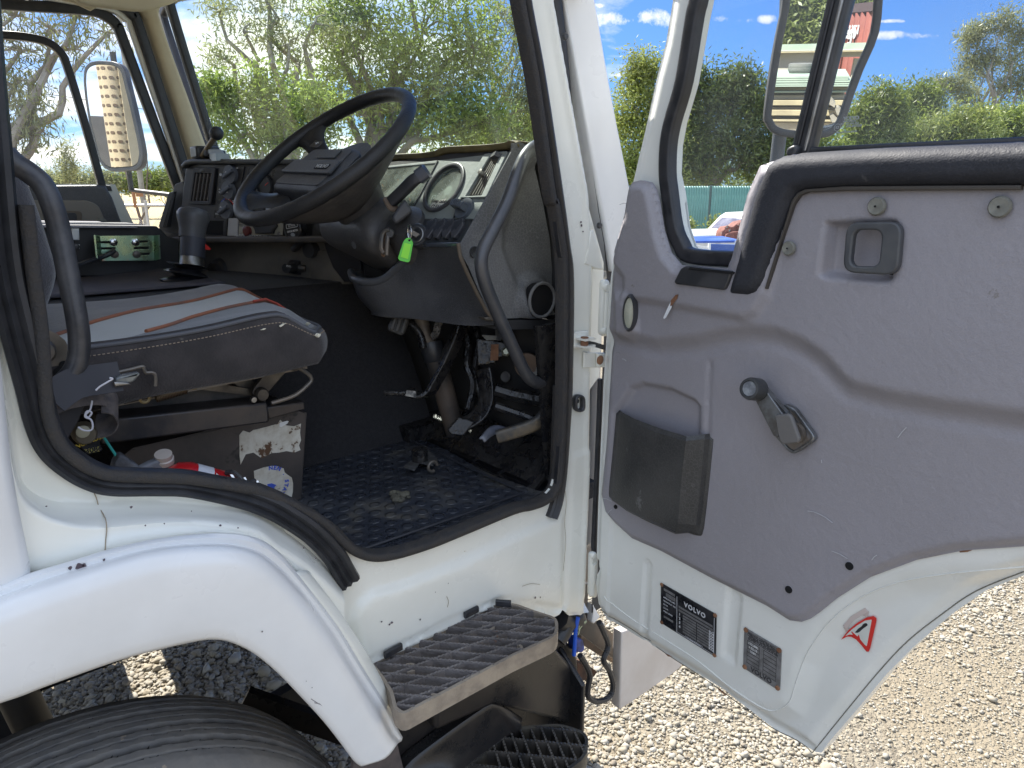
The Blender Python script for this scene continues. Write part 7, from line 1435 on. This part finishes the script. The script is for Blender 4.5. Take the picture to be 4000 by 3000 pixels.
tree('broad_tree','rounded green tree right of the driver mirror in the door window',26,(3420,26),[(3440,420,60,70),(3380,480,70,60),(3460,500,80,80),(3400,560,110,60),(3360,600,90,50),(3420,670,120,60)],lm3,barkd,per=44,clus=100,ln=.2,wd=.05,spread=.30,trunk=.2)
tree('broad_tree','smaller green tree left of the tall pale gum in the door window',32,(3560,32),[(3560,420,50,60),(3610,400,40,50),(3590,480,70,60),(3650,520,70,50)],lm3,barkd,per=40,clus=70,ln=.24,wd=.06,spread=.32,trunk=.2)
tree('gum_tree','tall pale gum with bare forked limbs at the right of the door window',34,(3850,34),[(3920,90,55,50),(3990,130,50,60),(3840,110,30,20,0,.6),(3780,150,45,35),(3850,230,50,40),(3960,230,70,60),(3790,240,40,20,0,.6),(4020,330,60,60),(3930,330,60,40,0,.7),(3780,300,40,22,0,.5),(3960,420,80,40,0,.6)],lm2,bark,per=36,clus=34,ln=.22,wd=.045,spread=.24,trunk=.22,droop=.8,twig=2)
tree('gum_tree','low grey gum with open crown left of the tall pale gum',33,(3690,33),[(3660,340,50,32),(3720,330,45,26),(3790,370,50,36),(3760,430,60,40,0,.6),(3640,370,30,20,0,.5)],lm2,bark,per=32,clus=32,ln=.20,wd=.04,spread=.22,trunk=.16,droop=.5,twig=2)
tree('hedge_bush','yellow green bush along the bottom of the door window',28,(3700,28),[(3700,530,110,60),(3800,500,90,60),(3560,560,90,40),(3640,660,130,80),(3790,650,120,90)],lm5,barkd,per=42,clus=110,ln=.22,wd=.055,spread=.3,trunk=.12,cat='bush')
tree('hedge_bush','olive bush below the tall pale gum',29,(3960,29),[(3900,510,100,60),(4010,520,90,70),(4080,470,80,90),(3950,650,130,90),(4080,640,110,90)],lm1,barkd,per=42,clus=110,ln=.22,wd=.055,spread=.3,trunk=.12,cat='bush')
# passenger side: near gum with hanging leaves, far scrub
tree('gum_tree','near gum with long drooping leaves outside the passenger window',9.5,(-150,9.5),[(60,60,130,60,0,.8),(200,110,110,60,0,.8),(300,60,110,50,0,.7),(80,200,90,60,0,.8),(60,330,80,70,0,1.3),(120,430,80,60,0,1.2),(60,520,80,50,0,.9),(290,190,70,50,0,.5),(420,130,60,50,0,.5),(-60,300,100,160,0,1),(160,510,40,40,0,.5)],leafmat('near_gum_leaf',(.10,.12,.04),(.26,.27,.10),.35),bark,per=16,clus=26,ln=.13,wd=.019,spread=.15,trunk=.19,droop=1.4,twig=4)
tree('sapling','thin tufted sapling standing alone in the passenger window',22,(268,22),[(262,600,12,16,0,.35),(250,640,26,14,0,.5),(285,650,22,14,0,.5),(262,690,34,14,0,.7),(262,570,6,12,0,.2)],lm2,bark,per=22,clus=26,ln=.13,wd=.03,spread=.12,trunk=.05,droop=0,cat='sapling')
sc_=[(-60,150,lm2),(60,170,lm4),(200,190,lm2),(330,160,lm2),(440,140,lm2),(560,150,lm3),(640,120,lm3)]
LBS=['grey scrub at the far left edge of the passenger window','dark green scrub left of the tufted sapling','pale scrub behind the tufted sapling','grey scrub just right of the tufted sapling','pale scrub below the passenger mirror','green scrub right of the tall grey pole','green scrub in the front corner of the passenger window']
for i,(px,w_,m_) in enumerate(sc_):
    tree('far_bush',LBS[i],46,(px,46),[(px,705,w_*.45,16),(px+30,712,w_*.4,12),(px-40,715,w_*.3,10)],m_,barkd,per=26,clus=34,ln=.30,wd=.07,spread=.35,trunk=.06,cat='bush',group='scrub along the horizon')
# backdrop woodland beyond the fence line
vs=[]
rng=np.random.default_rng(77); n=900
ang=rng.uniform(R_(-20),R_(62),n); dist=rng.uniform(48,75,n); C=np.stack([np.cos(ang)*dist,np.sin(ang)*dist-1,rng.uniform(.3,3.6,n)],1)
Vt,Fx=leaves(C,34,1.1,.45,.16,rng,.1); rawmesh('far_woodland',Vt,Fx,lm4,4,kind='stuff',label='far line of dark woodland behind the yard',cat='woodland')
# ================================================================ yard things
def Gq(px,t,z=0): p=Tp(px,731,t); return V((p.x,p.y,z))
tealm=mat('teal_corrugated',(.17,.36,.32),.5,c2=(.13,.30,.27),ns=2,nd=.8)
fa_=Gq(2300,20.5); fb_=Gq(3120,19.0); fdir=(fb_-fa_); fl_=fdir.length; fdir.normalize(); fn=V((fdir.y,-fdir.x,0))
FN=empty('corrugated_fence',(fa_+fb_)/2,'teal corrugated metal fence with dark posts below the quarter window','fence')
pan=[]; npan=5
for k in range(npan):
    a=fa_+fdir*(fl_*k/npan+.03); b_=fa_+fdir*(fl_*(k+1)/npan-.03); nn=64
    top=[a.lerp(b_,i/nn)+fn*(.018*math.sin(i*math.pi*.5))+V((0,0,1.90)) for i in range(nn+1)]; bot=[V((p.x,p.y,0)) for p in top]
    emit('fence_panel',[grid([bot,top])],tealm,FN,solid=.002)
for k in range(npan+1):
    c=fa_+fdir*(fl_*k/npan)+fn*-.03; emit('post',[box((c.x,c.y,.96),(.07,.07,1.92))],mat('post_dark',(.05,.08,.08),.6),FN)
for (px,h),lb_ in zip(((2690,.45),(2790,.42),(2925,.62)),('yellow seedling at the left end of the visible teal fence','small yellow seedling just left of the white pickup cab','yellow seedling above the white pickup roof')):
    tree('seedling',lb_,18,(px,18),[(px,905-h*60,16,26)],lm5,barkd,per=20,clus=14,ln=.12,wd=.05,spread=.08,trunk=.012,cat='seedling',group='seedlings at the fence')
# white ute
UO=Gq(2790,13.5); ux=(Gq(3000,13.9)-Gq(2640,13.3)).normalized(); uy=V((-ux.y,ux.x,0)); 
def Uq(x,y,z): x+=.36; return UO+ux*x+uy*y+V((0,0,z))
def ax3(): return (ux,uy,V((0,0,1)))
UT=empty('pickup',UO,'old white pickup parked in front of the teal fence','pickup')
wp=mat('ute_white',(.72,.73,.72),.35,coat=.4,c2=(.66,.66,.64),ns=3)
side=[(-1.55,.42),(-1.6,.75),(-1.58,1.02),(-.05,1.04),(.0,1.03),(.12,1.10),(.45,1.40),(.60,1.44),(1.35,1.44),(1.55,1.40),(1.95,1.05),(2.9,.95),(3.1,.80),(3.12,.42)]
emit('body',[prism([Uq(x,-.85,z) for x,z in [(-1.55,.42),(-1.6,.75),(-1.58,1.02),(0,1.03),(1.95,1.03),(2.9,.95),(3.1,.80),(3.12,.42)]],uy*1.7)],wp,UT,bevel=.04)
emit('cab_roof',[prism([Uq(x,-.74,z) for x,z in ((.02,1.02),(.30,1.29),(.42,1.355),(.9,1.375),(1.3,1.37),(1.5,1.33),(1.9,1.02))],uy*1.48)],wp,UT,bevel=.02)
emit('side_window',[prism([Uq(x,-.745,z) for x,z in ((.10,1.045),(.34,1.25),(.46,1.30),(1.05,1.315),(1.05,1.045))],uy*-.012)],mat('ute_glass',(.13,.12,.16),.15,c2=(.20,.19,.24),ns=3),UT)
emit('rear_window',[prism([Uq(.055,-.62,1.055),Uq(.262,-.58,1.252),Uq(.262,.58,1.252),Uq(.055,.62,1.055)],ux*-.012+V((0,0,.012)))],MATS['ute_glass'],UT)
emit('fuel_flap',[plate([Uq(-.75+a,-.853,.86+b) for a,b in ((-.05,-.06),(.05,-.06),(.05,.06),(-.05,.06))],uy*-.008,.003)],mat('flap_grey',(.5,.5,.5),.5),UT)
for x in (-.9,2.3): emit('wheel',[lathe(Uq(x,-.86,.32),uy,[(.0001,0),(.18,.0),(.2,.03),(.31,.02),(.32,.05),(.32,.2)],24)],mat('ute_tyre',(.03,.03,.03),.8),UT)
# rusty engine block leaning by the trailer
EB=Gq(2865,11.2); EO=empty('engine_block',EB,'rusty old engine block with flaking teal paint beside the white pickup','engine')
rb=mat('rust_red_block',(.17,.055,.04),.8,c2=(.30,.12,.09),ns=9,bump=.5,bs=25,stain=((.22,.34,.30),6,.60))
def Eq(px,py,dt=0): return Tp(px,py,11.2+dt)
emit('block',[plate([Eq(a,b) for a,b in ((2816,938),(2818,905),(2832,888),(2860,884),(2880,868),(2905,862),(2928,862),(2960,870),(2960,950),(2818,942))],V((Fv.x,Fv.y,0))*.35,.02),plate([Eq(a,b,-.08) for a,b in ((2830,940),(2836,915),(2862,905),(2885,903),(2905,918),(2915,940))],V((Fv.x,Fv.y,0))*.1,.015)],rb,EO)
emit('pipe_stub',[tube([Eq(2832,892,-.1),Eq(2842,884,-.12),Eq(2852,890,-.1),Eq(2848,902,-.1),Eq(2836,900,-.1)],.022,8),tube([Eq(2884,882,-.1),Eq(2896,868,-.12),Eq(2908,876,-.1),Eq(2904,892,-.1),Eq(2888,892,-.1)],.026,8)],rb,EO)
emit('stand',[box((EB.x,EB.y+.2,.35),(.6,.4,.7))],rb,EO)
# blue trailer tray
bl=mat('trailer_blue',(.04,.10,.38),.4,c2=(.07,.14,.42),ns=2); pb=mat('trailer_pale',(.50,.58,.72),.4)
BT=Gq(2800,9.3); BO=empty('trailer',BT,'blue box trailer with pale frame in front of the white pickup','trailer')
def Bq(px,py,dt=0): return Tp(px,py,9.3+dt)
hd=V((Fv.x,Fv.y,0)).normalized()
emit('side_panel',[plate([Bq(a,b) for a,b in ((2770,953),(2960,958),(2955,1100),(2768,1100))],hd*.03,.005)],bl,BO)
emit('rear_panel',[plate([Bq(a,b,.3) for a,b in ((2708,941),(2895,938),(2895,948),(2708,950))],hd*.9,.01)],bl,BO)
emit('frame',[plate([Bq(a,b,.1) for a,b in ((2708,962),(2768,970),(2768,1100),(2705,1100))],hd*.02,.005)],pb,BO); emit('corner_post',[sweep([Bq(2706,940,.0),Bq(2704,1060,.0)],rect(.035,.035),hd),sweep([Bq(2706,957,.02),Bq(2730,964,.0),Bq(2770,970,.0)],rect(.03,.03),(0,0,1)),sweep([Bq(2771,950,-.02),Bq(2768,1060,-.02)],rect(.03,.03),hd)],mat('trailer_white',(.75,.75,.75),.4),BO)
emit('tail_light',[box(Bq(2880,947,.1),(.05,.05,.04))],whitep,BO); emit('floor',[prism([V((p.x,p.y,.55)) for p in (Bq(2705,960),Bq(2960,960),Bq(2960,960)+hd*1.3,Bq(2705,960)+hd*1.3)],V((0,0,.03)))],bl,BO)
emit('wheel',[lathe((BT+hd*.3).to_tuple()[:2]+(.3,),(Rv.x,Rv.y,0),[(.0001,0),(.2,.0),(.3,.03),(.3,.17)],24)],mat('ute_tyre',(0,0,0)),BO)
# utility pole, line, fences, grass through the passenger window
pm=mat('weathered_pole',(.40,.39,.36),.8,c2=(.30,.29,.27),ns=6)
pb0=Gq(553,16); emit('utility_pole',[cyl(pb0,V((pb0.x,pb0.y,8.5)),.062,12,.045)],pm,None,label='tall weathered grey pole beyond the passenger mirror',cat='pole')
q0=Gq(528,14.5); emit('leaning_stake',[cyl(Tp(490,660,14.5),V((q0.x+.2,q0.y,0)),.028,8)],mat('stake_brown',(.18,.13,.10),.8),None,label='thin brown stake leaning beside the tall grey pole',cat='stake')
q0=Gq(585,15); emit('dead_sapling',[branchy(V((q0.x,q0.y,0)),Tp(573,610,15),.035,np.random.default_rng(2)),branchy(Tp(583,700,15),Tp(592,640,15),.012,np.random.default_rng(3)),branchy(Tp(580,680,15),Tp(566,640,15),.012,np.random.default_rng(4))],barkd,None,label='bare dead sapling right of the tall grey pole',cat='sapling')
emit('power_line',[tube(cr([Tp(-100,345,26),Tp(180,368,26),Tp(335,390,26),Tp(585,430,26),Tp(760,452,26)],4),.012,6)],black,None,label='single dark power line crossing the passenger window',cat='power line')
CF=empty('chain_link_fence',Gq(600,14),'chain link fence with pale rails among dry grass','fence')
ca_=Gq(380,14); cb_2=Gq(760,14); wires=[]
for z in (1.50,.95): emit('rail',[tube([V((ca_.x,ca_.y,z)),V((cb_2.x,cb_2.y,z))],.030,8)],mat('rail_galv',(.55,.55,.55),.5,.5),CF)
for px in (470,560,660): g_=Gq(px,14); emit('post',[cyl(g_,V((g_.x,g_.y,1.6)),.03,8)],mat('rail_galv',(0,0,0)),CF)
dv=(cb_2-ca_); 
for i in range(46):
    for s_ in (-1,1):
        a=ca_+dv*(i/46); b_=a+dv.normalized()*(1.5*s_*.9); wires.append(sweep([V((a.x,a.y,0)),V((b_.x,b_.y,1.5))],rect(.006,.006),(0,1,0)))
emit('wire_mesh',wires,mat('rail_galv',(0,0,0)),CF)
emit('rusty_latch',[box(Tp(545,760,13.9),(.12,.05,.08)),box(Tp(525,780,13.9),(.05,.05,.3))],mat('latch_orange',(.40,.20,.10),.8),CF)
rng=np.random.default_rng(11); n=2600; a=rng.uniform(380,800,n); t_=rng.uniform(11,19,n)
Pg=np.array([list(Gq(x,y)) for x,y in zip(a,t_)]); d=rng.normal(size=(n,3))*.16; d[:,2]=rng.uniform(.35,.85,n); s_=np.cross(d,[0.3,1,0]); s_/=np.linalg.norm(s_,axis=1)[:,None]
Vt=np.stack([Pg-s_*.012,Pg+s_*.012,Pg+d],1).reshape(-1,3); rawmesh('dry_grass',Vt,np.arange(n*3).reshape(-1,3),leafmat('straw',(.30,.22,.08),(.55,.45,.22),.3),3,kind='stuff',label='dry yellow grass below the chain link fence',cat='grass')

# ================================================================ driver's mirror and what stands behind the camera
M0=DP(3220,250,-.22); dm=ray(3220,250).normalized(); rt=V((-.55,-.83,-.030)).normalized(); mD=(rt-dm).normalized()
mo2=[(3092,-260),(3075,0),(3050,150),(3005,430),(3010,470),(3030,500),(3080,515),(3190,518),(3240,510),(3280,470),(3310,380),(3350,270),(3410,130),(3428,-40),(3440,-260)]
face=[PP(a,b,M0,mD) for a,b in mo2]; face=[V(p) for p in cr(face,3,True)]
DM=empty('driver_mirror',M0,parent=TRUCK)
c_=sum(face,V((0,0,0)))/len(face)
def grow(k,kk=0): return [p+(p-c_).normalized()*k for p in face]
emit('mirror_housing',[loft([grow(.008),[p-mD*.010 for p in grow(.007)],[p-mD*.020 for p in grow(-.004)],[p-mD*.034 for p in grow(-.04)]],kv=3,cu=True),prism([p-mD*.010 for p in grow(.006)],-mD*.02)],mat('mirror_housing_black',(.03,.03,.032),.55,c2=(.05,.05,.05),ns=20,bump=.4,bs=200),DM,ang=60)
emit('mirror_rim',[sweep(grow(.003),rrect(.013,.012,.004),mD,closed=True)],mat('mirror_rim_black',(.035,.035,.038),.5,bump=.3,bs=150),DM)
emit('mirror_face',[prism([p-mD*.004 for p in grow(.003)],mD*.003)],mirg,DM,smooth=False)
emit('mirror_arm',[cyl(PP(3060,400,M0-mD*.08,mD),PP(3010,800,M0-mD*.10,mD)+V((0,0,-.1)),.013,14),cyl(PP(3060,400,M0-mD*.08,mD),PP(3090,-400,M0-mD*.08,mD),.013,14)],mat('arm_grey_tube',(.12,.13,.15),.4,.3),DM)
def MR(a,b,d): return MRp(a,b,d,M0,mD)
fwd=(MR(3200,300,6)-MR(3200,300,5)); fwd.z=0; fwd.normalize()
def mbox(name,a,b,yt,yb,d,dep,m,par=None,zb=None,**k):
    A_=MR(a,yt,d); B_=MR(b,yt,d); z1=(A_.z+B_.z)/2; z0=zb if zb is not None else MR((a+b)/2,yb,d).z
    A_.z=B_.z=z0
    return emit(name,[prism([A_,B_,B_+V((0,0,z1-z0)),A_+V((0,0,z1-z0))],fwd*dep)],m,par,**k)
tmb=mat('sawn_timber',(.50,.42,.26),.8,c2=(.40,.33,.21),ns=7,bump=.3,bs=30); tmg=mat('painted_board_pale_green',(.36,.46,.36),.6,c2=(.44,.52,.42),ns=5); tmw=mat('bleached_board',(.58,.52,.42),.8,c2=(.46,.41,.33),ns=5); cwall=mat('cream_site_wall',(.50,.47,.38),.6)
q0=MR(3150,520,5.2); PS=empty('timber_stack',(q0.x,q0.y,0),'stack of pale boards and green sheets behind the photographer seen in the driver mirror','timber stack')
emit('base',[prism([V((p.x,p.y,0)) for p in (MR(2960,515,5.2),MR(3330,515,5.2),MR(3330,515,5.2)+fwd*1.2,MR(2960,515,5.2)+fwd*1.2)],V((0,0,MR(3150,520,5.2).z)))],tmb,PS)
lay=[(2960,3300,478,512,tmw,.05),(2985,3290,468,476,tmb,0),(2960,3285,430,452,tmb,.0),(2970,3300,418,428,tmw,.1),(2960,3310,392,412,tmb,0),(2980,3300,372,388,tmw,.08),(2960,3320,355,362,tmg,0),(2970,3325,340,352,tmb,.05)]
for a,b,yt,yb,m_,o in lay: mbox('board',a,b,yt,yb,5.2+o,1.2,m_,PS,bevel=.004)
for i,(yt,yb) in enumerate(((298,305),(307,313),(315,322),(325,331),(333,338))): mbox('green_sheet',2960+6*i,3318+5*i-9*(i%2),yt,yb,5.15,1.4,tmg,PS)
for a,b,c_1,d_ in ((3222,372,3264,420),(3262,418,3296,456),(3242,448,3270,478)):
    emit('block_end',[prism([MR(a,b+8,4.9),MR(a+14,b,4.9),MR(c_1,d_-16,4.9),MR(c_1-4,d_,4.9),MR(a+8,b+30,4.9)],fwd*.25)],mat('block_grey_timber',(.36,.32,.26),.85,c2=(.28,.25,.2),ns=9),PS)
tc_=MR(3122,300,5.75); zt=MR(3122,298,5.15).z; 
tr_=(MR(3170,285,5.75)-MR(3073,285,5.75)).length*.5
TY=empty('worn_tyre',(tc_.x,tc_.y,zt),'worn car tyre lying flat on the green sheets in the driver mirror','tyre')
hT=(MR(3120,268,5.75)-MR(3120,305,5.75)).length
emit('tyre',[lathe((tc_.x,tc_.y,zt+.003),(0,0,1),[(tr_*.60,.01),(tr_*.85,0),(tr_*.97,.02),(tr_,hT*.25),(tr_*.985,hT*.27),(tr_,hT*.3),(tr_,hT*.5),(tr_*.985,hT*.52),(tr_,hT*.55),(tr_,hT*.78),(tr_*.97,hT*.93),(tr_*.85,hT),(tr_*.60,hT*.96),(tr_*.55,hT*.9),(tr_*.56,.02),(tr_*.60,.01)],48)],mat('worn_tyre_rubber',(.10,.10,.095),.8,c2=(.18,.175,.16),ns=12,bump=.4),TY)
WL_=empty('site_trailer',(MR(3100,280,8).x,MR(3100,280,8).y,0),'long cream site trailer with pale green rail in the driver mirror','trailer')
mbox('side_wall',2900,3262,200,300,8,2.2,cwall,WL_,zb=.3); mbox('top_rail',2880,3400,172,196,7.95,.10,tmg,WL_); mbox('rail_line',2880,3400,200,205,7.9,.1,tmb,WL_); mbox('deck_beam',3262,3400,196,222,8,2.2,cwall,WL_)
emit('corner_post',[cyl(MR(3348,228,8.1),MR(3322,350,8.1),.035,8)],cwall,WL_)
CT=empty('container',(MR(3400,300,12).x,MR(3400,300,12).y,0),'tall rust red shipping container with white numbers in the driver mirror','container')
crm=mat('container_red',(.26,.075,.055),.6,c2=(.20,.06,.045),ns=2)
A_=MR(3322,50,12); B_=MR(3480,44,11); A_.z=B_.z=(MR(3370,46,11.6).z); dv=(B_-A_); nc=28; fnm=V((-dv.y,dv.x,0)).normalized()
if fnm.dot(V((M0.x,M0.y,0))-V((A_.x,A_.y,0)))<0: fnm=-fnm
tp_=[A_.lerp(B_,i/nc)+fnm*(.035 if (i//2)%2 else -.01) for i in range(nc+1)]
emit('side_wall',[grid([[V((p.x,p.y,.1)) for p in tp_],tp_])],crm,CT,solid=.01,ang=20); emit('roof',[prism([A_+fnm*.05,B_+fnm*.05,B_-fnm*2.4,A_-fnm*2.4],V((0,0,.12)))],mat('container_rail_dark',(.05,.03,.03),.6),CT)
emit('corner_casting',[tube([A_+fnm*.06+V((0,0,-.05)),V((A_.x,A_.y,.2))+fnm*.06],.06,6)],crm,CT)
tu=dv.normalized()
if V(fnm).dot(tu.cross(V((0,0,1))))<0: tu=-tu
for i,(s_,py,sz) in enumerate((('176171',118,.17),('0187',135,.17),('E',172,.26))):
    o_=MR(3345,py,11.8); o_=o_+fnm*((A_-o_).dot(fnm)+.07); emit('stencil_number',[text(s_,o_,tu,V((0,0,1)),sz,.004,bold=.005)],whitep,CT)
_T=Tp
def Tp(a,b,t): return MR(a,b,t)
tree('back_tree','sunlit bright green tree above the cream trailer in the driver mirror',15,(3180,15),[(3100,60,70,80),(3200,40,80,90),(3300,30,80,90),(3140,130,90,60),(3260,130,80,70),(3380,10,60,60),(3180,-60,120,70),(3040,0,50,60,0,.6)],lm5,barkd,per=40,clus=80,ln=.14,wd=.05,spread=.22,trunk=.15)
Tp=_T
